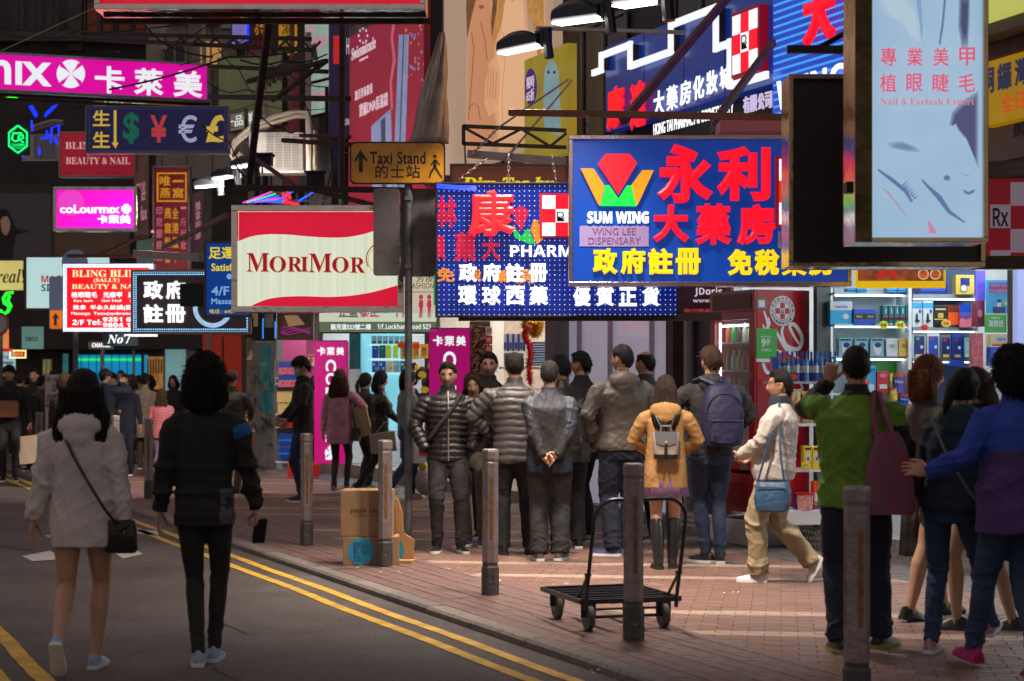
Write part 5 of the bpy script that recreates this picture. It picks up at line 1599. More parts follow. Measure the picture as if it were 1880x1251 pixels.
g.panel('board',-20,645,28,690,0,0.03,lit('menu_board',rgb(140,180,190),0.75,noise=.15,scale=8));g.panel('head',-20,640,24,646,-.01,.03,lit('menu_red',rgb(190,30,30),.8));g.text('Ding d',0,652,22,660,ink)
for i in range(2): g.text('●●●●●●',0,664+i*10,24,669+i*10,mat('dkgreen'))
g = Sign('orange_lightbox','orange lit panel at the left edge','sign',-20,600,15,640,36.5);g.panel('face',-20,604,15,640,0,.05,lit('orange_lb',rgb(215,120,60),.9,noise=.1))

g = Sign('map_board','white route map board on legs behind the woman in the white hoodie','notice board',83,688,150,800,30)
mpb = mat('map_paper',(0.34,0.32,0.31),0.6,emit=0.08)
g.panel('board',83,688,152,800,0,0.04,mpb);g.panel('red_band',85,743,150,748,-0.006,0.004,mat('map_red',(0.35,0.03,0.04),0.6))
g.text('英 語 會',85,692,116,702,mat('map_blue',(0.08,0.08,0.22),0.6));g.text('路線\n圖',95,706,112,720,mat('map_ink',(0.15,0.05,0.05),0.6));g.panel('photo_strip',86,724,112,741,-0.006,0.004,mat('map_tan',(0.35,0.25,0.16),0.6,noise=.3,scale=12))
for x in (84,146): g.panel('leg',x,800,x+4,870,0.01,0.03,galv)

# ================================================================== upper facade pieces
def fac_sign(name,label,cat,x0,y0,x1,y1,t=4.8,**k):
    return Sign(name,label,cat,x0,y0,x1,y1,facY(x0,t),facY(x1,t),**k)
g = fac_sign('cosmetics_poster','tall crimson cosmetics poster with a silver tube and slanting white print','poster',640,30,782,390,4.45)
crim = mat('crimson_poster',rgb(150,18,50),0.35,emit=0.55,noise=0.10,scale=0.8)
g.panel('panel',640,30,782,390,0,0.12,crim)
silv = lit('print_silver',rgb(120,130,165),0.8,noise=.2,scale=3);pw = lit('print_white',rgb(225,205,215),0.85);sdk = lit('print_steel',rgb(60,65,95),.7)
g.poly('printed_tube',[(733,64),(751,64),(742,345),(722,345)],-0.006,0.004,silv);g.poly('printed_line',[(741,64),(743,64),(733,345),(731,345)],-0.008,0.0018,sdk)
g.poly('printed_jar',[(682,232),(718,200),(721,345),(684,345)],-0.006,0.004,silv);g.poly('printed_shade',[(700,222),(708,214),(710,345),(702,345)],-0.008,0.0018,sdk)
g.poly('printed_streak',[(722,34),(727,34),(722,70),(727,110),(720,150),(722,200),(718,200),(716,150),(722,110),(718,70)],-0.006,0.003,lit('print_pinkstreak',rgb(190,90,110),.8))
g.text('𝐒𝐰𝐢𝐬𝐬𝐦𝐢𝐫𝐚𝐜𝐥𝐞',646,78,690,100,pw,at=668);g.text('SWITZERLAND',660,106,676,110,pw,at=668)
g.text('激活青春能量',652,160,684,178,pw,at=668,spacing=1.1);g.text('寶爾DNA保濕霜',660,180,712,205,pw,at=686)
for k in range(8):
    a = k*math.pi/4;g.poly('emblem_petal',[(667+6*math.cos(a),66+10*math.sin(a)),(667+9*math.cos(a+.2),66+15*math.sin(a+.2)),(667+9*math.cos(a -.2),66+15*math.sin(a -.2))],-0.006,0.004,pw)
for k in range(26):
    a,b2 = rr.uniform(740,778),rr.uniform(40,150);q = rr.uniform(2,5);g.poly('printed_petal',[(a,b2),(a+q,b2+q*.5),(a+q*.4,b2+q*2)],-0.006,0.002,silv if k % 3 else gold)
g.poly('pink_corner',[(641,31),(664,31),(641,42)],-0.006,.003,lit('print_pink',rgb(220,60,160),.9))
g = Sign('dark_panel_sign','narrow dark violet signboard with a white R on a red square','sign',604,33,641,245,24.5)
g.panel('panel',604,33,641,250,0,.12,mat('violet_dark',rgb(42,30,56),.5,emit=.5));g.panel('red_square',612,66,625,118,-.006,.004,lit('red_sq',rgb(190,30,40),.8));g.text('R',613,78,622,106,W1);g.text('d H',629,70,641,100,pw);g.text('XILUN',626,218,641,230,pw)
g = fac_sign('beauty_poster','huge pale beauty poster of two long haired women on the building front','poster',815,-90,1016,292,4.5)
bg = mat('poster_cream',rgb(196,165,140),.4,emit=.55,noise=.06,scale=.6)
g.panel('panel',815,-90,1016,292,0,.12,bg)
sk1 = lit('poster_skin',rgb(218,165,122),.8,noise=.12,scale=1.4);sk2 = lit('poster_skin_shade',rgb(190,125,84),.8,noise=.12,scale=2);hr1 = lit('poster_hair',rgb(120,72,34),.7,noise=.4,scale=6);hr2 = lit('poster_hair_light',rgb(190,135,70),.75,noise=.3,scale=7)
softp(g,'printed_body',[(868,-20),(902,-20),(905,40),(926,60),(926,235),(908,262),(875,285),(858,288),(858,120),(862,60)],-.005,(200,136,96),(198,158,128),s0=1.05,s1=.88,k=.85)
softp(g,'printed_body',[(922,-20),(962,-20),(968,60),(1000,80),(1002,236),(960,262),(918,276),(908,180),(910,90),(920,50)],-.0105,(226,176,134),(200,150,112),s0=1.04,s1=.84,k=.88)
g.poly('printed_hair',[(860,-60),(880,-70),(878,-10),(868,30),(860,70),(858,20)],-.018,.003,hr1)
g.poly('printed_hair',[(905,-60),(935,-60),(930,0),(922,50),(908,82),(904,60),(912,20),(900,-10)],-.0185,.003,hr2)
g.poly('printed_hair',[(962,-60),(1000,-60),(1001,60),(992,120),(984,60),(972,20)],-.018,.003,hr2)
g.poly('printed_hair',[(912,-60),(918,-60),(914,20),(906,66),(904,40),(908,0)],-.022,.003,hr1)
g.poly('printed_hand',[(900,118),(908,106),(916,108),(921,120),(922,160),(918,196),(900,214),(892,190),(894,150)],-.020,.003,sk1)
for k in range(4): g.poly('printed_finger_line',[(899+k*5,124+k*3),(900.5+k*5,124+k*3),(898+k*5,180),(896.5+k*5,180)],-.022,.0015,sk2)
g.poly('printed_lips',[(880,12),(886,9),(892,13),(886,18)],-.018,.003,lit('poster_lips',rgb(170,70,60),.7));g.poly('printed_lips',[(936,-4),(944,-7),(950,-3),(943,2)],-.018,.003,lit('poster_lips',rgb(170,70,60)))
for pts in ([(868,60),(872,90),(868,150),(862,220)],[(884,40),(892,70),(896,110)],[(926,60),(930,110),(924,170),(926,250)],[(862,200),(872,190),(880,196),(884,220)],[(940,60),(958,70),(976,66)]):
    mb = MB();mb.tube([V(g.X(a),-.016,g.Z(b2,a)) for a,b2 in pts],.007,5);mb.build('printed_contour',sk2 if pts[0][0]>900 else lit('poster_line',rgb(160,100,64),.75),g.o)
g = fac_sign('yellow_poster','yellow poster with a pale blue seal-like blob and a violet disc','poster',963,92,1041,288,4.2)
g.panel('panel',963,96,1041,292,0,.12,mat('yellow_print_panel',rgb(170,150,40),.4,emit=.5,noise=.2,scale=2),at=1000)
g.poly('printed_disc',[(975+11*math.cos(a),160+34*math.sin(a)) for a in np.linspace(0,6.28,24,endpoint=False)],-.006,.003,lit('print_violet',rgb(60,30,110),.75))
g.poly('printed_creature',[(1000,240),(998,180),(1000,130),(1008,112),(1018,112),(1026,130),(1028,180),(1030,250)],-.006,.003,lit('print_iceblue',rgb(120,150,155),.75,noise=.2))
for a in (1008,1019): g.poly('printed_spot',[(a+2*math.cos(q),133+3*math.sin(q)) for q in np.linspace(0,6.28,10,endpoint=False)],-.009,.0025,ink)
g.text('限時\n65折',968,140,982,186,pw,y=-.007,at=975)
mb = MB()
rings = []
for j in range(14):
    f = j/13;y = 60+205*f;cx = 812 -26*f;w = 5+30*f ** .8
    rings.append([P(cx+w*math.cos(a)*(1+.12*math.sin(a*5+f*9)),y,24.2+.25*math.sin(a)*(1+.3*math.sin(a*7+f*5))) for a in np.linspace(0,2*math.pi,26,endpoint=False)])
mb.loft(rings)
props(mb.build('plastic_sheet',mat('milky_plastic',(0.42,0.38,0.36),0.25,noise=0.35,scale=5,bump=0.9,bscale=9,coat=.4),None,smooth=True,sharp=0),'crumpled milky plastic sheet hanging between the red and the cream posters','plastic sheet')
g = Sign('red_column','slim red column with a black strip for the gap beside it, right of the crimson poster','column',778,-80,792,340,24.6)
g.panel('column',778,-80,790,340,0,.2,mat('red_column',rgb(110,22,34),.5,emit=.3));g.panel('column',790.5,-80,812,340,.05,.2,blackm)  # black panel stands in for the dark gap beside the red column

for (x0,y0,x1,y1,col_,em,lab) in ((426,18,455,84,rgb(120,110,190),.6,'violet lit window beside the blue neon bar'),(508,22,548,105,rgb(190,140,20),.55,'yellow shop board high on the far facade'),
                                     (455,22,500,105,rgb(90,20,35),.45,'maroon shop board high on the far facade'),(552,34,606,150,rgb(150,172,160),.75,'pale green lit board with pink script on the corner building'),
                                     (552,152,606,212,rgb(120,150,150),.6,'pale lower board on the corner building'),(520,105,552,350,rgb(92,16,30),.35,'tall dark red shutter on the corner building'),
                                     (400,100,520,235,rgb(86,92,62),.45,'dim olive lit recess behind the wires'),(410,205,470,240,rgb(120,110,90),.5,'small board with framed characters behind the wires'),
                                     (172,178,360,200,rgb(130,90,55),.55,'amber lit restaurant strip behind the magenta lightbox'),(245,285,275,440,rgb(70,38,26),.5,'brown signboard reading Relax beside the tall maroon sign'),
                                     (352,350,376,470,rgb(60,30,40),.5,'dark narrow sign right of the tall maroon sign'),(596,250,636,345,rgb(120,110,160),.5,'violet white banner behind the camera boxes'),
                                     (250,425,282,490,rgb(70,90,84),.5,'glass door lit greenish under the small magenta lightbox'),(98,425,240,470,rgb(58,42,30),.5,'brown lit shop interior under the small magenta lightbox')):
    Yq = 33.0 if x0>300 else 36.0
    g = Sign('facade_board',lab,'sign',x0,y0,x1,y1,Yq,Yq -.8)
    g.frame(1.6,wall_dk,mat('board_%d' % x0,col_,.5,emit=em,noise=.22,scale=2.5),depth=.12)
    if x0==552 and y0==34: g.text('𝓛𝓸𝓿𝓮',x0+6,y0+10,x1 -8,y0+60,lit('pink_txt',rgb(210,120,150),.8))
    if x0==552 and y0==152: g.text('𝓒𝓸𝓼𝓶𝓮',x0+4,y0+4,x1 -6,y0+30,lit('pink_txt',rgb(210,120,150)))
    if x0==410: g.text('一品鮮',x0+4,y0+6,x1 -6,y0+26,W1)
    if x0==172: g.text('回 國 圖',x0+20,y0+3,x0+160,y0+13,lit('teal_txt',rgb(160,230,200),.9))
    if x0==245: g.text('足浴\nRelax',x0+5,y0+50,x1 -5,y0+120,pk)
    if x0==455: g.text('財神',x0+6,y0+8,x1 -8,y0+40,gold)
    if x0==508: g.text('酒\n家',x0+10,y0+12,x1 -8,y0+70,mat('brown_print'))
    if x0==352: g.text('推\n拿\n按\n摩',x0+7,y0+20,x1 -7,y0+90,pk)
    if x0==596: g.text('美',x0+8,y0+20,x1 -8,y0+70,pk)
neon('blue_neon_bar','vertical blue neon bar high on the far facade',[[(455,30),(455,80)]],bn,31.5,.02)
g = Sign('ribbed_awning','dark corrugated awning strip slanting up to the right through the wires','awning',468,85,585,165,27)
mb = MB()
for k in range(22):
    f = k/22;f2 = (k+.86)/22
    mb.add([V(g.X(475+105*f),0,g.Z(140 -62*f)),V(g.X(475+105*f2),0,g.Z(140 -62*f2)),V(g.X(475+105*f2),.35,g.Z(158 -60*f2+(k % 2)*4)),V(g.X(475+105*f),.35,g.Z(158 -60*f+(k % 2)*4)),
            V(g.X(475+105*f),-.03,g.Z(160 -60*f+(k % 3)*3)),V(g.X(475+105*f2),-.03,g.Z(160 -60*f2+(k % 3)*3))],[(0,1,2,3),(0,4,5,1)])
mb.build('awning_strip',mat('awning_grey',(0.06,0.05,0.052),.7,noise=.3),g.o)

g = Sign('air_conditioner','white air conditioner outdoor unit with a grille on the corner building','air conditioner',455,241,557,318,27.5)
ac0 = g.o
acm = mat('ac_white',(0.50,0.50,0.50),.5,noise=.15);acg = mat('ac_grille',(0.16,0.165,0.17),.5)
g.panel('casing',457,243,556,312,0,.35,acm,bevel=.01);g.panel('grille_recess',488,245,552,310,-.004,.003,acg)
for k in range(22): g.panel('grille_bar',488,246+k*2.95,552,247.2+k*2.95,-.014,.008,acm)
for k in range(5): g.panel('grille_rib',488+k*15.5,245,489.5+k*15.5,311,-.020,.005,acm)
g.panel('drip_tray',455,313,558,318,-.02,.38,acm)
for k,(x0,yy) in enumerate(((430,235),(438,250))):
    mb = MB();mb.tube([V(g.X(a),.1+.05*k,g.Z(b2)) for a,b2 in ((566,205+k*6),(540,203+k*8),(500,214+k*8),(460,230+k*8),(430,256+k*5),(420,282),(426,292),(440,285 -k*6))],.035,8);mb.build('pipe',cable_w,g.o,smooth=True)


# ================================================================== pharmacy signs, right part
redL = lit('red_letter',rgb(250,12,40),1.05);blueP = mat('blue_enamel',rgb(0,52,140),.3,emit=.75,noise=.06,scale=1.5,coat=.3)
blueD = mat('blue_facade_panel',rgb(0,44,128),.28,emit=.55,noise=.08,scale=.8,coat=.3)
orgL = lit('orange_letter',rgb(250,150,10),1.0);grnL = lit('green_letter',rgb(0,225,70),1.0);yelL = lit('yellow_letter',rgb(255,205,0),1.1)
alu = mat('pink_alu_frame',(0.50,0.38,0.42),.22,metal=1.0,noise=.25,scale=5,bump=.15,bscale=10)

g = Sign('sum_wing_sign','large hanging blue pharmacy sign with a jewel emblem and big raised red characters','sign',1044,249,1563,526,16.0)
g.frame(8,alu,blueP,depth=.26,proud=.03)
cx = lambda a,c: (1030+a*570/1880,230+c*370/1220)     # from the enlarged crop to photo pixels
def pz(L): return [cx(a,c) for a,c in L]
g.poly('jewel',pz([(268,180),(412,180),(458,236),(346,425),(222,240)]),-.07,.05,redL)
g.poly('wing',pz([(118,266),(196,268),(262,372),(235,492),(222,478)]),-.06,.04,orgL)
g.poly('wing',pz([(558,278),(490,278),(424,368),(452,494),(462,485)]),-.06,.04,orgL)
g.poly('green_crown',pz([(266,370),(290,370),(345,450),(395,370),(424,372),(454,496),(238,494)]),-.085,.03,grnL)
g.text('𝗦𝗨𝗠 𝗪𝗜𝗡𝗚',1078,389,1191,411,W_,depth=.04,bold=.03)
g.panel('covered_plate',1064,415,1191,453,-.012,.009,mat('lilac_plate',rgb(128,112,160),.4,emit=.35))
g.text('WING LEE\nDISPENSARY',1080,419,1176,449,mat('plum_print',rgb(100,60,90),.5,emit=.5),y=-.0135,align='CENTER',line=.95)
def chr_(c,a,b2,d_,e_,m=redL,bold=.045,depth=.07,y=-.004,nm='character'):
    p,q = cx(a,b2),cx(d_,e_);g.text(c,p[0],p[1],q[0],q[1],m,y=y,depth=depth,bold=bold,name=nm)
chr_('永',580,118,918,474);chr_('利',942,132,1264,462);chr_('大',552,484,774,712);chr_('藥',810,478,1030,726,bold=.035);chr_('房',1062,480,1292,728,bold=.05)
for i,c in enumerate('政府註冊'): chr_(c,192+i*167,746,342+i*167,906,yelL,.045,.05)
for i,c in enumerate('免稅藥房'): chr_(c,1006+i*164,752,1156+i*164,912,yelL,.045 if i != 2 else .025,.05)
q0,q1 = cx(1296,190),cx(1500,622)
g.panel('check_frame',q0[0],q0[1],q1[0],q1[1],-.05,.045,mat('red_edge',rgb(150,10,30),.4,emit=.5))
wsq = lit('white_square',(0.93,.95,1),1.1);rsq = lit('red_square',rgb(235,45,25),1.0)
for r_ in range(3):
    for c_ in range(3):
        xa = q0[0]+6+c_*18;ya = q0[1]+6+r_*40
        g.panel('check_square',xa,ya,xa+17.5,ya+39.5,-.056,.005,wsq if (r_+c_) % 2==0 else rsq)
g.panel('small_plate',1428,425,1448,456,-.012,.009,mat('lilac_plate'));g.text('新',1431,432,1446,448,mat('plum_print'),y=-.0135)
g.hang((1079,1308),214)

g = Sign('pharmacy_led_sign','dark blue LED dotted pharmacy board hung on chains with one big red character','sign',799,335,1246,583,17.3)
g.frame(4,blackm,mat('led_navy',rgb(8,26,105),.25,emit=.9,noise=.35,scale=3,coat=.5),depth=.2)
dot = lit('led_dot',(.38,.62,1.0),1.4)
g.leds(806,342,1240,578,48,27,dot,r=.95)
rd2 = lit('red_glass_paint',rgb(190,15,60),.9);or2 = lit('orange_paint',rgb(225,130,20),.85)
dx = lambda a,c: (780+a*480/1623,230+c*370/1251)
def dz(L): return [dx(a,c) for a,c in L]
def dch(c,a,b2,d_,e_,m,bold=.05,depth=.05,y=-.012):
    p,q = dx(a,b2),dx(d_,e_);g.text(c,p[0],p[1],q[0],q[1],m,y=y,depth=depth,bold=bold,name='character')
dch('康',270,405,566,700,lit('red_neon_char',rgb(255,40,50),1.1),.055,.08)
for c,a,b2,d_,e_ in (('林',70,440,200,640),('員',66,690,130,840),('藥',180,665,320,850),('大',350,690,470,840)): dch(c,a,b2,d_,e_,rd2,.04,.004,-.003)
for c,a,b2,d_,e_ in (('免',72,885,185,975),('稅',290,895,350,975),('藥',430,900,520,980),('房',560,895,700,985)): dch(c,a,b2,d_,e_,or2,.03,.004,-.003)
for i,c in enumerate('政府註冊'): dch(c,212+i*145,860,325+i*145,975,W_,.04)
for i,c in enumerate('環球西藥'): dch(c,207+i*147,1000,325+i*147,1118,W_,.035)
for i,c in enumerate('優質正貨'): dch(c,920+i*142,1008,1030+i*142,1125,W_,.035)
g.text('𝗣𝗛𝗔𝗥𝗠𝗔',*dx(530,748),*dx(1000,818),W_,y=-.012,depth=.03)
g.poly('red_shape',dz([(560,520),(600,500),(648,535),(600,655),(560,600)]),-.004,.003,rd2)
g.poly('green_shape',dz([(535,620),(560,640),(598,690),(640,640),(690,740),(640,735),(560,700)]),-.0055,.003,lit('green_paint',rgb(20,180,70),.9))
g.poly('orange_shape',dz([(675,585),(700,590),(735,710),(695,740),(655,650)]),-.004,.003,or2)
q0,q1 = dx(712,425),dx(990,700)
g.panel('check_frame',q0[0],q0[1],q1[0],q1[1],-.035,.03,mat('red_edge'))
for r_ in range(3):
    for c_ in range(3):
        xa,ya = dx(728+c_*84,440+r_*84);xb,yb = dx(728+c_*84+82,440+r_*84+82)
        g.panel('check_square',xa,ya,xb,yb,-.041,.005,wsq if (r_+c_) % 2==0 else redL)
g.text('℞',*dx(818,540),*dx(870,600),ink,y=-.043)
mb = MB()
for k in range(4): mb.tube([V(g.X(802),-.02,g.Z(339+k*2.2)),V(g.X(835),-.02,g.Z(342+k*2)),V(g.X(875),-.02,g.Z(343+k*2.5))],.005,5)
mb.build('blue_tubes',lit('blue_tube',rgb(20,60,255),2.0),g.o)
g.panel('green_side',796,505,799,560,0,.1,lit('green_side',rgb(20,150,90),.8))
g.panel('under_rail',840,572,1330,588,.21,.06,wall_br);g.text('TARGET',900,572,975,580,mat('brown_letter',(0.12,.05,.04),.6),y=.209)
for (a,b2),(c,d_) in (((893,292),(843,330)),((935,284),(933,335)),((1014,288),(1022,335))):
    chain(P(a,b2,17.3),P(c,d_,17.33),mat('zinc_chain',(.45,.38,.35),.35,metal=.9),parent=g.o,name='chain')

g = Sign('tea_sign','brown signboard with yellow bulb lettering mostly hidden behind the LED pharmacy board','sign',826,301,1042,350,18.6)
g.frame(5,mat('pale_wood_frame',(.30,.22,.17),.5),mat('brown_board',rgb(112,62,48),.5,emit=.5,noise=.15),depth=.16)
ylw = lit('yellow_bulbs',rgb(225,195,30),1.0,noise=.4,scale=90);g.text('𝑫𝒊𝒎 𝑻𝒆𝒂 𝒉𝒖',848,325,1018,347,ylw,bold=.03);g.leds(835,311,1035,313,50,1,mat('brown_bulb',(.12,.06,.03),.5),r=1.0)
mb = MB()
def tb(a,b2,Y,w=.035,Y2=None,m=None): mb.bar(P(a[0],a[1],Y),P(b2[0],b2[1],Y2 or Y),w)
tb((850,232),(1040,240),18.2);tb((850,264),(1040,271),18.2);tb((851,231),(851,266),18.2)
for a,b2 in (((851,234),(905,264)),((905,264),(957,237)),((957,237),(1010,269)),((1010,269),(1040,245))): tb(a,b2,18.2,.025)
props(mb.build('steel_truss',mat('brown_truss',(.10,.065,.05),.6,metal=.4,noise=.3),None),'brown steel lattice arm above the tea signboard','truss')
mb = MB();tb((858,283),(1040,297),17.9,.07);tb((853,264),(855,305),18.2,.02);props(mb.build('hanging_rail',mat('pale_rail',(.30,.26,.25),.4,metal=.7,noise=.2),None),'pale rail under the lattice arm carrying the chained board','rail')
rope = mat('pale_rope',(.45,.35,.27),.7)
for a,b2,Y1,Y2,lab in (((915,235),(1045,145),18,21.5,'pale stay rod slanting up behind the lattice arm'),((945,272),(1050,148),18,21.0,'pale stay rod with a turnbuckle right of the other rod')):
    mb = MB();mb.tube([P(*a,Y1),P(*b2,Y2)],.010,6);o = mb.build('stay_rod',rope,None,smooth=True);props(o,lab,'stay rod','pale stay rods');chain(P(a[0] -48 if a[0]<930 else a[0] -12,a[1]+48 if a[0]<930 else a[1]+14,17.7),P(*a,Y1),mat('zinc_chain'),parent=o)

tF = 4.62
g = Sign('blue_facade_sign','blue pharmacy fascia with a stepped white tube outline and red and white characters','sign',1112,-40,1421,248,facY(1112,tF),facY(1421,tF))
hz_ = lambda px: 0
def pz2(L): return [(1040+a*560/1880,c*260/873) for a,c in L]
def fpanel(name,pts,y,th,m): return g.poly(name,pts,y,th,m)
mbx = MB();mbx.box(g.X(1112),0,g.Z(243,1112),g.X(1421),.16,g.Z(88,1112));mbx.build('panel',blueD,g.o)
for px in (1182,1255,1330): mb = MB();mb.box(g.X(px),-.002,g.Z(243,1112),g.X(px)+.012,.0,g.Z(88,1112));mb.build('panel_joint',mat('joint_dark',(.005,.01,.04),.5),g.o)
line = [(210,452),(258,435),(262,345),(436,280),(442,410),(690,322),(694,152),(968,55),(975,302),(1052,268),(1066,528),(1275,470)]
L3 = [(g.X(a),g.Z(c,a)) for a,c in pz2(line)]
for i in range(len(L3) -1):
    (xa,za),(xb,zb) = L3[i],L3[i+1]
    mb = MB()
    e = .035
    if abs(xb -xa)>abs(zb -za): mb.box(min(xa,xb) -e,-.10,(za+zb)/2 -e,max(xa,xb)+e,-.065,(za+zb)/2+e)
    else: mb.box((xa+xb)/2 -e,-.11,min(za,zb) -e,(xa+xb)/2+e,-.075,max(za,zb)+e)
    mb.build('roofline_tube',lit('white_neon',(.95,.97,1.0),.95),g.o)
    mb = MB()
    if abs(xb -xa) <= abs(zb -za): mb.box((xa+xb)/2 -e*.8,-.074,min(za,zb),(xa+xb)/2+e*.8,-.001,max(za,zb));mb.build('tube_backing',mat('umber_back',(.05,.03,.03),.5),g.o)
def ftext(c,a0,c0,a1,c1,m,bold=.0,depth=.05,y=-.06,name='character',**k):
    (xa,ya),(xb,yb) = pz2([(a0,c0),(a1,c1)])
    return fit_text(name,c,m,g.o,g.X(xa),g.Z(yb,(xa+xb)/2),g.X(xb),g.Z(ya,(xa+xb)/2),y,depth,bold=bold,**k)
ftext('康',268,530,384,800,redL,.06,.02,-.03);ftext('達',412,500,528,800,redL,.06,.02,-.03)
for i,c in enumerate('大藥房化妝城'):
    xa = 555+i*82;sh = -i*31
    ftext(c,xa,560+sh,xa+66,712+sh -i*2,W_,.02 if i != 1 else .006,.012,-.03)
for i,c in enumerate('有限公司'):
    xa = 1108+i*45;ftext(c,xa,596 -i*10,xa+38,700 -i*10,lit('pale_letter',rgb(205,190,225),.9),.02,.02,-.02)
g.text('HONG TAI PHARMACY & COSMETIC CITY',1205,208,1352,230,W_,y=-.03,depth=.006,bold=.01,at=1278)
qa,qb = pz2([(1080,95),(1238,470)])
(xa,ya),(xb,yb) = pz2([(1082,75),(1236,450)])
X0_,X1_ = g.X(xa),g.X(xb);Zt,Zb = g.Z(24,1385),g.Z(133,1385)
mb = MB();mb.box(X0_ -.03,-.10,Zb -.03,X1_+.03,-.002,Zt+.03);mb.build('check_frame',mat('red_edge'),g.o)
for r_ in range(3):
    for c_ in range(3):
        mb = MB();w3,h3 = (X1_ -X0_)/3,(Zt -Zb)/3
        mb.box(X0_+c_*w3+.003,-.108,Zb+r_*h3+.003,X0_+(c_+1)*w3 -.003,-.1005,Zb+(r_+1)*h3 -.003)
        mb.build('check_square',wsq if (r_+c_) % 2==0 else redL,g.o)
fit_text('lettering','℞',ink,g.o,X0_+(X1_ -X0_)*.38,Zb+(Zt -Zb)*.38,X0_+(X1_ -X0_)*.62,Zb+(Zt -Zb)*.62,-.1095,.002)
g = Sign('blue_led_wall','bright blue wall of LED rows with a red neon character and white letters','sign',1421,-40,1572,240,facY(1421,tF),facY(1572,tF))
mb = MB();mb.box(g.X(1421)+.01,-.02,g.Z(222,1421),g.X(1572),.14,g.Z(-90,1421));mb.build('panel',mat('led_wall',rgb(0,70,190),.22,emit=.7,noise=.25,scale=1.5,coat=.5),g.o)
mb = MB();lw = lit('led_wall_dot',(.06,.36,.95),1.0)
for j in range(34):
    for i in range(30):
        x_ = g.X(1421)+.06+i*(g.X(1572) -g.X(1421) -.1)/29;z_ = g.Z(222,1421)+.05+j*.068
        mb.box(x_ -.010,-.034,z_ -.010,x_+.010,-.0205,z_+.010)
props(mb.build('led_dots',lw,g.o),kind='stuff')
def gt(c,x0,y0,x1,y1,m,bold=0,depth=.06,y=-.06,name='character',**k): return fit_text(name,c,m,g.o,g.X(x0),g.Z(y1,(x0+x1)/2),g.X(x1),g.Z(y0,(x0+x1)/2),y,depth,bold=bold,**k)
gt('大',1490,-30,1550,84,redL,.07);gt('𝗪𝗜𝗡𝗚 𝗟𝗘𝗘',1436,118,1660,176,W_,0,.012,-.05)
mb = MB();mb.box(S(0,0).x*0+P(1318,0,17.4).x,17.2,P(0,247,17.4).z,P(1446,0,17.4).x,17.6,P(0,226,17.4).z)
props(mb.build('pink_slab',mat('pink_board',(.42,.12,.13),.5,emit=.12),None,bevel=.005),'dull pink board edge below the blue fascia, left of the black frame','board')

def beam(label,a,Ya,b2,Yb_,w,m=paint_r,h=None,cat='steel beam',group=None):
    mb = MB();p,q = P(a[0],a[1],Ya),P(b2[0],b2[1],Yb_);mb.bar(p,q,w,h)
    d = (q -p).normalized()
    o = props(mb.build('steel_beam',m,None,bevel=.003),label,cat,group)
    return o
beam('red oxide steel arm running level above the jewel sign',(935,207),16.4,(1450,216),15.6,.06,h=.055)
beam('long reddish strut rising from left to right across the blue fascia',(1142,224),16.2,(1345,-15),17.5,.05,h=.07)
beam('shorter purple-brown strut rising beside the red check panel',(1322,210),16.2,(1420,78),17.3,.05,h=.06)
beam('black beam above the black framed signboard',(1445,91),12.2,(1580,92),12.2,.05,blackm)
beam('thin black strut behind the tall nail signboard',(1500,90),12.2,(1580,45),12.4,.03,blackm)
beam('grey lamp rail crossing above the blue fascia',(985,52),18,(1260,60),17.4,.035,pst)

g = Sign('unlit_signboard','unlit black signboard in a scuffed brass frame with reflections of yellow light','sign',1446,138,1806,491,12.0)
g.frame(9,brassy,mat('unlit_face',rgb(16,11,10),.4,noise=.3,emit=.3),depth=.3,proud=.05)  # slight emission on the unlit face in place of light reaching it
g = Sign('nail_lightbox','tall pale blue nail and eyelash lightbox in a polished brass frame, nearest to the camera','sign',1567,-60,1812,446,10.6)
nl = mat('lit_nail_panel',rgb(158,186,208),.3,emit=.95,noise=.12,scale=1.2,color2=rgb(140,172,200))
g.frame(9,brassy,nl,depth=.35,proud=.04,x1=1812)
g.panel('side_glass',1567,-60,1598,446,-.055,.014,mat('dark_brass',(.09,.065,.03),.3,metal=.9,noise=.6,scale=6,bump=.4,bscale=9))
pkr = lit('pink_red_print',rgb(222,96,124),.85)
for i,c in enumerate('專業美甲'): g.text(c,1616+i*48,88,1616+i*48+29,122,pkr,y=-.011,name='character',bold=.012)
for i,c in enumerate('植眼睫毛'): g.text(c,1615+i*48,136,1615+i*48+30,170,pkr,y=-.011,name='character',bold=.012)
g.text('𝐍𝐚𝐢𝐥 & 𝐄𝐲𝐞𝐥𝐚𝐬𝐡 𝐄𝐱𝐩𝐞𝐫𝐭',1615,181,1788,197,lit('pale_pink_red',rgb(205,130,150),.85),y=-.011)
sh = lit('print_shade',rgb(132,160,192),.95);shd = lit('print_dark_shade',rgb(98,118,160),.9);shw = lit('print_highlight',rgb(172,198,216),.97);hrd = lit('print_hair_dark',rgb(92,94,132),.8,noise=.35,scale=5)
def nx(L): return [(1400+a*.4,c*.4) for a,c in L]
softp(g,'printed_hand',nx([(515,-40),(640,-40),(720,60),(740,210),(700,200),(640,110),(560,60)]),-.0035,(176,202,218),(158,186,208),s0=1.1,s1=.7)
g.poly('printed_finger_shade',nx([(700,-40),(725,-40),(735,120),(728,210),(718,120)]),-.005,.001,sh)
g.poly('printed_finger_shade',nx([(835,-40),(845,-40),(830,120),(815,210),(808,200),(822,100)]),-.005,.001,shd)
softp(g,'printed_dark_lock',nx([(905,-40),(950,-40),(946,100),(940,200),(915,210),(900,120)]),-.005,(74,78,110),(150,178,200),s0=1.15,s1=.6)
softp(g,'printed_hair',nx([(985,430),(985,760),(960,700),(935,640),(900,600),(880,560),(860,580),(872,520),(920,470)]),-.005,(80,82,120),(148,176,200),s0=1.08,s1=.8)
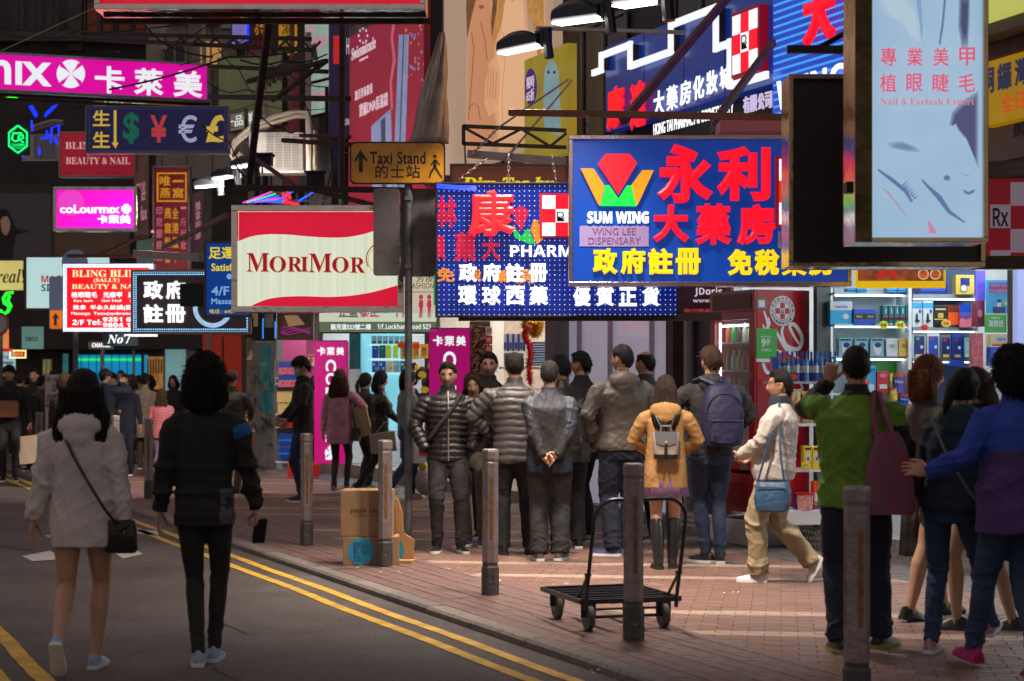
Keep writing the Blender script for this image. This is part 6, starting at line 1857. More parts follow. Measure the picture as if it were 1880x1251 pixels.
softp(g,'printed_brow',nx([(590,660),(640,655),(690,675),(705,695),(650,690),(600,680)]),-.005,(112,136,172),(158,186,206),s0=1.4,s1=.6)
g.poly('printed_lash_line',nx([(530,775),(600,820),(660,870),(690,925),(680,930),(650,885),(590,835),(528,785)]),-.005,.001,shd)
for k in range(7): g.poly('printed_lash',nx([(640+k*8,850+k*10),(668+k*8,826+k*12),(645+k*8,858+k*10)]),-.0065,.001,shd)
g.poly('printed_nose_line',nx([(725,815),(760,850),(820,900),(860,965),(930,1020),(925,1025),(850,980),(800,915),(735,840)]),-.005,.001,shd)
g.poly('printed_spot',[(1738+6*math.cos(a),327+5*math.sin(a)) for a in np.linspace(0,6.28,14,endpoint=False)],-.005,.001,shd)
g.poly('printed_closed_eye',nx([(918,870),(945,882),(975,868),(970,885),(945,895),(925,888)]),-.005,.001,shd)
g.poly('printed_brow',nx([(875,795),(930,800),(975,815),(930,808)]),-.005,.001,sh)
g.poly('printed_lips',nx([(755,1010),(772,1020),(800,1072),(765,1074)]),-.005,.001,lit('print_rose',rgb(196,140,170),.9))
g.poly('printed_contour',nx([(530,850),(580,880),(640,960),(680,1010),(640,975),(570,890)]),-.005,.001,lit('print_lilac',rgb(168,160,190),.9))
for z in (-40,330): g.panel('bracket',1560,z,1570,z+20,.1,.1,blackm)

g = Sign('yellow_shop_sign','yellow shop fascia with dark blue characters and red print at the top right','sign',1800,-20,1990,212,13.8,12.6)
mb = MB();mb.box(g.X(1800),0,g.Z(212),g.X(1990),.2,g.Z(90));mb.build('panel',mat('yellow_panel_r',rgb(178,138,0),.4,emit=.5,noise=.12),g.o)
g.panel('pale_box',1806,-20,1990,34,-.25,.3,lit('pale_yellow',rgb(200,205,100),.75));g.panel('ledge',1804,36,1990,58,-.2,.25,mat('grey_ledge',(.16,.13,.11),.6));g.panel('brown_band',1802,60,1990,88,-.02,.1,wall_br)
nv = lit('navy_char',rgb(30,36,70),.8)
for i,c in enumerate('銅鑼灣店'): g.text(c,1800+i*32,100,1826+i*32,152,nv,y=-.004,name='character',bold=.03)
g.text('全日開',1840,160,1905,196,lit('orange_red_char',rgb(200,80,20),.8),y=-.004,bold=.02)
g.panel('grey_board',1802,216,1990,276,.05,.1,mat('grey_ledge'));g.text('健',1848,216,1876,242,mat('slate_char',(.03,.05,.09),.5),y=.045)
g = Sign('check_panel_sign','dim red and grey checkered panel with an Rx mark at the right edge','sign',1772,322,1990,492,13.2)
g.frame(6,wall_br,mat('dim_red_panel',rgb(110,8,24),.4,emit=.6,noise=.1),depth=.25)
dgs = lit('dim_grey_sq',rgb(120,105,118),.7)
for (a,b2) in ((1855,335),(1818,376),(1855,421),(1893,376),(1818,460),(1893,460)): g.panel('check_square',a -(0 if a != 1855 else 0),b2,a+37,b2+(43 if b2<460 else 22),-.006,.004,dgs)
g.panel('left_plate',1778,330,1806,470,-.006,.004,blackm)
g.text('𝖱𝗑',1822,382,1851,416,mat('ink_blue',(.01,.012,.02),.5),y=-.0075,bold=.02)
beam('brown soffit beam under the black signboard running off to the right',(1448,484),12.6,(1990,482),12.3,.10,wall_br,h=.085)
g = Sign('food_banner','yellow banner printed with dishes of food hanging in front of the shelves','banner',1571,488,1736,529,15.2)
g.panel('panel',1571,486,1736,529,0,.03,lit('food_yellow',rgb(225,180,10),.8));g.panel('printed_food',1575,486,1732,516,-.005,.0045,mat('food_print',rgb(150,78,40),.5,emit=.7,noise=.7,scale=9,color2=rgb(60,20,14)))
for i,x in enumerate((1695,1717)):
    g.poly('printed_bowl',[(x+10*math.cos(a),504+10*math.sin(a)) for a in np.linspace(0,6.28,20,endpoint=False)],-.0075,.002,lit('bowl_white',rgb(205,195,170),.8))
    g.poly('printed_soup',[(x+8*math.cos(a),504+8*math.sin(a)) for a in np.linspace(0,6.28,20,endpoint=False)],-.0095,.0015,mat('soup',rgb(180,80,25),.5,emit=.7,noise=.5,scale=40))
for x in (1612,1632): g.panel('printed_card',x,493,x+14,510,-.0075,.002,lit('card_red',rgb(190,40,30),.8))

# ================================================================== flood lamps
lampb = mat('lamp_housing',(.035,.04,.05),.35,metal=.6,noise=.2)
def flood(label,a,b2,Y,energy,size,aim=(0,0,-1),em=9.0,colr=(1,.84,.70)):
    """hooded flood lamp: glowing glass from pixel a to pixel b2, housing arching above it"""
    p,q = P(*a,Y),P(*b2,Y -.15)
    d = q -p;L = d.length;u = d.normalized();back = V(-u.y,u.x,0).normalized();upv = V(0,0,1)
    r = empty('flood_lamp',label,'lamp',p,0,'hooded flood lamps')
    w = .22
    mb = MB();mb.add([V(0,0,0)+back*0,u*L,u*L+back*w+V(0,0,.02),back*w+V(0,0,.02)],[(0,1,2,3)])
    mb.add([V(0,0,.012),u*L+V(0,0,.012),u*L+back*w+V(0,0,.032),back*w+V(0,0,.032)],[(3,2,1,0)])
    mb.build('lamp_glass',lit('lamp_glass',(1.0,.93,.86),em),r)
    rings = []
    for k in range(9):
        f = k/8;h = L*.33*math.sin(math.pi*min(1,f*.75+.18))+.03
        ww = w/2+.02
        rings.append([u*(L*f)+back*(w/2+ww*math.cos(t))+V(0,0,.035+(h if math.sin(t)>0 else 0)*abs(math.sin(t)) ** .7 -(.012 if math.sin(t) <= 0 else 0)) for t in np.linspace(0,2*math.pi,12,endpoint=False)])
    mb = MB();mb.loft(rings);mb.build('hood',lampb,r,smooth=True)
    e = u*L*.9+V(0,0,L*.3)+back*w/2
    mb = MB();mb.tube([e,e+u*L*.22+V(0,0,.03),e+u*L*.30 -V(0,0,.22)],.045,8);mb.box(e.x+u.x*L*.2 -.05,e.y -.05,e.z -.10,e.x+u.x*L*.2+.06,e.y+.05,e.z+.06);mb.build('bracket',lampb,r,smooth=True)
    ld = bpy.data.lights.new('lamp_light','AREA');ld.shape = 'RECTANGLE';ld.size = L;ld.size_y = w;ld.energy = energy;ld.color = colr;ld.spread = RAD(105)
    lo_ = bpy.data.objects.new('lamp_light',ld);col.objects.link(lo_);lo_.parent = r
    lo_.location = u*L/2+back*w/2+V(0,0,-.05)
    lo_.rotation_euler = Vector(aim).to_track_quat('-Z','Y').to_euler()
    return r
flood('hooded flood lamp in front of the beauty poster',(912,99),(985,84),16.8,76,.3,(-.15,-.1,-1))
flood('upper hooded flood lamp right of the beauty poster',(1012,44),(1096,33),14.6,84,.3,(-.1,.25,-1))
flood('flood lamp at the top edge above the blue fascia',(1122,12),(1200,1),12.8,100,.3,(.2,.25,-1))
flood('small flood lamp near the air conditioner, upper of three',(424,309),(455,304),25,34,.3,(.5,1,-.05),4)
flood('small flood lamp near the air conditioner, middle of three',(388,330),(422,325),25.5,60,.3,(-.4,1,.0),4)
flood('small flood lamp near the air conditioner, lower of three',(356,346),(390,342),26,120,.3,(-.5,.6,-1),4)
for (a,b2,lab) in (((562,318),(596,345),'black box speaker bolted below the air conditioner'),((470,285),(498,303),'small black junction box left of the air conditioner')):
    g = Sign('black_box',lab,'box',a[0],a[1],b2[0],b2[1],24);g.panel('casing',a[0],a[1],b2[0],b2[1],0,.2,blackm,bevel=.01);g.panel('lid',a[0] -3,a[1] -4,b2[0]+3,a[1],-.03,.25,blackm);g.panel('leg',a[0]+8,b2[1],a[0]+11,b2[1]+14,.1,.03,blackm)
g = Sign('neon_arrow_sign','bundle of pink, green and blue neon tubes forming an arrow above the cream lightbox','neon sign',446,350,566,380,21.0)
cols = [lit('np',rgb(235,60,200),1.6),lit('ng',rgb(60,220,130),1.4),lit('nb',rgb(40,90,255),1.8),lit('nr',rgb(255,40,50),1.6)]
for k in range(6):
    mb = MB();mb.tube([V(g.X(446+k*7),0,g.Z(373 -k*.5)),V(g.X(500+k*6),0,g.Z(352+k*4))],.010,5);mb.build('neon_tube',cols[(0,1,2,0,2,2)[k]],g.o)
for k in range(7):
    mb = MB();x = 508+(k % 4)*7+(k // 4)*40;mb.tube([V(g.X(x),-.02,g.Z(370 -(k % 4)*4)),V(g.X(x+16),-.02,g.Z(360 -(k % 4)*4))],.009,5);mb.build('neon_tube',cols[2],g.o)
for x0,z0,x1,z1 in ((520,355,528,372),(528,352,534,366),(520,372,536,374),(536,374,550,376)):
    mb = MB();mb.tube([V(g.X(x0),-.04,g.Z(z0)),V(g.X(x1),-.04,g.Z(z1))],.017,6);mb.build('neon_tube',cols[3],g.o)
g.panel('bracket',500,366,600,370,.05,.03,chr_blue)

# ================================================================== scaffolding steel, struts and wires, upper left
for (a,Ya,b2,Yb_,w,m,lab) in (
    ((497,10),20,(455,350),21,.07,trs,'long leaning brown steel pole beside the air conditioner'),
    ((628,24),19.5,(628,345),19.5,.055,rust,'upright rusty post in front of the dark violet signboard'),
    ((150,62),25,(570,72),22,.05,trs,'upper chord of the black steel gantry'),
    ((150,72),25,(570,92),22,.05,trs,'lower chord of the black steel gantry'),
    ((385,122),24,(600,132),22,.05,trs,'black bar just above the end of the magenta lightbox'),
    ((385,178),24,(640,182),21,.06,trs,'black bar level with the bottom of the magenta lightbox'),
    ((455,150),22,(600,112),21,.05,trs,'dark bar sloping up under the awning strip'),
    ((500,185),22,(600,112),21,.04,rust,'rusty diagonal under the awning strip'),
    ((520,258),21,(642,266),20,.05,rust,'rusty bar right of the air conditioner'),
    ((552,249),21.3,(642,252),20.2,.04,rust,'thin rusty bar above the other one right of the air conditioner'),
    ((430,345),20.5,(742,350),19.3,.06,trs,'black rail along the top of the cream lightbox'),
    ((460,285),24,(545,345),22,.04,trs,'black strut falling to the right under the air conditioner'),
    ((560,345),20,(690,378),19.4,.05,rust,'rusty strut falling towards the grey plate'),
    ((300,455),25,(418,395),23,.055,paint_r,'reddish strut rising behind the blue massage board'),
    ((180,470),28,(280,425),27,.04,rust,'thin dark strut above the red LED board'),
    ((125,470),28,(250,470),27,.05,mat('maroon_frame'),'dark red rail carrying the red LED board'),
    ((250,466),26.5,(372,474),25,.10,mat('pale_rail'),'thick pale pipe above the LED bordered board'),
    ((600,160),22,(600,245),22,.04,trs,'short upright black bar left of the dark violet signboard')):
    beam(lab,a,Ya,b2,Yb_,w,m)
mb = MB()
rr = random.Random(9)
for k in range(9):
    x = 300+k*32;mb.bar(P(x,66+(x -150)*.024,23.6),P(x+16,75+(x -150)*.047,23.4),.022);mb.bar(P(x+16,75+(x -150)*.047,23.4),P(x+32,67+(x -150)*.024,23.2),.022)
props(mb.build('gantry_lacing',trs,None),'zigzag lacing bars of the black steel gantry','truss')
def wire(label,pts,Y,r=.008,m=cable,sag=0,name='cable',group='sagging cables among the signs'):
    q = []
    for i in range(len(pts) -1):
        for j in range(7):
            f = j/7;q.append(P(pts[i][0]+(pts[i+1][0] -pts[i][0])*f,pts[i][1]+(pts[i+1][1] -pts[i][1])*f+sag*math.sin(math.pi*f),Y+.3*math.sin(i+f)))
    q.append(P(*pts[-1],Y));mb = MB();mb.tube(q,r,5);return props(mb.build(name,m,None,smooth=True),label,'cable',group)
wires = [([(0,95),(180,12)],0),([(60,85),(250,10)],4),([(150,62),(410,30)],6),([(300,95),(420,20),(500,60)],4),([(0,172),(180,190),(430,235)],6),([(200,165),(420,105),(560,90)],5),([(330,120),(470,60)],8),
         ([(380,150),(450,165),(560,150)],12),([(400,90),(440,130),(470,180),(460,240)],4),([(420,60),(520,130),(600,160)],9),([(380,205),(470,190),(600,200)],7),([(250,25),(300,80),(390,105)],5),
         ([(560,190),(600,260),(640,280)],8),([(430,300),(480,350),(520,400)],6),([(370,230),(420,260),(455,320),(430,370)],5),([(95,8),(160,90),(220,95)],3),([(600,40),(640,30),(700,26)],3),([(480,215),(520,235),(545,240)],7),
         ([(345,335),(352,380),(340,440)],3),([(440,110),(520,112),(600,100)],8),([(610,300),(600,350),(590,380)],4),([(1170,60),(1240,40),(1290,0)],5),([(0,60),(60,68),(150,66)],3)]
lr_ = random.Random(4)
WLAB = ['thin cable from the left edge up towards the top lightbox','second thin cable rising left of the curtained windows','cable crossing the orange curtained windows','cable dipping over the cream far wall','long cable passing across the front of the currency board','cable rising from the magenta lightbox to the awning','short cable above the end of the magenta lightbox',
        'slack cable right of the magenta lightbox','cable hanging down in front of the leaning pole','cable falling right below the gantry','cable over the small framed characters','cable falling across the gantry lacing','slack cable left of the dark violet signboard','cable falling onto the cream lightbox corner','cable looping left of the air conditioner','cable dropping behind the magenta lightbox at the upper left',
        'short cable under the top lightbox by the rusty post','short cable above the air conditioner','cable dropping left of the blue massage board','cable level with the awning strip','short cable above the neon arrow','cable rising to the flood lamp rail','cable at the upper left corner']
for k,(w,s_) in enumerate(wires): wire(WLAB[k],w,22+lr_.uniform(-1.5,3),lr_.choice([.006,.008,.012]),lr_.choice([cable,cable,cable,cable_w]) if k % 5==0 else cable,s_)

for k,(x,y0,y1,Y,r_,m) in enumerate(((486,30,238,29,.03,cable_w),(566,60,345,26,.04,cable_w),(578,240,350,25.5,.025,cable_w),(536,30,200,29,.04,paint_r),(300,-20,92,43,.07,cable_w),(374,-20,160,43,.05,cable_w),(452,200,300,28,.03,cable))):
    mb = MB();mb.tube([P(x,y0,Y),P(x,(y0+y1)/2,Y),P(x+2,y1,Y)],r_,8)
    for q in range(4): mb.bar(P(x -4,y0+(y1 -y0)*(q+.5)/4,Y -.02),P(x+4,y0+(y1 -y0)*(q+.5)/4,Y -.02),.03)
    props(mb.build('drain_pipe',m,None,smooth=True),('pale drain pipe left of the yellow board','thick pale pipe beside the red shutter','thin pale pipe under the awning','reddish pipe above the air conditioner','pipe on the cream far wall, left one','pipe on the cream far wall, right one','dark pipe left of the air conditioner')[k],'pipe')
for k,(x,y,Y,lab) in enumerate(((318,18,43,'far air conditioner high on the cream wall, left one'),(405,52,43,'far air conditioner high on the cream wall, right one'),(40,296,42,'far air conditioner on the dark wall under the green hexagon'))):
    c = copy_tree(ac0);c.location = P(x,y,Y);c.rotation_euler = (0,0,0);props(c,lab,'air conditioner')
for k in range(9):
    x = 268+(k % 3)*66;y = -10+(k // 3)*84
    w_ = empty('far_window','window on the cream far wall, %s row, %s from the left' % (('top','middle','bottom')[k // 3],('first','second','third')[k % 3]),'window',P(x+34,y+50,45.6),0,'windows on the cream far wall')
    mb = MB();mb.box(0,0,0,.5,.04,.62);mb.build('pane',winm if k != 4 else lit('warm_window',rgb(190,140,80),.7,noise=.3),w_)
    mb = MB()
    for a in ((-.04,0,0,.66),(.5,.54,0,.66),(.23,.27,0,.62)): mb.box(a[0],-.05,a[2],a[1] if a[1] else 0,-.001,a[3])
    mb.box(-.04,-.07,-.06,.54,-.001,-.001);mb.build('frame',wall_cr,w_)


# ================================================================== goods and fittings
PAL = {'lblue': (40,160,215),'blue': (10,70,180),'dblue': (8,30,110),'teal': (0,95,105),'white': (200,210,215),'ice': (130,180,195),'gold': (200,170,70),'red': (190,25,35),'green': (60,170,60),'orange': (225,80,20),
       'pink': (215,110,140),'yellow': (225,200,60),'plum': (130,45,80),'brown': (95,45,25),'tan': (190,150,110),'violet': (90,80,170),'cream': (225,205,140),'black': (18,18,22),'magenta': (190,20,120),'grey': (110,110,115),'lime': (200,225,60)}
def gm(c,rough=.35): return mat('goods_'+c,tuple(v*.9 for v in rgb(*PAL[c])),rough,noise=.06,scale=20,coat=.2)
SHZ = RAD(21.8)
def item(label,x0,y0,x1,y1,Y,c,deco=None,cat='carton',group=None,d=.1,name='carton',rz=SHZ*.35,parts=True):
    p = P(x0,y1,Y);w = (x1 -x0)/F*Y;h = (y1 -y0)/F*Y
    r = empty(name,label,cat,p,rz,group)
    mb = MB();mb.box(0,0,0,w,d,h);mb.build('body',gm(c),r,bevel=.003)
    for k,q in enumerate(deco or []):
        kind = q[0]
        if kind=='b':                                  # band: colour, from, to (fractions of the height), inset
            mb = MB();ins = q[4] if len(q)>4 else 0.0
            mb.box(w*ins,-.003 -.0006*k,h*q[2],w*(1 -ins),-.0004,h*q[3]);mb.build('label_band',gm(q[1]),r)
        elif kind=='t':                                # text: body, colour, x0, z0, x1, z1 fractions
            fit_text('lettering',q[1],gm(q[2]),r,w*q[3],h*q[4],w*q[5],h*q[6],-.0045 -.0006*k,.001,bold=.02)
        elif kind=='o':                                # oval: colour, cx, cz, rx, rz
            mb = MB();mb.prism([(w*(q[2]+q[4]*math.cos(a)),h*(q[3]+q[5]*math.sin(a))) for a in np.linspace(0,2*math.pi,14,endpoint=False)],-.0045 -.0006*k,-.001);mb.build('printed_oval',gm(q[1]),r)
    return r
def shelf(label,x0,x1,y,Y,m,th=4,d=.32,lip=None):
    p = P(x0,y+th,Y -.02);mb = MB();w = (x1 -x0)/F*Y
    r = empty('shelf',label,'shelf',p,SHZ*.35)
    mb.box(0,0,0,w,d,th/F*Y);mb.build('board',m,r)
    if m is glassy or lip: mb = MB();mb.box(.02,.03,-.012,w -.02,.05,-.001);mb.build('shelf_lamp',SHL,r)
    if lip: mb = MB();mb.box(0,-.006,0,w,-.0005,th/F*Y*1.3);mb.build('price_rail',lip,r)
    return r
def burst(label,cx,cy,r_,Y,c,txt=None,group='price stars on the shelves'):
    pts = []
    for k in range(28):
        a = k*math.pi/14;q = r_*(1.0 if k % 2==0 else .72);pts.append((q*math.cos(a)/F*Y,q*.8*math.sin(a)/F*Y))
    o = empty('price_star',label,'price tag',P(cx,cy,Y),0,group)
    mb = MB();mb.prism(pts,-.004,0);mb.build('card',gm(c,.6),o)
    if txt: fit_text('lettering',txt,gm('red' if c in ('lime','yellow') else 'dblue'),o,-r_*.5/F*Y,-r_*.28/F*Y,r_*.5/F*Y,r_*.3/F*Y,-.0045,.001,bold=.02)
    return o
SHL = lit('shelf_lamp',(.80,.93,1.0),6.0)
glassy = mat('shelf_glass',(.45,.62,.66),.1,noise=.05,coat=.5);whsh = mat('white_shelf',(.62,.64,.66),.35);gysh = mat('grey_shelf',(.20,.26,.30),.4);blsh = mat('blue_backing',(.015,.05,.12),.5,noise=.2);wback = mat('white_backing',(.50,.58,.60),.4,noise=.1)
YS = 17.9
def wallpanel(name,label,x0,y0,x1,y1,Y,m,th=.05,cat='panel',rz=SHZ*.35,kind=None):
    p = P(x0,y1,Y);mb = MB();mb.box(0,0,0,(x1 -x0)/F*Y,th,(y1 -y0)/F*Y);o = mb.build(name,m,None);o.location = p;o.rotation_euler = (0,0,rz);return props(o,label,cat,None,kind)
wallpanel('backing_panel','pale glowing back panel of the glass shelves above the green jacket',1532,500,1682,740,YS+.35,wback)
wallpanel('backing_panel','dark blue back panel of the shelves left of the pale blue poster',1674,485,1795,760,YS+.34,blsh)
wallpanel('shelf_upright','pale upright between the glass shelves and the dark blue shelves',1668,500,1674,760,YS -.03,whsh,.35,'shelf upright')
wallpanel('cabinet_side','grey steel post right of the red fridge',1500,520,1526,1000,YS+.1,mat('dark_post',(.10,.12,.12),.4,metal=.5),.12,'post')
for y,lab in ((537,'topmost glass shelf above the green jacket'),(595,'second glass shelf holding the blue and teal cartons'),(655,'third glass shelf holding the face mask packs')): shelf(lab,1532,1672,y,YS,glassy)
shelf('white shelf with baby formula tins behind the green jacket',1500,1672,722,YS,whsh)
for y,lab in ((542,'upper grey shelf with the gift box'),(602,'middle grey shelf with perfume cartons'),(658,'lower grey shelf with the blue cartons')): shelf(lab,1676,1800,y,YS,gysh,6,lip=gysh)
gr1 = 'stock on the glass shelves'
for i,(a,b2) in enumerate(((1555,1572),(1573,1592),(1628,1648),(1649,1672))): item('light blue carton lying on the topmost glass shelf, number %s from the left' % ('one','two','three','four')[i],a,529,b2,537,YS,'lblue',[('b','blue',.3,.5)],group=gr1)
item('light blue carton with a white front on the second glass shelf',1524,553,1566,597,YS,'lblue',[('b','white',.62,.98,.0),('t','TESTER','blue',.2,.72,.8,.8),('o','white',.7,.35,.14,.12)],group=gr1)
item('wide blue carton with two dark labels on the second glass shelf',1567,567,1609,597,YS,'blue',[('b','black',.38,.68,.04),('t','SKII','lime',.12,.46,.38,.58),('t','SKII','lime',.62,.46,.88,.58)],group=gr1)
for i in range(5): item('teal carton with a red waistband, %s in the row on the second glass shelf' % ('first','second','third','fourth','fifth')[i],1621+i*10.5,561,1631+i*10.5,598,YS -.02,'teal',[('b','red',.42,.46),('b','black',.28,.40),('o','ice',.5,.72,.14,.16),('b','white',.04,.10,.25)],group='teal cartons')
for i,(x,c) in enumerate(((1622,'lime'),(1653,'lime'))): burst('yellow-green price star under the teal cartons, %s one' % ('left','right')[i],x,597,11,YS -.1,c,'特價')
for i in range(3): item('clear face mask pack with a printed face, %s of three on the third glass shelf' % ('left','middle','right')[i],1540+i*29,621,1566+i*29,655,YS,'ice',[('o','white',.5,.42,.3,.34),('o','dblue',.55,.62,.24,.14),('b','teal',.86,.97,.1)],group='face mask packs',name='mask_pack',cat='packet')
item('white carton right of the face mask packs',1627,622,1650,655,YS,'white',[('t','DHC','grey',.3,.55,.7,.68)]);item('gold carton beside the white one on the third glass shelf',1650,622,1673,655,YS,'gold',[('t','DHC','brown',.3,.55,.7,.68)])
item('light blue formula box right of the green jacket shoulder',1587,672,1609,722,YS,'lblue',[('t','Aptami','blue',.05,.78,.9,.92),('o','orange',.2,.4,.2,.12),('o','white',.6,.2,.25,.15)]);item('red tin box on the formula shelf',1610,682,1634,722,YS,'red',[('o','pink',.5,.8,.3,.1),('b','white',.2,.4,.2)])
item('green and yellow slim box on the formula shelf',1634,686,1639,722,YS,'lime',[('b','green',.1,.6)])
for (a,b2,c,d_,lab) in ((1640,686,1662,722,'purple tin with an orange lid on the formula shelf'),(1634,712,1650,735,'yellow small tin below the formula shelf edge'),(1650,725,1672,745,'blue tin at the bottom of the formula shelf')):
    r = empty('tin',lab,'tin',P(a,d_,YS -.03));w = (c -a)/F*YS;h = (d_ -b2)/F*YS
    mb = MB();mb.tube([V(w/2,w/2,0),V(w/2,w/2,h*.84)],w/2,20);mb.build('body',gm('violet' if a==1640 else 'yellow' if a==1634 else 'blue'),r,smooth=True);mb = MB();mb.tube([V(w/2,w/2,h*.85),V(w/2,w/2,h)],w/2*1.03,20);mb.build('lid',gm('orange'),r,smooth=True)
    fit_text('lettering','Frisco',gm('white'),r,w*.15,h*.5,w*.85,h*.68,-.003,.001,bold=.02)
wallpanel('shelf_poster','pale green promotion card behind the formula boxes',1605,664,1650,690,YS+.3,gm('green',.6),.01,'poster')
item('gold gift box with a round clock face on the upper grey shelf',1755,505,1790,541,YS,'gold',[('b','dblue',.45,.85,.25),('o','grey',.42,.32,.2,.2),('o','white',.42,.32,.15,.15)]);item('navy carton beside the gold gift box',1686,520,1742,541,YS,'dblue',[('b','blue',.3,.8,.1)])
for i in range(2): item('white carton with a blue cap and a dark bottle print, %s of two' % ('left','right')[i],1675+i*20,553,1694+i*20,602,YS,'white',[('b','lblue',.74,.93),('o','black',.45,.35,.12,.2),('b','black',.22,.3,.28),('o','blue',.75,.62,.12,.07)],group='white bottle cartons')
item('dark patterned carton with yellow edge on the middle grey shelf',1715,561,1740,602,YS,'black',[('b','gold',.44,.66,.3),('b','yellow',.36,.40),('b','cream',.8,.86,.1)]);item('orange and brown carton on the middle grey shelf',1741,560,1761,597,YS,'orange',[('b','brown',.66,1.0,-.0)])
item('carton fading from blue to pink on the middle grey shelf',1762,560,1784,602,YS,'pink',[('b','violet',.45,.7),('b','blue',.7,1.0),('o','dblue',.5,.42,.06,.05)]);item('cream slim carton beside the blue and pink one',1784,561,1792,602,YS,'cream',[('b','plum',.5,.56)])
burst('orange price star on the middle grey shelf',1697,602,9,YS -.1,'orange','85');burst('yellow price star on the middle grey shelf',1737,594,10,YS -.1,'yellow','限量')
for i,(a,b2,c) in enumerate(((1675,1701,'white'),(1702,1726,'white'),(1727,1747,'grey'),(1748,1768,'blue'),(1769,1784,'teal'))):
    item('tall %s carton, %s on the lower grey shelf' % (('white edged navy','white edged blue','blue-grey','royal blue bubble print','teal framed')[i],('first','second','third','fourth','fifth')[i]),a,612+(3 if i>1 else 0),b2,658,YS,c,[('b',('dblue','blue','dblue','dblue','ice')[i],.06,.88,.12),('o',('green','red','red','red','orange')[i],.4,.78,.13,.06),('o','white',.68,.45,.12,.07),('b',('cream','blue','yellow','tan','white')[i],.04,.16,.22)],group='tall cartons on the lower grey shelf')
item('bright blue wide carton on the floor of the dark blue bay',1744,661,1772,672,YS,'blue')
wallpanel('violet_mirror','violet reflecting mirror strip left of the sky blue poster',1792,497,1810,552,YS -.3,mat('violet_strip',rgb(90,80,190),.2,emit=.4,noise=.3,scale=6),.03,'mirror');item('plum carton under the violet mirror strip',1791,552,1809,600,YS -.32,'plum',[('o','pink',.5,.5,.25,.15)])  # violet reflection painted into the mirror strip as glowing colour
r = item('sky blue cosmetics poster with two printed bottles',1811,514,1859,576,YS -.4,'lblue',[('b','violet',.62,.92,.1),('t','PERFECT ONE','pink',.15,.78,.8,.86),('t','限時優惠價','pink',.12,.62,.88,.72),('b','white',.04,.32,.42),('b','dblue',.34,.42,.42),('o','yellow',.82,.3,.1,.06),('b','dblue',.02,.2,.74)],'poster',d=.02,name='poster')
r = item('green promotion card with white characters',1808,577,1850,611,YS -.42,'green',[('t','滿額送','white',.15,.3,.85,.68),('t','HAPPY HK','white',.3,.74,.7,.84)],'price tag',d=.01,name='promotion_card');item('pale card beside the green promotion card',1850,577,1864,612,YS -.42,'ice',[('o','grey',.5,.6,.2,.1)],'price tag',d=.01,name='card')
item('cream and orange carton below the green promotion card',1817,614,1862,636,YS -.4,'cream',[('b','orange',.0,.2,.1),('b','white',.4,.75,.2),('t','NEW','blue',.3,.45,.7,.7)])
for i in range(3): item('blue carton with white script, %s in the low row at the right' % ('left','middle','right')[i],1818+i*24,637,1841+i*24,672,YS -.5,'blue',[('t','Skii','ice',.3,.5,.8,.8)],group='blue cartons in the low row')
wallpanel('wrapped_gifts','pink and gold wrapped bunch of goods hanging before the right cabinet',1785,612,1806,680,YS -.5,mat('pink_wrap',rgb(190,90,100),.3,noise=.6,scale=22,bump=.6,bscale=40),.08,'goods')
wallpanel('doorway_light_panel','bluish white panel glowing for the light beyond the door at the far right edge',1868,495,1890,700,15.6,lit('door_glow',rgb(150,165,215),.9),.1,'doorpost');wallpanel('brown_doorpost','brown doorpost left of the glowing panel',1858,495,1868,700,15.7,wall_br,.1,'doorpost')  # added glowing panel stands in for the white light beyond the door
r = empty('glass_counter','white and blue shop counter behind the people at the right','counter',P(1690,1000,YS -.5),SHZ*.3)
mb = MB();mb.box(0,0,0,.95,.5,.95);mb.build('body',whsh,r,bevel=.004);mb = MB();mb.box(-.02,-.02,.952,.97,.52,.98);mb.build('top',gysh,r)
for k_ in range(9): mb = MB();mb.box(.03+k_*.1,-.003,.5+(k_ % 3)*.02,.11+k_*.1,-.0005,.85);mb.build('display_box',gm(('blue','ice','red','lblue','gold','teal','white','orange','dblue')[k_]),r)
YL = 17.5
for y,x0,x1,lab in ((700,1418,1520,'white shelf carrying the blue bottles'),(778,1452,1530,'white shelf under the gold bags'),(862,1460,1530,'white shelf under the yellow packs')): shelf(lab,x0,x1,y,YL,whsh,5,.35)
def bottle(label,px,y0,y1,Y,w=9,c='blue',cap='blue',group=None):
    r = empty('bottle',label,'bottle',P(px,y1,Y),0,group);h = (y1 -y0)/F*Y;rad = w/2/F*Y
    mb = MB();mb.tube([V(0,0,0),V(0,0,h*.62),V(0,0,h*.78),V(0,0,h*.86)],[rad,rad,rad*.45,rad*.4],12);mb.build('body',mat('water_'+c,tuple(v*.8 for v in rgb(*PAL[c])),.1,coat=.6,noise=.3,scale=40),r,smooth=True,sharp=60)
    mb = MB();mb.tube([V(0,0,h*.86),V(0,0,h)],rad*.5,10);mb.build('cap',gm(cap),r,smooth=True)
    mb = MB();mb.tube([V(0,0,h*.28),V(0,0,h*.52)],rad*1.03,12,cap=False);mb.build('label',gm('white' if c != 'white' else 'blue'),r,smooth=True)
    return r
for i in range(13): bottle('%s water bottle, %s from the left in the row beside the red fridge' % ('royal blue' if i % 3 else 'pale blue',('first','second','third','fourth','fifth','sixth','seventh','eighth','ninth','tenth','eleventh','twelfth','thirteenth')[i]),1428+i*8.8,645+(i % 2),700,YL+(i % 2)*.05,8.6,'blue' if i % 3 else 'lblue','blue','blue water bottles in a row beside the fridge')
item('blue boxed water pack at the left end of the bottle shelf',1419,655,1432,700,YL -.05,'violet',[('b','blue',.5,.9,.1),('t','水','white',.3,.2,.7,.45)]);burst('orange price tag hanging on the bottle shelf',1457,692,8,YL -.12,'orange');burst('green round mark on a blue bottle',1440,664,5,YL -.1,'green')
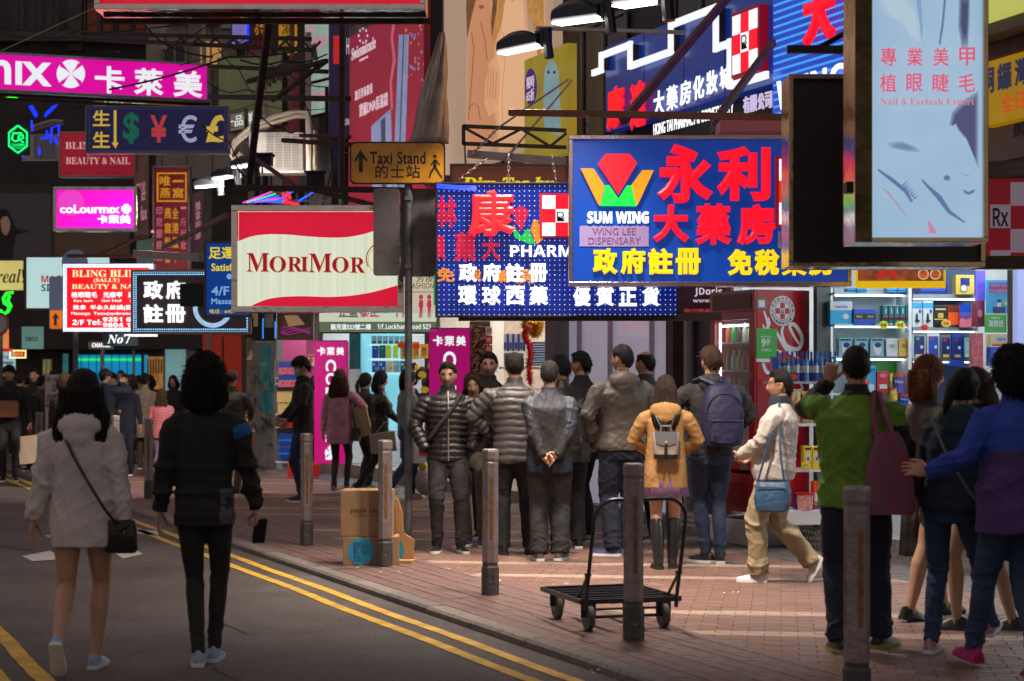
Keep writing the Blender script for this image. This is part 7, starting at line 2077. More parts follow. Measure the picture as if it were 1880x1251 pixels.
for i in range(3):
    x = 1462+i*20;mb = MB();p = P(x,778,YL+.02)
    mb.loft([ring((p.x,p.y+.05,p.z+z),w,dd,14,2.6) for z,w,dd in ((0,.045,.03),(.12,.05,.035),(.24,.045,.028),(.29,.05,.008),(.30,.048,.006))])
    props(mb.build('foil_bag',mat('gold_foil',(.42,.30,.14),.25,metal=.6,noise=.4,scale=20,bump=.6,bscale=30),None,smooth=True),'gold foil bag, %s of three beside the fridge' % ('left','middle','right')[i],'bag','gold foil bags')
for i in range(3):
    item('yellow snack pack, %s of three above the red tub' % ('left','middle','right')[i],1476+i*16,819,1491+i*16,862,YL,'yellow',[('o','white',.5,.5,.3,.2),('b','brown',.82,.92,.15),('o','brown',.5,.45,.12,.08)],group='yellow snack packs')
item('yellow handwritten price card before the snack packs',1472,849,1485,861,YL -.06,'yellow',[('t','$10','green',.2,.3,.8,.7)],'price tag',d=.004,name='price_card')
r = empty('snack_tub','red plastic tub with a printed label at knee height beside the fridge','tub',P(1478,936,YL));mb = MB();mb.tube([V(0,0,0),V(0,0,.135)],[.068,.078],20);mb.build('body',mat('red_tub',rgb(190,20,30),.25,noise=.5,scale=40,color2=rgb(210,190,180)),r,smooth=True);mb = MB();mb.tube([V(0,0,.136),V(0,0,.16)],.084,20);mb.build('lid',gm('red'),r,smooth=True)
for i in range(3): item('small printed carton, %s beside the red tub' % ('left','middle','right')[i],1494+i*10,884+i*3,1503+i*10,936,YL+.02,('orange','tan','red')[i],[('b','white',.3,.6,.1),('b','blue',.05,.15)],group='small cartons by the tub')
item('small dark box left of the red tub',1461,906,1468,936,YL,'dblue',[('b','red',.4,.6)])
def plinth(name,label,x0,y0,x1,y1,Y,m,d=.6,rz=SHZ):
    p = P(x0,y1,Y);mb = MB();mb.box(0,0,0,(x1 -x0)/F*Y,d,(y1 -y0)/F*Y);o = mb.build(name,m,None,bevel=.004);o.location = p;o.rotation_euler = (0,0,rz);return props(o,label,'plinth')
plinth('white_plinth','white display plinth under the red tub',1436,938,1560,965,17.4,mat('white_lam',(.55,.54,.56),.4,noise=.05),.5,SHZ*.5)

FC = P(1385,701,17.95);FC.z = 0
fr = empty('drinks_fridge','tall red drinks fridge with a glass door, white script logo and round chemist emblem','fridge',V(FC.x,FC.y,.29),RAD(21.8)+.06)
red = mat('fridge_red',(.40,.006,.012),.25,noise=.06,scale=2,coat=.5);redd = mat('fridge_red_dark',(.22,.004,.008),.35)
def fb_(name,x0,y0,z0,x1,y1,z1,m,bevel=0): mb = MB();mb.box(x0,y0,z0,x1,y1,z1);return mb.build(name,m,fr,bevel=bevel)
FH,FW,FD = 2.13,.80,.62
fb_('cabinet_side',.03,0,.0,FD,.03,FH,red,.004);fb_('cabinet_side',.03,FW -.03,0,FD,FW,FH,red);fb_('cabinet_top',.03,.031,FH -.05,FD,FW -.031,FH -.001,red);fb_('cabinet_back',FD -.03,.031,.02,FD -.001,FW -.031,FH -.06,whsh)
fb_('header',.0,.0,FH -.20,.028,FW,FH,red,.003);fb_('header_board',-.006,.05,FH -.18,-.001,FW -.05,FH -.03,mat('header_dark',(.12,.012,.015),.3))
for a in ((0,0,.42,.026,.10,FH -.205),(0,FW -.08,.42,.026,FW,FH -.205),(0,.10,.42,.026,FW -.08,.50),(0,.10,FH -.28,.026,FW -.08,FH -.205)):
    fb_('door_frame',a[0],a[1],a[2],a[3],a[4],a[5],red,.003)
gl = bpy.data.materials.new('fridge_glass');gl.use_nodes = True;gb = gl.node_tree.nodes['Principled BSDF'];gb.inputs['Base Color'].default_value = (.75,.85,.88,1);gb.inputs['Roughness'].default_value = .05;gb.inputs['Alpha'].default_value = .22
fb_('door_glass',.008,.10,.50,.014,FW -.08,FH -.28,gl)
fb_('interior_light',.035,FW -.13,.55,.05,FW -.11,FH -.3,lit('fridge_tube',(.85,.93,1),5));fb_('interior_light',.04,.12,FH -.34,.10,FW -.12,FH -.32,lit('fridge_tube',(.85,.93,1)))
for k in range(5):
    z = .55+k*.27;fb_('wire_shelf',.05,.06,z,FD -.05,FW -.06,z+.012,whsh)
    for j in range(6):
        mb = MB();y = .15+j*.10;mb.tube([V(.12,y,z+.013),V(.12,y,z+.12),V(.12,y,z+.17),V(.12,y,z+.20)],[.03,.03,.012,.012],10);mb.build('drink_bottle',gm(('green','orange','red','lime','white','brown')[(j+k*2) % 6]),fr,smooth=True)
fb_('grille_panel',.0,.02,.02,.028,FW -.02,.38,red,.004)
for k in range(12): fb_('grille_slot',-.004,.12+k*.045,.06,-.0005,.135+k*.045,.30,redd)
fb_('badge',-.006,.10,.42,-.001,.24,.47,mat('silver_badge',(.4,.4,.4),.3,metal=.8));fb_('handle',-.03,.70,1.0,-.002,.72,1.35,blackm)
for y in (.06,FW -.06):
    for x in (.06,FD -.06): mb = MB();mb.tube([V(x,y,-.05),V(x,y,.0)],.02,8);mb.build('foot',blackm,fr)
wht = mat('fridge_print_white',(.72,.72,.74),.4)
def sd(px,py): return ((px -1385)/F*18.05/math.cos(RAD(24))*.97,(HZ -py)/F*18.05+CH -.29)
def ribbon(pts,w0,name='script_stroke'):
    q = [sd(*p) for p in pts];n = len(q);L_,R_ = [],[]
    xs = np.array(q);t_ = np.linspace(0,1,n);tt = np.linspace(0,1,n*6)
    def cat(arr):
        out = []
        P_ = [arr[0]]+list(arr)+[arr[-1]]
        for i in range(1,n):
            for j in range(6):
                t = j/6;a,b2,c,d_ = P_[i -1],P_[i],P_[i+1],P_[min(i+2,n+1)]
                out.append(.5*((2*b2)+(-a+c)*t+(2*a -5*b2+4*c -d_)*t*t+(-a+3*b2 -3*c+d_)*t ** 3))
        out.append(arr[-1]);return out
    xx,zz = cat(xs[:,0]),cat(xs[:,1]);N = len(xx);vs = []
    for i in range(N):
        dx_,dz_ = xx[min(i+1,N -1)] -xx[max(i -1,0)],zz[min(i+1,N -1)] -zz[max(i -1,0)];l = math.hypot(dx_,dz_) or 1
        w = w0*(.35+.65*math.sin(math.pi*(i+.5)/N) ** .6)
        for s_ in (-1,1): vs.append((xx[i] -dz_/l*w*s_,zz[i]+dx_/l*w*s_))
    mb = MB();mb.add([V(x,-.0035 -.0002*len(fr.children) % .001,z) for x,z in vs],[(2*i,2*i+2,2*i+3,2*i+1) for i in range(N -1)]);return mb.build(name,wht,fr)
rx = lambda a,c: (1300+a*380/1188,500+c*400/1251)
ribbon([rx(325,225),rx(350,300),rx(345,370),rx(390,440),rx(440,460)],.016);ribbon([rx(320,300),rx(330,330),rx(360,300),rx(352,260)],.012);ribbon([rx(395,330),rx(440,400),rx(480,450),rx(520,470),rx(545,500)],.022)
ribbon([rx(450,310),rx(440,350),rx(470,420),rx(540,440),rx(570,400),rx(560,350),rx(520,300),rx(490,310),rx(520,370),rx(560,420)],.020);ribbon([rx(318,520),rx(340,570),rx(380,590)],.018);ribbon([rx(480,640),rx(520,680),rx(570,670),rx(560,640)],.014)
c0 = rx(442,222);cxx,czz = sd(*c0);R = 28/F*18
def disc(name,r0,r1,m,y): 
    mb = MB();n = 36;vs = [V(cxx+r*math.cos(2*math.pi*k/n)*.97,y,czz+r*math.sin(2*math.pi*k/n)) for r in (r0,r1) for k in range(n)]
    mb.add(vs,[(k,(k+1) % n,n+(k+1) % n,n+k) for k in range(n)] if r0>0 else [tuple(range(n,2*n))]);return mb.build(name,m,fr)
disc('emblem_disc',0,R,wht,-.006);disc('emblem_ring',R*.62,R*.66,redd,-.007)
for i in range(3):
    for j in range(3):
        if (i,j)==(1,1) or (i+j) % 2==1:
            a = R*.36;mb = MB();mb.box(cxx+(i -1.5)*a,-.0085,czz+(j -1.5)*a,cxx+(i -.5)*a,-.0072,czz+(j -.5)*a);mb.build('emblem_square',wht if (i,j)==(1,1) else gm('red'),fr)
fit_text('lettering','℞',ink,fr,cxx -R*.12,czz -R*.14,cxx+R*.12,czz+R*.14,-.009,.001)
for k,c in enumerate('港九藥房總商會註冊藥行'):
    a = RAD(200 -k*22);x_,z_ = cxx+R*.82*math.cos(a),czz+R*.82*math.sin(a);o = fit_text('lettering',c,ink,fr,x_ -R*.10,z_ -R*.12,x_+R*.10,z_+R*.12,-.0075,.001)
for k in range(16):
    a = RAD(215+k*7.4);x_,z_ = cxx+R*.82*math.cos(a),czz+R*.82*math.sin(a);fit_text('lettering','MEDICINE COUNCIL'[k].replace(' ','.'),ink,fr,x_ -R*.05,z_ -R*.09,x_+R*.05,z_+R*.09,-.0075,.001)
def sticker(x0,y0,x1,y1,m,y=-.006,name='sticker'): a,b2 = sd(x0,y1),sd(x1,y0);mb = MB();mb.box(a[0],y,a[1],b2[0],-.0025,b2[1]);return mb.build(name,m,fr),a,b2
sticker(1389,548,1409,568,gm('grey',.6));sticker(1393,552,1405,565,wht,-.008);o,a,b2 = sticker(1388,604,1430,659,gm('green'),-.007);sticker(1388,659,1430,665,wht,-.0065)
fit_text('lettering','9',wht,fr,a[0]+.055,a[1]+.11,a[0]+.105,a[1]+.19,-.008,.001,bold=.04);fit_text('lettering','折',wht,fr,a[0]+.11,a[1]+.13,a[0]+.155,a[1]+.19,-.008,.001,bold=.03);fit_text('lettering','會員專享\n',wht,fr,a[0]+.05,a[1]+.20,a[0]+.165,a[1]+.215,-.008,.001);fit_text('lettering','全場貨品',wht,fr,a[0]+.05,a[1]+.07,a[0]+.165,a[1]+.095,-.008,.001)
p = V(FC.x,FC.y,0);o = plinth('fridge_plinth','low white plinth carrying the red drinks fridge',1385,900,1386,901,17.9,mat('white_lam'));bpy.data.objects.remove(o)
mb = MB();mb.box(-.03,-.04,0,.72,.86,.235);o = mb.build('fridge_plinth',mat('white_lam'),None,bevel=.004);o.location = p;o.rotation_euler = (0,0,RAD(21.8)+.06);props(o,'low white plinth carrying the red drinks fridge','plinth')
g = Sign('printed_fascia_board','dark printed board with white lettering between the LED board and the fridge','sign',1246,528,1332,586,18.9)
g.panel('board',1246,528,1332,586,0,.06,mat('umber_print',rgb(48,24,34),.4,emit=.5,noise=.5,scale=5));g.text('𝗝𝗗𝗼𝗿𝗶𝘀',1275,528,1326,545,lit('print_pale',rgb(205,190,205),.9));g.text('www.jdor',1272,547,1330,559,lit('print_pale',(1,1,1)));g.text('歡迎零售批發',1256,567,1330,581,lit('print_red2',rgb(190,60,60),.9))
g = Sign('w_letters','dark violet door panel lettering W with flourishes','sign',1300,598,1328,690,19.25);g.text('𝐖',1303,602,1326,642,lit('violet_print',rgb(70,26,70),.8));g.text('𝒮\n𝓈',1308,650,1322,688,lit('violet_print',(1,1,1)))

YM = 30.0
def banner(label,x0,y0,x1,y1,Y,cut=0):
    g = Sign('standing_banner',label,'banner',x0,y0,x1,y1,Y,group='magenta standing banners')
    bm_ = lit('banner_magenta',rgb(178,8,112),.62,noise=.08,scale=3)
    g.panel('cloth',x0,y0,x1,y1,0,.02,bm_);g.panel('top_rail',x0,y0 -2,x1,y0,-.01,.04,gm('plum'));g.panel('edge',x1,y0,x1+2,y1,0,.03,gm('plum'))
    w = x1 -x0
    g.chars('卡萊美',x0+w*.09,y0+w*.17,x0+w*.90,y0+w*.42,W1,gap=.15,depth=.004,bold=.04)
    ys = y0+w*.55
    for k,(c,hh) in enumerate((('C',.40),('O',.44),('L',.34),('O',.44),('U',.40),('R',.36),('M',.50),('I',.16),('X',.36))):
        if ys+w*hh>y1 -4: break
        g.text(c,x0+w*.34,ys,x0+w*.66,ys+w*hh*.86,W1,rot90=True,bold=.03);ys += w*hh
    if not cut: clover(g,x0+w*.5,y1 -20,11,W1,bm_)
    return g
banner('tall magenta banner standing behind the woman in the pink coat',577,627,638,851,30.0);banner('magenta banner standing behind the man in the black puffer jacket',788,604,863,870,22.5,1)
g = Sign('address_sign','pale green and olive signboard with a road address below the cream lightbox','sign',585,540,802,612,22.5)
g.panel('casing',585,540,802,612,.01,.2,wall_br);g.panel('face_upper',586,542,801,591,0,.009,lit('mint_face',rgb(205,218,190),.85));g.panel('face_lower',586,591,801,610,0,.009,lit('olive_face',rgb(96,112,82),.75,noise=.05))
g.text('駱克道523號二樓',607,595,681,606,W1,bold=.03);g.text('𝟭/𝗳.,𝗟𝗼𝗰𝗸𝗵𝗮𝗿𝘁 𝗥𝗼𝗮𝗱 𝟱𝟮𝟯',693,595,791,606,W1);g.text('正盛',622,562,658,583,lit('grey_txt',rgb(96,100,90),.8),bold=.03);g.text('泰正',660,562,696,583,lit('crimson_txt',rgb(190,30,80),.8),bold=.03)
def fig(g,x,y0,y1,m):
    h = y1 -y0;mb = MB();X_ = lambda a: g.X(x+a*h*.5);Z_ = lambda f: g.Z(y0+f*h)
    mb.ball(V(X_(0),-.006,Z_(.07)),.022,.003,.028)
    mb.prism([(X_(-.16),Z_(.2)),(X_(.16),Z_(.2)),(X_(.20),Z_(.5)),(X_(.14),Z_(.55)),(X_(.12),Z_(1)),(X_(.03),Z_(1)),(X_(0),Z_(.62)),(X_(-.05),Z_(1)),(X_(-.14),Z_(1)),(X_(-.12),Z_(.55)),(X_(-.22),Z_(.48))][::-1],-.006,-.002);mb.build('printed_figure',m,g.o)
for x in (729,740,771): fig(g,x,560,584,lit('crimson_txt',(1,1,1)))
g = Sign('fashion_panel','cream fashion panel with small crimson figures beside the LED pharmacy board','sign',740,508,799,600,20.5)
g.panel('panel',741,508,798,575,0,.1,lit('cream_panel2',rgb(212,200,170),.8));g.text('𝖥𝖠𝖲𝖧𝖨𝖮𝖭',752,520,796,530,ink);g.text('方皮',764,508,796,518,ink);g.panel('rule',757,536,798,537,-.004,.003,ink);fig(g,773,543,584,lit('crimson_txt',(1,1,1)));fig(g,788,543,584,lit('crimson_txt',(1,1,1)));fig(g,752,546,582,lit('crimson_txt',(1,1,1)))
g = Sign('framed_panel','framed brown and pink abstract picture under the cream lightbox','sign',509,574,576,625,24)
g.frame(5,mat('bronze_frame',(.26,.20,.15),.3,metal=.8),mat('swirl_print',rgb(90,62,52),.4,emit=.5,noise=.5,scale=3,color2=rgb(30,20,20)),depth=.12)
for k in range(4):
    mb = MB();mb.tube([V(g.X(516+q*9),-.006,g.Z(612 -k*3+3*math.sin(q*1.1+k))) for q in range(7)],.008,4);mb.build('printed_swirl',lit('swirl_pink',rgb(150,50,120),.7),g.o)
g.poly('printed_shape',[(522,580),(545,578),(560,596),(530,600)],-.006,.003,lit('swirl_tan',rgb(170,130,95),.6))
g = Sign('corner_poster_case','narrow dark poster cases with blue edge lights at the corner','sign',462,574,508,628,25)
g.panel('case',462,574,507,626,0,.2,mat('case_dark',(.02,.02,.025),.3));g.panel('poster',486,576,502,602,-.006,.005,mat('case_poster',(.16,.14,.13),.4,emit=.2,noise=.5,scale=9));g.panel('blue_edge',482,585,484,622,-.02,.02,lit('blue_edge',rgb(40,130,235),1.2));g.panel('blue_edge',504.5,590,506.5,622,-.02,.02,lit('blue_edge',(1,1,1)));g.panel('brass_tube',466,574,474,600,-.02,.02,brassy)
Yg = 33.5
g = Sign('graffiti_door','grey metal door covered with graffiti scrawl and torn teal posters','door',470,628,508,858,Yg,Yg -1.6)
g.panel('door',470,628,508,858,0,.1,mat('grubby_grey',(.20,.21,.22),.5,noise=.4,scale=2.5,bump=.2));g.panel('glass',478,634,500,760,-.01,.008,mat('teal_glass',rgb(60,118,122),.2,emit=.28,noise=.5,scale=4,color2=rgb(24,52,58)))
gl_ = random.Random(12);scr = mat('marker_black',(.02,.02,.025),.5);tl = mat('poster_teal',rgb(20,130,140),.5,noise=.4,scale=12)
for k in range(9): x,y = gl_.uniform(474,496),gl_.uniform(640,760);g.panel('torn_poster',x,y,x+gl_.uniform(5,12),y+gl_.uniform(6,22),-.014 -k*.001,.0035,gl_.choice([tl,tl,gm('ice'),gm('tan')]))
for k in range(14):
    x,y = gl_.uniform(472,500),gl_.uniform(640,850);mb = MB();mb.tube([V(g.X(x+gl_.uniform(-7,7)),-.026,g.Z(y+gl_.uniform(-9,9))) for q in range(6)],.006,4);mb.build('scrawl',scr,g.o)
g.panel('handle',473,665,476,672,-.05,.05,pst)
g = Sign('stone_pillar','stained stone pillar covered with stickers left of the graffiti door','pillar',452,620,471,862,Yg+.2,Yg)
g.panel('pillar',452,620,470.5,862,0,.5,mat('stained_stone',(.17,.13,.10),.7,noise=.5,scale=3,bump=.4))
for k in range(16): x,y = gl_.uniform(453,464),gl_.uniform(640,840);g.panel('sticker',x,y,x+gl_.uniform(3,6),y+gl_.uniform(4,12),-.008 -k*.0008,.003,gm(gl_.choice(['red','white','blue','tan','teal','grey','orange'])))
YR_ = 30.6
g = Sign('snack_rack','wire rack of stacked snack packs left of the magenta banner','rack',503,660,562,850,YR_)
g.panel('back',505,662,562,848,.25,.03,gm('grey'));
for y in (694,704+0,760,784,848): g.panel('tray',504,y,562,y+2,0,.25,whsh)
for x in (504,561): g.panel('post',x,660,x+1.5,850,0,.02,pst)
k = 0
ordn = ('first','second','third','fourth','fifth','sixth','seventh','eighth','ninth','tenth','eleventh','twelfth')
for row,(y0,y1,c,n,x0,x1,deco,nm) in enumerate(((665,688,'pink',3,512,562,[('b','blue',.55,1.0),('o','plum',.5,.3,.1,.1)],'pink and blue box on the top tray of the snack rack'),(689,711,'pink',3,511,562,[('b','blue',.6,1.0),('o','plum',.5,.3,.1,.1)],'pink and blue box on the second tray of the snack rack'),
                                                     (719,739,'cream',9,508,552,[('b','gold',.9,1)],'upright cream packet, upper row of the rack'),(740,760,'cream',9,510,552,[('b','gold',.9,1)],'upright cream packet, lower row of the rack'),(766,784,'red',4,512,556,[('o','gold',.5,.5,.28,.3)],'red and gold packet on the rack'),(797,820,'blue',8,512,556,[('b','lblue',.45,.55)],'blue carton in the upper row low on the rack'),(821,845,'blue',8,512,556,[('b','lblue',.45,.55)],'blue carton in the lower row low on the rack'))):
    for i in range(n):
        w = (x1 -x0)/n;item('%s, %s from the left' % (nm,ordn[i]),x0+i*w,y0,x0+(i+1)*w -.5,y1,YR_ -.03,c,deco,group=nm+'s',d=.15,rz=0)
item('red plastic bin on the pavement below the snack rack',528,848,585,877,30.2,'red',[('b','orange',.8,.95)],'bin',d=.3,name='plastic_bin',rz=0)
wallpanel('magenta_board','magenta price board behind the masked man',562,616,578,690,32,mat('magenta_wall'),.04,'poster');item('white price sheet on the magenta board',565,652,577,672,31.9,'white',[('o','orange',.5,.5,.3,.3),('b','red',.8,.95)],'price tag',d=.01,name='price_sheet',rz=0)
YB = 29.4
wallpanel('backing_panel','glowing pale cyan shelf backing above the shoppers between the banners',660,612,748,790,YB+.4,lit('cyan_backing',rgb(120,190,205),.8,noise=.15),cat='panel',rz=0);wallpanel('glass_door','teal glass door with dark reflections right of the first magenta banner',641,612,662,790,YB+.3,mat('teal_glass_dark',rgb(40,90,96),.15,emit=.3,noise=.6,scale=3,color2=rgb(14,34,40)),.04,'door',rz=0)  # door reflections painted as dark mottling in the glass colour
wallpanel('white_display_card','white display card with print below the teal glass door',642,678,664,720,YB+.1,gm('white'),.02,'card',rz=0)
for y,lab in ((632,'lit cyan shelf high between the banners'),(658,'lit cyan shelf with blue cartons between the banners'),(684,'lit cyan shelf lowest between the banners')): shelf(lab,680,748,y,YB,lit('shelf_edge',rgb(190,225,235),1.0),3)
for i in range(6): item('small pale bottle box on the high cyan shelf, %s from the left' % ordn[i],682+i*10.5,617,691+i*10.5,632,YB,'ice',[('b','teal',.1,.35,.1)],group='pale boxes on the high cyan shelf',rz=0)
for i,c in enumerate(('blue','teal','lime','lime','lblue')): item('%s carton on the middle cyan shelf, %s from the left' % (('royal blue','dark teal','lime striped','lime plain','light blue')[i],ordn[i]),683+i*13,634,695+i*13 -(3 if i>1 else 0),658,YB,c,[('b','lime',.7,.78,.4)],rz=0)
for i,c in enumerate(('blue','blue','cream','ice','teal')): item('%s carton on the lowest cyan shelf, %s from the left' % (('bubble print','dotted blue','cream','pale','green-blue')[i],ordn[i]),683+i*13,663,695+i*13,684,YB,c,[('o','white',.3,.7,.18,.12),('o','ice',.65,.35,.2,.14)],rz=0)
g = Sign('wire_mesh','wire mesh panel hung with yellow price notes and toy bags','rack',748,612,795,745,27.5)
for k in range(13): g.panel('mesh_wire',748+k*3.9,612,748.5+k*3.9,745,0,.01,pst)
for k in range(26): g.panel('mesh_wire',748,613+k*5,795,613.5+k*5,-.004,.01,pst)
for i,(a,b2,c,d_,c_) in enumerate(((736,628,748,660,'yellow'),(757,628,770,660,'yellow'),(772,632,786,658,'yellow'))): item('yellow handwritten price note on the mesh, %s one' % ('left','middle','right')[i],a,b2,c,d_,27.2,c_,[('t','特價\n三件','red',.2,.2,.8,.8)],'price tag',d=.005,name='price_note',group='yellow price notes',rz=0)
for cx_,cy,c,lab in ((737,634,'orange','orange price star left of the taxi pole'),(764,636,'orange','orange price star right of the taxi pole'),(775,688,'yellow','yellow puffy charm hanging on the mesh'),(780,716,'yellow','lower yellow puffy charm hanging on the mesh')): burst(lab,cx_,cy,9,27.1,c)
mb = MB()
for k in range(60):
    p = P(gl_.uniform(735,800),gl_.uniform(672,760),27.3);mb.ball(p,gl_.uniform(.03,.07),.04,gl_.uniform(.04,.09),7,5,gl_.choice([0,0,0,1,2,3]))
props(mb.build('hanging_bags',[gm('black'),gm('yellow'),gm('white'),gm('brown')],None,smooth=True),'jumble of dark handbags and charms hanging on the mesh','bags',kind='stuff')
YC = 25.2
wallpanel('backing_panel','warm white backing behind the blue boxes and the red tinsel',925,588,1024,800,YC+.6,mat('warm_backing',(.6,.50,.40),.5,emit=.45,noise=.2),rz=0);wallpanel('red_side_panel','bright red panel at the right edge of the tinsel shop',1012,588,1026,690,YC+.2,mat('red_side',rgb(190,30,25),.4,emit=.3),.04,'panel',rz=0)  # warm backing given a glow to brighten the shop
mb = MB()
for k in range(240):
    p = P(gl_.uniform(862,896),gl_.uniform(600,720),YC+gl_.uniform(-.1,.1));a = gl_.uniform(0,3.1);d_ = V(math.cos(a),0,math.sin(a))*.05;mb.bar(p -d_,p+d_,.012,.018,gl_.choice([0,0,1,2,2]))
props(mb.build('hair_clips',[gm('black'),gm('brown'),gm('tan')],None),'dense display of brown and black hair clips behind the crowd','goods',kind='stuff')
wallpanel('clip_board','dark board behind the hair clips',862,590,900,760,YC+.2,wall_br,.04,'panel',rz=0)
for i,y in enumerate((600,617,634)): item('red and white notice, %s of three beside the hair clips' % ('top','middle','bottom')[i],891,y,904,y+15,YC -.2,'white' if i==0 else 'red',[('t','批發','red' if i==0 else 'white',.2,.25,.8,.8)],'notice',d=.005,name='notice',group='red notices',rz=0)
for i in range(8): item('upright blue and white box, %s of the row left of the tinsel' % ordn[i],925+i*5,613,929.6+i*5,645,YC,'blue' if i % 2 else 'white',[('b','blue',.1,.5)],group='upright blue boxes',rz=0)
for i in range(5): item('flat dark blue carton stacked right of the tinsel, %s from the top' % ordn[i],975,628+i*9,1003,636+i*9,YC,'blue' if i % 2 else 'dblue',[('b','ice',.3,.6,.1)],group='flat blue cartons',rz=0)
item('white and blue carton low behind the grey puffer man',925,648,962,672,YC,'ice',[('b','blue',.2,.8,.1)],rz=0);shelf('warm shelf under the flat blue cartons',922,1008,674,YC,whsh,4)
def tinsel(label,pts,Y,r,m,n,cat='tinsel',spike=.05,name='tinsel'):
    mb = MB();q = [P(a,b2,Y) for a,b2 in pts];mb.tube(q,r*.35,8);t = random.Random(n)
    for k in range(n):
        i = t.randrange(len(q) -1);c = q[i].lerp(q[i+1],t.random());d_ = V(t.gauss(0,1),t.gauss(0,1),t.gauss(0,1)).normalized();e = d_.cross(V(.3,.5,.8)).normalized()*.006
        mb.add([c -e,c+e,c+d_*r*t.uniform(.7,1.1)],[(0,1,2)])
    return props(mb.build(name,m,None),label,cat)
rt_ = mat('red_foil',(.55,.01,.012),.25,metal=.6);gt_ = mat('gold_foil2',(.65,.38,.04),.22,metal=.8)
tinsel('rope of red tinsel hanging between the blue boxes',[(970,603),(962,612),(966,622),(972,635),(974,650),(971,668),(972,685),(974,706)],YC -.3,.075,rt_,1500)
tinsel('shining gold tinsel ornament at the top of the shop opening',[(960,600),(970,590),(984,594),(990,604),(985,614),(974,610),(985,600),(995,596)],YC -.2,.10,gt_,1600)
tinsel('small red tinsel ball behind the masked man',[(571,703),(574,706)],30.3,.07,rt_,500);tinsel('small yellow tinsel ball behind the masked man',[(571,748),(574,751)],30.3,.07,gt_,500)
burst('orange flower shaped price star beside the first banner',640,735,7,29,'orange')


# ================================================================== the people
def at(px,Y,z=0.0): return V((px -940)/F*Y,Y,z)
def top_h(py,Y): return CH -(py -HZ)/F*Y       # height of something seen at row py at distance Y
puf_k = mat('puffer_black',(.016,.013,.014),.45,noise=.2,bump=.25,bscale=30);puf_g = mat('puffer_grey',(.080,.074,.072),.5,noise=.2,bump=.25,bscale=30)
blk = cloth('black',(.014,.013,.015));blk2 = cloth('black_soft',(.022,.02,.022));navy_c = cloth('navy',(.012,.016,.036));char_c = cloth('charcoal',(.027,.026,.028));jeans = cloth('jeans',(.030,.058,.13));jeans_d = cloth('jeans_dark',(.016,.028,.065));jeans_g = cloth('jeans_grey',(.026,.024,.027))
hood_w = cloth('oatmeal',(.60,.56,.54),noise=.10,bump=.25);tan_c = cloth('camel',(.40,.215,.075));olive = cloth('olive',(.07,.065,.045));green_c = cloth('moss_green',(.135,.28,.03));beige_c = cloth('beige',(.30,.24,.19));khaki_c = cloth('khaki',(.33,.26,.15));white_c = cloth('stone_white',(.50,.45,.41),rough=.6)
mauve_c = cloth('mauve',(.50,.24,.34));slate_c = cloth('slate_blue',(.038,.042,.062),rough=.6);taupe_c = cloth('taupe_grey',(.100,.085,.074),rough=.6);leath = mat('black_leather',(.016,.014,.014),.32,noise=.2,bump=.5,bscale=14);leath_b = mat('brown_leather',(.05,.040,.034),.35,noise=.3,bump=.5,bscale=12)
teal_j = cloth('pale_teal',(.17,.24,.25));brown_c = cloth('brown',(.07,.045,.035));purple_c = cloth('purple',(.075,.038,.17));blue_c = cloth('royal_blue',(.025,.065,.42));pink_c = cloth('crimson_pink',(.40,.03,.09));lilac_c = cloth('lilac',(.26,.16,.30));pinkpuf = mat('puffer_pink',(.55,.16,.20),.4,noise=.15)
blue_acc = cloth('bright_blue',(.01,.11,.36));grey_acc = cloth('grey_panel',(.10,.10,.12));wht_shoe = mat('white_shoe',(.55,.55,.56),.5,noise=.1);ltb_shoe = mat('pale_blue_shoe',(.30,.42,.60),.5,noise=.15);gry_shoe = mat('grey_shoe',(.12,.115,.11),.6);blk_shoe = mat('black_shoe',(.015,.014,.015),.35);nvy_shoe = mat('navy_shoe',(.02,.03,.12),.5);mag_shoe = mat('magenta_shoe',(.42,.01,.16),.5);tights = mat('tan_tights',(.36,.22,.14),.5)
T = lambda **k: dict(k)
J = person('woman seen from behind in an oversized white hoodie, bare legged',at(152,10.55,ROADZ),0,1.64,.98,True,hair=('long',HAIR_K,.38),strands=1.34,seed=3,voxel=.011,
           top=T(style='hoodie',mat=hood_w,hem=.735,hood=1.15,loose=1.17,sleeve=1.15,folds=.010,cuff=1.1),bottom=T(kind='bare',short=hood_w),feet=((-.075,-.30,.12,-52,4),(.055,.10,0,0,-4)),
           shoes=ltb_shoe,sole=SOLE_W,armL=T(to=(-.30,-.02,.82),hint=(-.6,-1,0)),armR=T(to=(.27,-.05,.80),hint=(.6,-1,0)))
mb = MB();mb.loft([ring((.235,-.04,z),w,dd,18,3.0) for z,w,dd in ((.70,.085,.035),(.72,.098,.045),(.84,.092,.045),(.89,.080,.040),(.90,.05,.02))]);mb.tube([V(.19,-.08,.87),V(.24,-.095,.84),V(.29,-.08,.87)],.012,6)
mb.tube([V(-.02,-.165,1.28),V(.06,-.178,1.14),V(.16,-.160,.97),V(.215,-.10,.88)],.009,6);mb.tube([V(-.02,-.165,1.28),V(-.10,-.11,1.42),V(-.12,.0,1.475)],.009,6)
worn('shoulder_bag',mb,leath,J,'small black leather shoulder bag on the hip of the woman in the white hoodie','bag')
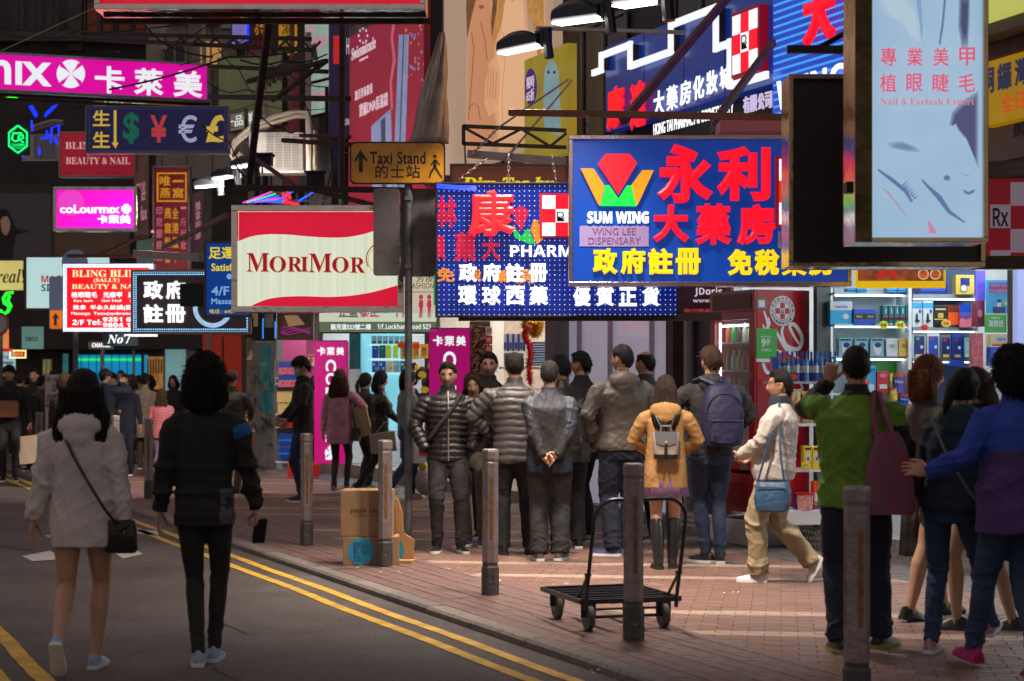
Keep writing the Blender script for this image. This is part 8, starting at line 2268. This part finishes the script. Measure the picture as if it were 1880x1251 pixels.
J = person('woman seen from behind with thick curly black hair, black jacket and black leggings',at(376,10.75,ROADZ),2,1.72,1.02,True,hair=('curly',HAIR_K,.17),strands=1.12,seed=5,voxel=.011,
           top=T(style='jacket',mat=[blk,blue_acc,grey_acc],hem=.80,loose=1.03,sleeve=1.10,folds=.010,collarh=.05,
                 zone=lambda x,y,z,arm,s: 1 if (z>1.455 and not arm) or (arm and x>0 and .045<s<.115 and y<.02 and x>.17) and z>1.30 else (2 if (not arm and x>.10 and .82<z<1.02 and y<-.02) else 0)),
           bottom=T(mat=blk2,fit=.84,folds=.004),feet=((-.035,-.02,0,0,6),(.035,.16,0,0,-2)),shoes=ltb_shoe,armL=T(to=(-.265,.02,.85),hint=(-.5,-1,0)),armR=T(to=(.30,.06,.86),hint=(.6,-1,0),hand='grip',dir=(0,.2,-1)))
mb = MB();mb.box(-.038,-.012,-.075,.038,.012,.075,0,Matrix.Translation(V(.305,.085,.765)) @ Matrix.Rotation(.5,4,'Z') @ Matrix.Rotation(.3,4,'X'));worn('phone',mb,blackm,J,'dark phone held low in the right hand of the curly haired woman','phone',bevel=.005)
J = person('man in a black quilted puffer jacket facing the camera, hands in his pockets',at(822,17.35),184,1.72,1.12,False,SKIN_D,hair=('short',HAIR_K,.2),seed=7,voxel=.011,
           top=T(style='puffer',mat=puf_k,hem=.84,sleeve=1.12,collarh=.05),bottom=T(mat=jeans_g,fit=1.0,folds=.008),shoes=blk_shoe,feet=((-.12,.06,0,0,14),(.10,.02,0,0,-12)),zipper=mat('zip_tan',(.30,.25,.22),.4,metal=.4),
           armL=T(to=(-.21,.13,.96),hand=None,hint=(-1,-.55,.1)),armR=T(to=(.21,.13,.96),hand=None,hint=(1,-.55,.1)),head=(-8,-4,0))
mb = MB();mb.tube([V(-.12,.10,1.46),V(-.03,.163,1.32),V(.08,.172,1.18),V(.17,.15,1.06),V(.21,.04,.99)],(.020),6);worn('bag_strap',mb,blk2,J,'dark bag strap across the chest of the man in the black puffer','strap')
J = person('smiling woman with long brown hair peering out beside the man in the black puffer',at(869,17.95),172,1.62,1.0,True,hair=('long',HAIR_B,.24),seed=8,top=T(mat=blk,hem=.86),bottom=T(mat=cloth('taupe',(.14,.115,.095)),fit=.95),shoes=nvy_shoe,head=(6,-6,8),feet=((-.10,.05,0,0,10),(.07,-.1,0,0,0)))
person('tall man in dark clothes looking over the shoulders of the group',at(898,18.9),176,1.83,1.08,False,SKIN_D,hair=('short',HAIR_K,.2),seed=9,top=T(mat=blk,hem=.86,collarh=.05),bottom=T(mat=blk2),shoes=blk_shoe,head=(0,0,0))
person('man seen from behind in a grey horizontally quilted puffer jacket',at(945,17.1),4,1.80,1.13,False,hair=('buzz',HAIR_K,.2),seed=10,voxel=.011,top=T(style='puffer',mat=puf_g,hem=.80,sleeve=1.10,baffle=.062,collarh=.05),bottom=T(mat=blk,wide=.6),shoes=blk_shoe,sole=SOLE_K,
       armL=T(to=(-.20,.16,1.05),hint=(-1,-.3,0),hand=None),armR=T(to=(.20,.16,1.05),hint=(1,-.3,0),hand=None),feet=((-.10,0,0,0,10),(.13,.02,0,0,-14)))
J = person('man from behind in dark blue, hands clasped on his back',at(1009,16.5),-2,1.72,1.12,False,SKIN_D,hair=('buzz',HAIR_G,.2),seed=11,voxel=.011,
           top=T(mat=[slate_c,char_c,navy_c],hem=.775,loose=1.08,sleeve=1.12,folds=.011,cuffs=1,zone=lambda x,y,z,arm,s: 0 if (arm and s<.40) or (not arm and z>1.33) else (2 if (arm or z<.90) else 1)),bottom=T(mat=char_c,wide=1.3,fit=1.06,folds=.010),shoes=gry_shoe,
           armL=T(to=(-.060,-.185,.935),hint=(-1,-.35,0),hand='clasp',dir=(.75,-.15,-.55),thumb=(.2,-.3,1)),armR=T(to=(.065,-.185,.945),hint=(1,-.35,0),hand='clasp',dir=(-.75,-.2,-.5),thumb=(-.2,-.3,1)),feet=((-.09,0,0,0,12),(.09,.04,0,0,-20)))
person('older man in a shiny brown-black leather jacket half hidden behind the man in blue',at(1044,17.7),14,1.79,1.12,False,SKIN_D,hair=('short',HAIR_G,.2),seed=12,lean=(-.06,.02),top=T(mat=leath_b,hem=.78,loose=1.06,sleeve=1.12,folds=.014,collarh=.05),bottom=T(mat=blk,wide=1),shoes=blk_shoe,head=(20,-5,0),armR=T(to=(.26,.0,.98),hint=(.8,-1,0),hand='grip'))
person('man in a black coat facing left, standing behind the leather jacket',at(1068,18.9),42,1.84,1.12,False,SKIN_D,hair=('short',HAIR_K,.2),seed=13,top=T(mat=blk,hem=.74,style='coat',collarh=.04),bottom=T(mat=blk2,wide=.8),shoes=blk_shoe,head=(20,0,0))
person('tall man seen from behind in a grey hooded jacket, face turned to the left',at(1143,16.95),12,1.87,1.14,False,SKIN_D,hair=('buzz',HAIR_G,.2),seed=14,voxel=.011,top=T(mat=taupe_c,hem=.88,hood=1.12,loose=1.08,sleeve=1.14,folds=.009),bottom=T(mat=navy_c,wide=1,fit=1.04,folds=.010),shoes=nvy_shoe,head=(38,0,0),
       armL=T(to=(-.24,.08,.98),hint=(-.9,-1,0),hand=None),armR=T(to=(.22,.14,1.0),hint=(.9,-1,0),hand=None),feet=((-.08,.0,0,0,60),(.08,.05,0,0,-10)))
person('balding man in a brown jacket seen behind the grey hood',at(1186,18.4),32,1.84,1.1,False,hair=('bald',HAIR_K,.2),seed=15,top=T(mat=brown_c,hem=.84,collarh=.05),bottom=T(mat=blk),shoes=blk_shoe,head=(20,0,0))
J = person('young woman seen from behind in a camel hooded coat and tall black boots',at(1222,15.8),-4,1.585,1.0,True,hair=('long',hair_mat('dark_brown',(.030,.018,.013)),.36),seed=16,voxel=.010,top=T(style='coat',mat=tan_c,hem=.74,hood=1.25,flare=.045,loose=1.04,sleeve=1.12,folds=.006),
           bottom=T(kind='skirt',mat=lilac_c,hem=.665,legr=1.0),shoes=mat('boot_black',(.015,.014,.015),.25,coat=.4),boots=True,sole=SOLE_K,armL=T(to=(-.16,.24,1.06),hint=(-1,-.6,-.2)),armR=T(to=(.16,.24,1.06),hint=(1,-.6,-.2)),feet=((-.065,-.05,0,0,14),(.06,.04,0,0,-6)),head=(0,-10,0))
gfc = mat('greige_leather',(.38,.32,.28),.4,noise=.1)
mb = MB();mb.loft([ring((0,-.205,z),w,.055,20,3.6) for z,w in ((1.015,.09),(1.025,.105),(1.16,.118),(1.24,.125),(1.255,.12))],0);mb.loft([ring((0,-.207,z),w,.057,20,3.6) for z,w in ((1.01,.095),(1.015,.108),(1.055,.112))],1)
mb.prism([(-.10,1.26),(-.09,1.16),(-.03,1.135),(.03,1.135),(.09,1.16),(.10,1.26)],-.275,-.262,2);mb.tube([V(-.05,-.23,1.25),V(-.04,-.24,1.31),V(.04,-.24,1.31),V(.05,-.23,1.25)],.012,6,2)
for s_ in (-1,1): mb.tube([V(s_*.03,-.19,1.26),V(s_*.07,-.165,1.36),V(s_*.10,-.12,1.42)],.011,6,1);mb.tube([V(s_*.004,-.28,1.14),V(s_*.01,-.285,1.06),V(s_*.03,-.29,.985)],.007,6,1)
mb.ball(V(0,-.284,1.16),.012,.006,.012,8,6,3)
worn('mini_backpack',mb,[gfc,leath,gm('grey'),mat('buckle',(.6,.5,.35),.25,metal=1)],J,'small two-tone beige and black leather backpack on the camel coat','backpack')
J = person('tall young man seen from behind in a black hoodie and blue jeans',at(1306,16.25),8,1.84,1.08,False,hair=('short',HAIR_B,.2),seed=17,strands=1.25,voxel=.011,top=T(style='hoodie',mat=blk2,hem=.88,hood=1.05,sleeve=1.15,folds=.009),bottom=T(mat=jeans_d,fit=.93,folds=.009),shoes=blk_shoe,head=(10,0,0),
           armL=T(to=(-.20,.20,1.06),hint=(-1,-.5,0),hand=None),armR=T(to=(.20,.20,1.06),hint=(1,-.5,0),hand=None),feet=((-.03,.06,0,0,34),(.07,.0,0,0,-6)))
bpm = cloth('backpack_navy',(.018,.016,.062),rough=.6);bpd = cloth('backpack_trim',(.022,.022,.05))
mb = MB();mb.loft([ring((.03,-.245+yo,z),w,dd,26,2.6) for z,w,dd,yo in ((.955,.10,.05,.02),(.97,.15,.085,0),(1.05,.172,.10,0),(1.22,.170,.10,0),(1.36,.150,.085,.01),(1.44,.105,.065,.02),(1.465,.05,.03,.03))],0)
mb.loft([ring((.03,-.318,z),w,.05,22,2.8) for z,w in ((.985,.09),(1.0,.125),(1.10,.135),(1.165,.125),(1.175,.09))],0)
mb.tube([V(.03+.155*math.cos(a),-.318,1.21+.17*math.sin(a)) for a in np.linspace(-.2,math.pi+.2,16)],.006,5,1);mb.tube([V(-.10,-.365,1.16),V(.03,-.372,1.165),V(.16,-.365,1.16)],.007,5,1);mb.tube([V(.03,-.21,1.47),V(.03,-.19,1.51),V(.03,-.15,1.47)],.010,6,1)
for s_ in (-1,1): mb.tube([V(.03+s_*.05,-.19,1.45),V(s_*.11,-.10,1.50),V(s_*.13,.03,1.48),V(s_*.14,.12,1.34)],.022,6,0)
worn('backpack',mb,[bpm,bpd],J,'large navy violet backpack on the tall young man in the black hoodie','backpack')
J = person('man with glasses in a stone white jacket striding to the left',at(1422,14.75),74,1.63,1.16,False,SKIN_D,hair=('short',HAIR_K,.2),glasses=True,seed=18,strands=1.35,voxel=.011,lean=(0,-.05),
           top=T(mat=white_c,hem=.85,loose=1.10,sleeve=1.2,folds=.009,belly=.03,collarh=.02,cuffs=1),bottom=T(mat=khaki_c,wide=1.2,fit=1.08,folds=.012),shoes=wht_shoe,head=(12,4,0),vest=navy_c,
           feet=((-.07,.12,0,0,4),(.08,-.30,.09,-60,0)),armL=T(to=(-.10,.25,1.06),hint=(-1,-.5,-.3),hand='relaxed',dir=(.6,.3,-.3)),armR=T(to=(.12,.24,1.03),hint=(1,-.5,-.3),hand='relaxed',dir=(-.6,.3,-.3)))
bbg = cloth('bag_blue',(.03,.085,.17),rough=.5)
mb = MB();mb.loft([ring((-.27,-.02,z),dd,w,22,3.0) for z,w,dd in ((.60,.10,.03),(.615,.135,.055),(.70,.150,.062),(.80,.138,.05),(.84,.128,.028),(.845,.12,.012))]);mb.tube([V(-.325,-.13,.80),V(-.335,.0,.805),V(-.325,.10,.80)],.006,5)
for yy in (-.12,.10): mb.tube([V(-.27,yy,.84),V(-.29,yy*.6 -.02,1.05),V(-.26,-.05+yy*.25,1.28),V(-.13,-.06,1.49)],.010,6)
worn('messenger_bag',mb,bbg,J,'blue cloth shoulder bag on the hip of the man in the white jacket','bag')
J = person('man from behind in a moss green jacket, one hand at his head',at(1572,11.0),-4,1.745,1.16,False,SKIN_D,hair=('buzz',HAIR_K,.2),seed=19,voxel=.011,
           top=T(mat=[green_c,blk],hem=.83,loose=1.12,sleeve=1.18,folds=.012,collarh=.045,zone=lambda x,y,z,arm,s: 1 if (arm and s>.13) or z>1.475 else 0),
           bottom=T(mat=navy_c,wide=.9,fit=1.08,folds=.009),shoes=blk_shoe,sole=mat('yellow_sole',(.30,.30,.06),.6),armL=T(to=(-.15,.14,1.56),hint=(-.55,.1,-1),hand='grip',dir=(.3,.1,1),thumb=(1,0,.2)),armR=T(to=(.33,.02,.90),hint=(1,-.8,0)),feet=((-.10,-.10,0,0,14),(.15,.10,0,0,-38)))
flor = mat('floral_bag',(.17,.10,.16),.8,noise=.7,scale=13,color2=(.26,.04,.07))
mb = MB();mb.loft([ring((.165,-.185 -.02*(1.2 -z),z),w,.035,20,3.2) for z,w in ((.80,.125),(.815,.145),(.95,.142),(1.10,.125),(1.22,.085),(1.27,.05))])
mb.tube([V(.10,-.19,1.22),V(.075,-.17,1.38),V(.095,-.08,1.49),V(.11,.0,1.49)],.018,6);mb.tube([V(.20,-.19,1.20),V(.14,-.165,1.38),V(.125,-.08,1.485),V(.12,.0,1.485)],.018,6)
worn('tote_bag',mb,flor,J,'mauve floral tote bag over the shoulder of the man in the green jacket','bag')
J = person('woman with auburn bobbed hair in a dark jacket and skirt, behind the green jacket',at(1702,12.5),-62,1.70,1.02,True,hair=('bob',HAIR_A,.15),strands=1.15,seed=20,top=T(mat=cloth('dark_stripe',(.06,.045,.042)),hem=.80,folds=.008),bottom=T(kind='skirt',mat=blk,hem=.42),shoes=blk_shoe,sole=SOLE_K,feet=((-.09,.22,0,0,0),(.09,-.22,0,-10,0)),head=(-20,0,0))
J = person('person with tied hair in a hooded navy jacket and jeans hurrying right',at(1748,10.95),-28,1.62,1.05,True,hair=('pony',HAIR_K,.2),seed=21,voxel=.011,lean=(.05,.04),top=T(mat=cloth('navy_teal',(.014,.032,.060)),hem=.86,hood=1.1,loose=1.1,sleeve=1.15,folds=.011),bottom=T(mat=jeans,fit=.95,folds=.010),shoes=mat('pink_white_shoe',(.45,.28,.36),.5,noise=.4,scale=25),
           head=(-10,-22,10),feet=((-.10,-.12,0,0,0),(.14,.40,.03,12,0)),armL=T(to=(-.22,.12,.90),hint=(-1,-.6,0)),armR=T(to=(.20,.26,1.0),hint=(1,-.6,0)))
mb = MB();mb.tube([V(-.10,-.10,1.45),V(.02,-.19,1.22),V(.14,-.17,1.02),V(.22,-.08,.88)],.010,6);mb.loft([ring((.26,-.06,z),.04,w,16,3) for z,w in ((.66,.08),(.68,.11),(.92,.10),(1.02,.07))],1);worn('shoulder_bag',mb,[gm('grey'),mat('teal_bag',(.03,.20,.20),.6)],J,'teal shoulder bag of the person in the hooded navy jacket','bag')
J = person('woman with long brown hair facing left, between the navy and the purple jackets',at(1797,11.9),58,1.62,1.0,True,hair=('long',HAIR_B,.2),seed=22,top=T(mat=blk,hem=.70,style='coat'),bottom=T(kind='bare'),skin=tights,shoes=blk_shoe,sole=SOLE_K,feet=((-.09,.12,0,0,0),(.09,-.20,0,0,0)),head=(10,-12,-8))
J = person('person in a blue and purple sports jacket reaching to the left',at(1868,10.15),16,1.71,1.12,True,hair=('curly',HAIR_K,.12),seed=23,voxel=.011,lean=(.02,.05),
           top=T(mat=[purple_c,blue_c,pink_c],hem=.76,loose=1.1,sleeve=1.2,folds=.012,flare=.05,zone=lambda x,y,z,arm,s: 1 if arm or z>1.22 else (2 if (not arm and .06<x+(z -1.0)*-.25<.12 and y<0) else 0)),
           bottom=T(mat=jeans,fit=.98,folds=.010),shoes=mag_shoe,sole=mag_shoe,armL=T(to=(-.38,.28,1.09),hint=(-.5,-.3,-1),dir=(-1,.2,.15),thumb=(0,.3,1)),armR=T(to=(.22,.2,1.0),hint=(1,-.7,0)),feet=((-.10,.30,.0,5,0),(.02,-.16,.05,-30,0)))
mb = MB();rings = []
for f in np.linspace(0,1,9):
    rings.append([V(.20+.04*f+(.13+.06*f)*math.cos(a)*(1+.10*math.sin(a*5+f*4)),-.14 -.02*f+.05*math.sin(a)*(1+.2*math.sin(a*7)),1.28 -.62*f) for a in np.linspace(0,2*math.pi,30,endpoint=False)])
mb.loft(rings,0)
dr = random.Random(2)
for k in range(44): f = dr.random();x_ = .12+dr.random()*.2;mb.ball(V(x_,-.20 -.02*f,1.22 -.5*f),.012,.005,.016,6,5,1)
worn('draped_coat',mb,[blk,mat('pale_dots',(.20,.26,.30),.6)],J,'black patterned coat with pale dots draped at the right edge','coat')
J = person('young man in a black jacket wearing a pale blue surgical mask, facing left',at(556,24.6),104,1.86,1.0,False,hair=('fringe',HAIR_K,.2),seed=31,top=T(mat=blk,hem=.84,hood=.8),bottom=T(mat=jeans_d,fit=.92),shoes=blk_shoe,mask=mat('mask_blue',(.30,.52,.66),.7),head=(8,-16,0),armR=T(to=(.22,.22,1.0),hint=(1,-.6,0)),armL=T(to=(-.22,.2,1.0),hint=(-1,-.6,0)))
J = person('woman in a mauve pink coat with long wavy brown hair seen from behind',at(624,26.7),-14,1.70,1.0,True,hair=('long',hair_mat('chestnut',(.07,.028,.018)),.33),strands=1.2,seed=32,top=T(style='coat',mat=mauve_c,hem=.70,flare=.05,sleeve=1.1),bottom=T(mat=blk2,fit=.85),shoes=gry_shoe,boots=False,armR=T(to=(.20,.22,1.1),hint=(1,-.5,0)),feet=((-.07,-.06,0,0,6),(.08,.06,0,0,-4)))
mb = MB();mb.box(-.14,-.02,-.22,.14,.02,.22,0,Matrix.Translation(V(.30,.02,1.02)) @ Matrix.Rotation(-.25,4,'Y'));worn('paper_bag',mb,mat('tan_paper',(.42,.31,.20),.8),J,'flat tan paper bag under the arm of the woman in mauve','bag')
mb = MB();mb.loft([ring((.26,-.02,z),.05,w,14,3) for z,w in ((.74,.07),(.76,.09),(.92,.08),(.94,.04))]);mb.tube([V(.25,-.04,.93),V(.2,-.05,1.2),V(.14,-.04,1.48)],.010,5);worn('shoulder_bag',mb,leath,J,'black shoulder bag of the woman in mauve','bag')
J = person('dark haired woman in black with a ponytail, behind the mauve coat',at(670,27.6),-52,1.66,1.0,True,hair=('pony',HAIR_K,.2),strands=1.3,seed=33,top=T(mat=blk2,hem=.80),bottom=T(mat=blk),shoes=blk_shoe,head=(-20,0,0),armR=T(to=(.2,.2,1.05),hint=(1,-.5,0)))
J = person('woman in a black leather jacket facing right with shopping bags on her arm',at(697,26.2),-72,1.68,1.06,True,hair=('long',HAIR_K,.16),seed=34,top=T(mat=leath,hem=.84,sleeve=1.1,folds=.012),bottom=T(mat=blk,fit=.92),shoes=blk_shoe,armR=T(to=(.17,.27,1.03),hint=(1,-.8,-.3),hand='grip',dir=(-.1,1,.1)),armL=T(to=(-.15,.30,1.08),hint=(-1,-.7,-.3),hand='grip'),feet=((-.09,.12,0,0,0),(.09,-.34,.06,-35,0)),head=(0,-4,0))
mb = MB();mb.box(-.07,-.17,.62,.09,.17,.90,0,Matrix.Translation(V(.30,.06,0)) @ Matrix.Rotation(.12,4,'X'));
for s_ in (-1,1): mb.tube([V(.31,.06+s_*.08 -.1,.9),V(.29,.08+s_*.02 -.06,1.04),V(.27,.06,1.06)],.006,5)
worn('shopping_bag',mb,mat('kraft_grey',(.26,.22,.18),.7,noise=.15),J,'grey-brown paper shopping bag on the arm of the woman in leather','bag',smooth=False)
mb = MB()
for k in range(7): mb.box(.02+k*.03,.30+(k % 3)*.05,1.02+(k % 2)*.02,.06+k*.03,.44+(k % 3)*.05,1.05+(k % 2)*.03,k % 2,Matrix.Rotation(.1*(k % 3),4,'Z'))
worn('snack_packs',mb,[gm('blue'),gm('lblue')],J,'blue shiny packs in the hands of the woman in leather','packets',smooth=False)
mb = MB();mb.loft([ring((.22,.34,z),w,.09,16,2.4) for z,w in ((.52,.08),(.55,.12),(.75,.13),(.9,.09),(.98,.03))]);worn('plastic_bag',mb,mat('ochre_plastic',(.36,.25,.10),.4,noise=.3,bump=.8,bscale=18),J,'ochre plastic carrier bag beside the shopping bag','bag')
J = person('woman in a pale teal jacket and pink scarf behind the taxi stand post',at(748,25.2),-66,1.70,1.04,True,hair=('bob',HAIR_K,.14),seed=35,top=T(mat=teal_j,hem=.86,sleeve=1.15),vest=cloth('pink_scarf',(.50,.26,.26)),bottom=T(mat=jeans),shoes=wht_shoe,feet=((-.1,.1,0,0,0),(.1,-.3,.05,-30,0)),armR=T(to=(.24,.1,.9),hint=(1,-.7,0)))
mb = MB();mb.box(-.05,-.14,.50,.05,.14,.86,0,Matrix.Translation(V(.33,.10,0)));mb.box(.051,-.07,.60,.054,.07,.74,1,Matrix.Translation(V(.33,.10,0)));worn('shopping_bag',mb,[mat('pale_bag',(.42,.46,.48),.6),gm('red')],J,'pale shopping bag with a red mark beside the taxi stand post','bag',smooth=False)
mb = MB();mb.ball(V(.02,.25,.24),.16,.14,.20,14,10,0);mb.ball(V(.02,.22,.44),.09,.06,.08,10,8,1);worn('plastic_bag',mb,[mat('milky_bag',(.34,.34,.30),.3,noise=.4,bump=.9,bscale=18),gm('yellow')],J,'full milky carrier bag with a yellow top near the ground behind the puffer man','bag')
J = person('man in dark olive looking down beside the graffiti door',at(425,26.0),-30,1.70,1.12,False,SKIN_D,hair=('short',hair_mat('dark_red',(.05,.02,.018)),.2),seed=41,top=T(mat=olive,hem=.80,loose=1.08),bottom=T(mat=cloth('dark_khaki',(.08,.06,.04))),shoes=blk_shoe,head=(30,-20,0),armL=T(to=(-.1,.3,1.08),hint=(-1,-.6,0)),armR=T(to=(.1,.3,1.08),hint=(1,-.6,0)))
J = person('woman with glasses in a navy coat looking at her phone',at(231,31.5),176,1.66,1.02,True,hair=('long',HAIR_K,.26),glasses=True,seed=42,top=T(style='coat',mat=navy_c,hem=.62,flare=.03),vest=cloth('pale_collar',(.20,.24,.36)),bottom=T(mat=navy_c),shoes=blk_shoe,head=(10,-18,0),armR=T(to=(.10,.26,1.12),hint=(1,-.6,-.3),hand='grip'),armL=T(to=(-.28,.04,.86),hint=(-.6,-1,0)))
mb = MB();mb.box(.05,.30,1.12,.13,.315,1.25);worn('phone',mb,blackm,J,'dark phone held by the woman with glasses','phone',smooth=False)
person('person in a beige belted coat seen from behind near the gold shop window',at(266,33.8),4,1.68,1.06,True,hair=('buzz',HAIR_K,.12),strands=1.8,seed=43,top=T(style='coat',mat=beige_c,hem=.58,flare=.03),bottom=T(mat=brown_c),shoes=blk_shoe)
person('child with long brown hair in a pink quilted jacket seen from behind',at(297,30.5),-6,1.42,1.08,True,hair=('long',HAIR_B,.34),seed=44,top=T(style='puffer',mat=pinkpuf,hem=.80),bottom=T(mat=lilac_c),shoes=wht_shoe)
person('man in a navy cap and dark jacket raising his arm beside the white hoodie',at(192,30.5),-36,1.74,1.1,False,hair=('buzz',HAIR_K,.2),cap=navy_c,seed=45,top=T(mat=navy_c,hem=.84,sleeve=1.1),bottom=T(mat=blk2),shoes=blk_shoe,armR=T(to=(.16,.22,1.52),hint=(1,-.2,-.6),hand='grip',dir=(-.1,.2,1)))
person('dark haired man in the crowd behind the woman with glasses',at(207,35.5),165,1.70,1.0,False,hair=('fringe',HAIR_K,.2),seed=46,top=T(mat=brown_c,hem=.84),bottom=T(mat=blk2),shoes=blk_shoe)
person('brown haired woman in a fur collared coat turned to the right',at(243,35.0),120,1.66,1.0,True,hair=('bob',HAIR_B,.12),seed=47,top=T(mat=brown_c,hem=.70,collarh=.06),bottom=T(mat=blk2),shoes=blk_shoe)
J = person('young man in dark clothes with a brown shoulder bag at the left edge',at(17,29.6),190,1.79,1.05,False,hair=('fringe',HAIR_K,.2),seed=48,top=T(mat=blk,hem=.76,style='coat'),bottom=T(mat=blk2),shoes=blk_shoe,head=(-14,0,0),armL=T(to=(-.32,.02,.84),hint=(-.8,-1,0),hand='grip'))
mb = MB();mb.loft([ring((.05,.19,z),w,.06,18,3) for z,w in ((.98,.17),(1.0,.2),(1.2,.2),(1.23,.17))]);mb.tube([V(.2,.16,1.2),V(.16,.12,1.4),V(.12,0,1.5)],.012,6);worn('leather_bag',mb,mat('tan_leather',(.22,.09,.045),.45,noise=.3),J,'tan brown leather bag across the man at the left edge','bag')
mb = MB();mb.box(-.16,-.06,.28,.16,.06,.70,0,Matrix.Translation(V(-.36,.05,0)) @ Matrix.Rotation(.12,4,'Y'));worn('paper_bag',mb,mat('pale_paper',(.50,.38,.30),.75,noise=.1),J,'pale paper carrier bag hanging at the left edge','bag',smooth=False)
person('man in black with his head tilted up, facing the camera in the left crowd',at(63,33.0),172,1.76,1.05,False,hair=('short',HAIR_K,.2),seed=49,top=T(mat=blk,hem=.82,collarh=.05),bottom=T(mat=blk2),shoes=blk_shoe,head=(0,8,0))
J = person('man in an olive waistcoat seen from behind left of the map board',at(76,31.0),-22,1.64,1.08,False,hair=('buzz',HAIR_K,.2),seed=50,top=T(mat=[char_c,olive],hem=.72,zone=lambda x,y,z,arm,s: 0 if arm else 1),bottom=T(mat=khaki_c),shoes=blk_shoe)
mb = MB();mb.loft([ring((-.06,-.21,z),w,.08,18,2.6) for z,w in ((1.0,.1),(1.03,.14),(1.3,.14),(1.42,.08))]);worn('backpack',mb,blk2,J,'dark backpack of the man left of the map board','backpack')
person('woman in brown hidden behind the hair of the woman in the white hoodie',at(118,28.4),-20,1.66,1.1,True,hair=('bob',HAIR_B,.14),seed=51,top=T(mat=cloth('dark_brown_fur',(.035,.022,.020)),hem=.60,style='coat',loose=1.1),bottom=T(mat=blk),shoes=blk_shoe)
for i,(px,Y,H,rz,lab,hs,fm) in enumerate(((-6,33.5,1.70,150,'dark figure cut by the left edge behind the bag carrier','short',False),(36,34.5,1.68,10,'person with short dark hair between the two men facing the camera','buzz',False),(98,36.0,1.76,20,'head of a man in a dark cap behind the map board','buzz',False),
                                              (124,37.5,1.66,0,'head seen behind the grey sign post','short',False),(86,35.2,1.66,160,'woman half hidden behind the man tilting his head','bob',True),(162,36.8,1.68,12,'far person with a reddish collar left of the navy cap','short',True),(276,38.0,1.66,30,'far person just right of the beige coat','bob',True),(48,37.0,1.66,30,'far head between the two front figures at the left','short',False))):
    person(lab,at(px,Y),rz,H,1.05,fm,hair=(hs,HAIR_K,.12),seed=60+i,top=T(mat=[blk,char_c,navy_c,brown_c][i % 4],hem=.8),bottom=T(mat=blk2),shoes=blk_shoe,voxel=.018)

for i,(px,Y,H,rz,lab,hs,fm) in enumerate(((12,40,1.72,20,'far pedestrian under the menu board','buzz',False),(56,41,1.68,170,'far pedestrian under the bulb ringed sign','long',True),(108,42,1.74,0,'far pedestrian left of the cyan shop window','buzz',False),(142,40.5,1.66,150,'far pedestrian before the left end of the cyan window','bob',True),
                                              (172,43,1.75,10,'far pedestrian below the Change sign','short',False),(222,41,1.78,185,'tall far pedestrian before the cyan window','buzz',False),(254,42,1.68,-30,'far pedestrian between the glasses woman and the beige coat','short',False),(318,38,1.66,175,'far pedestrian at the teal doorway','long',True))):
    person(lab,at(px,Y),rz,H,1.05,fm,hair=(hs,HAIR_K,.16),seed=80+i,top=T(mat=[brown_c,navy_c,beige_c,blk][i % 4],hem=.8),bottom=T(mat=blk2),shoes=blk_shoe,voxel=.02)
bpy.data.scenes.remove(SCR)
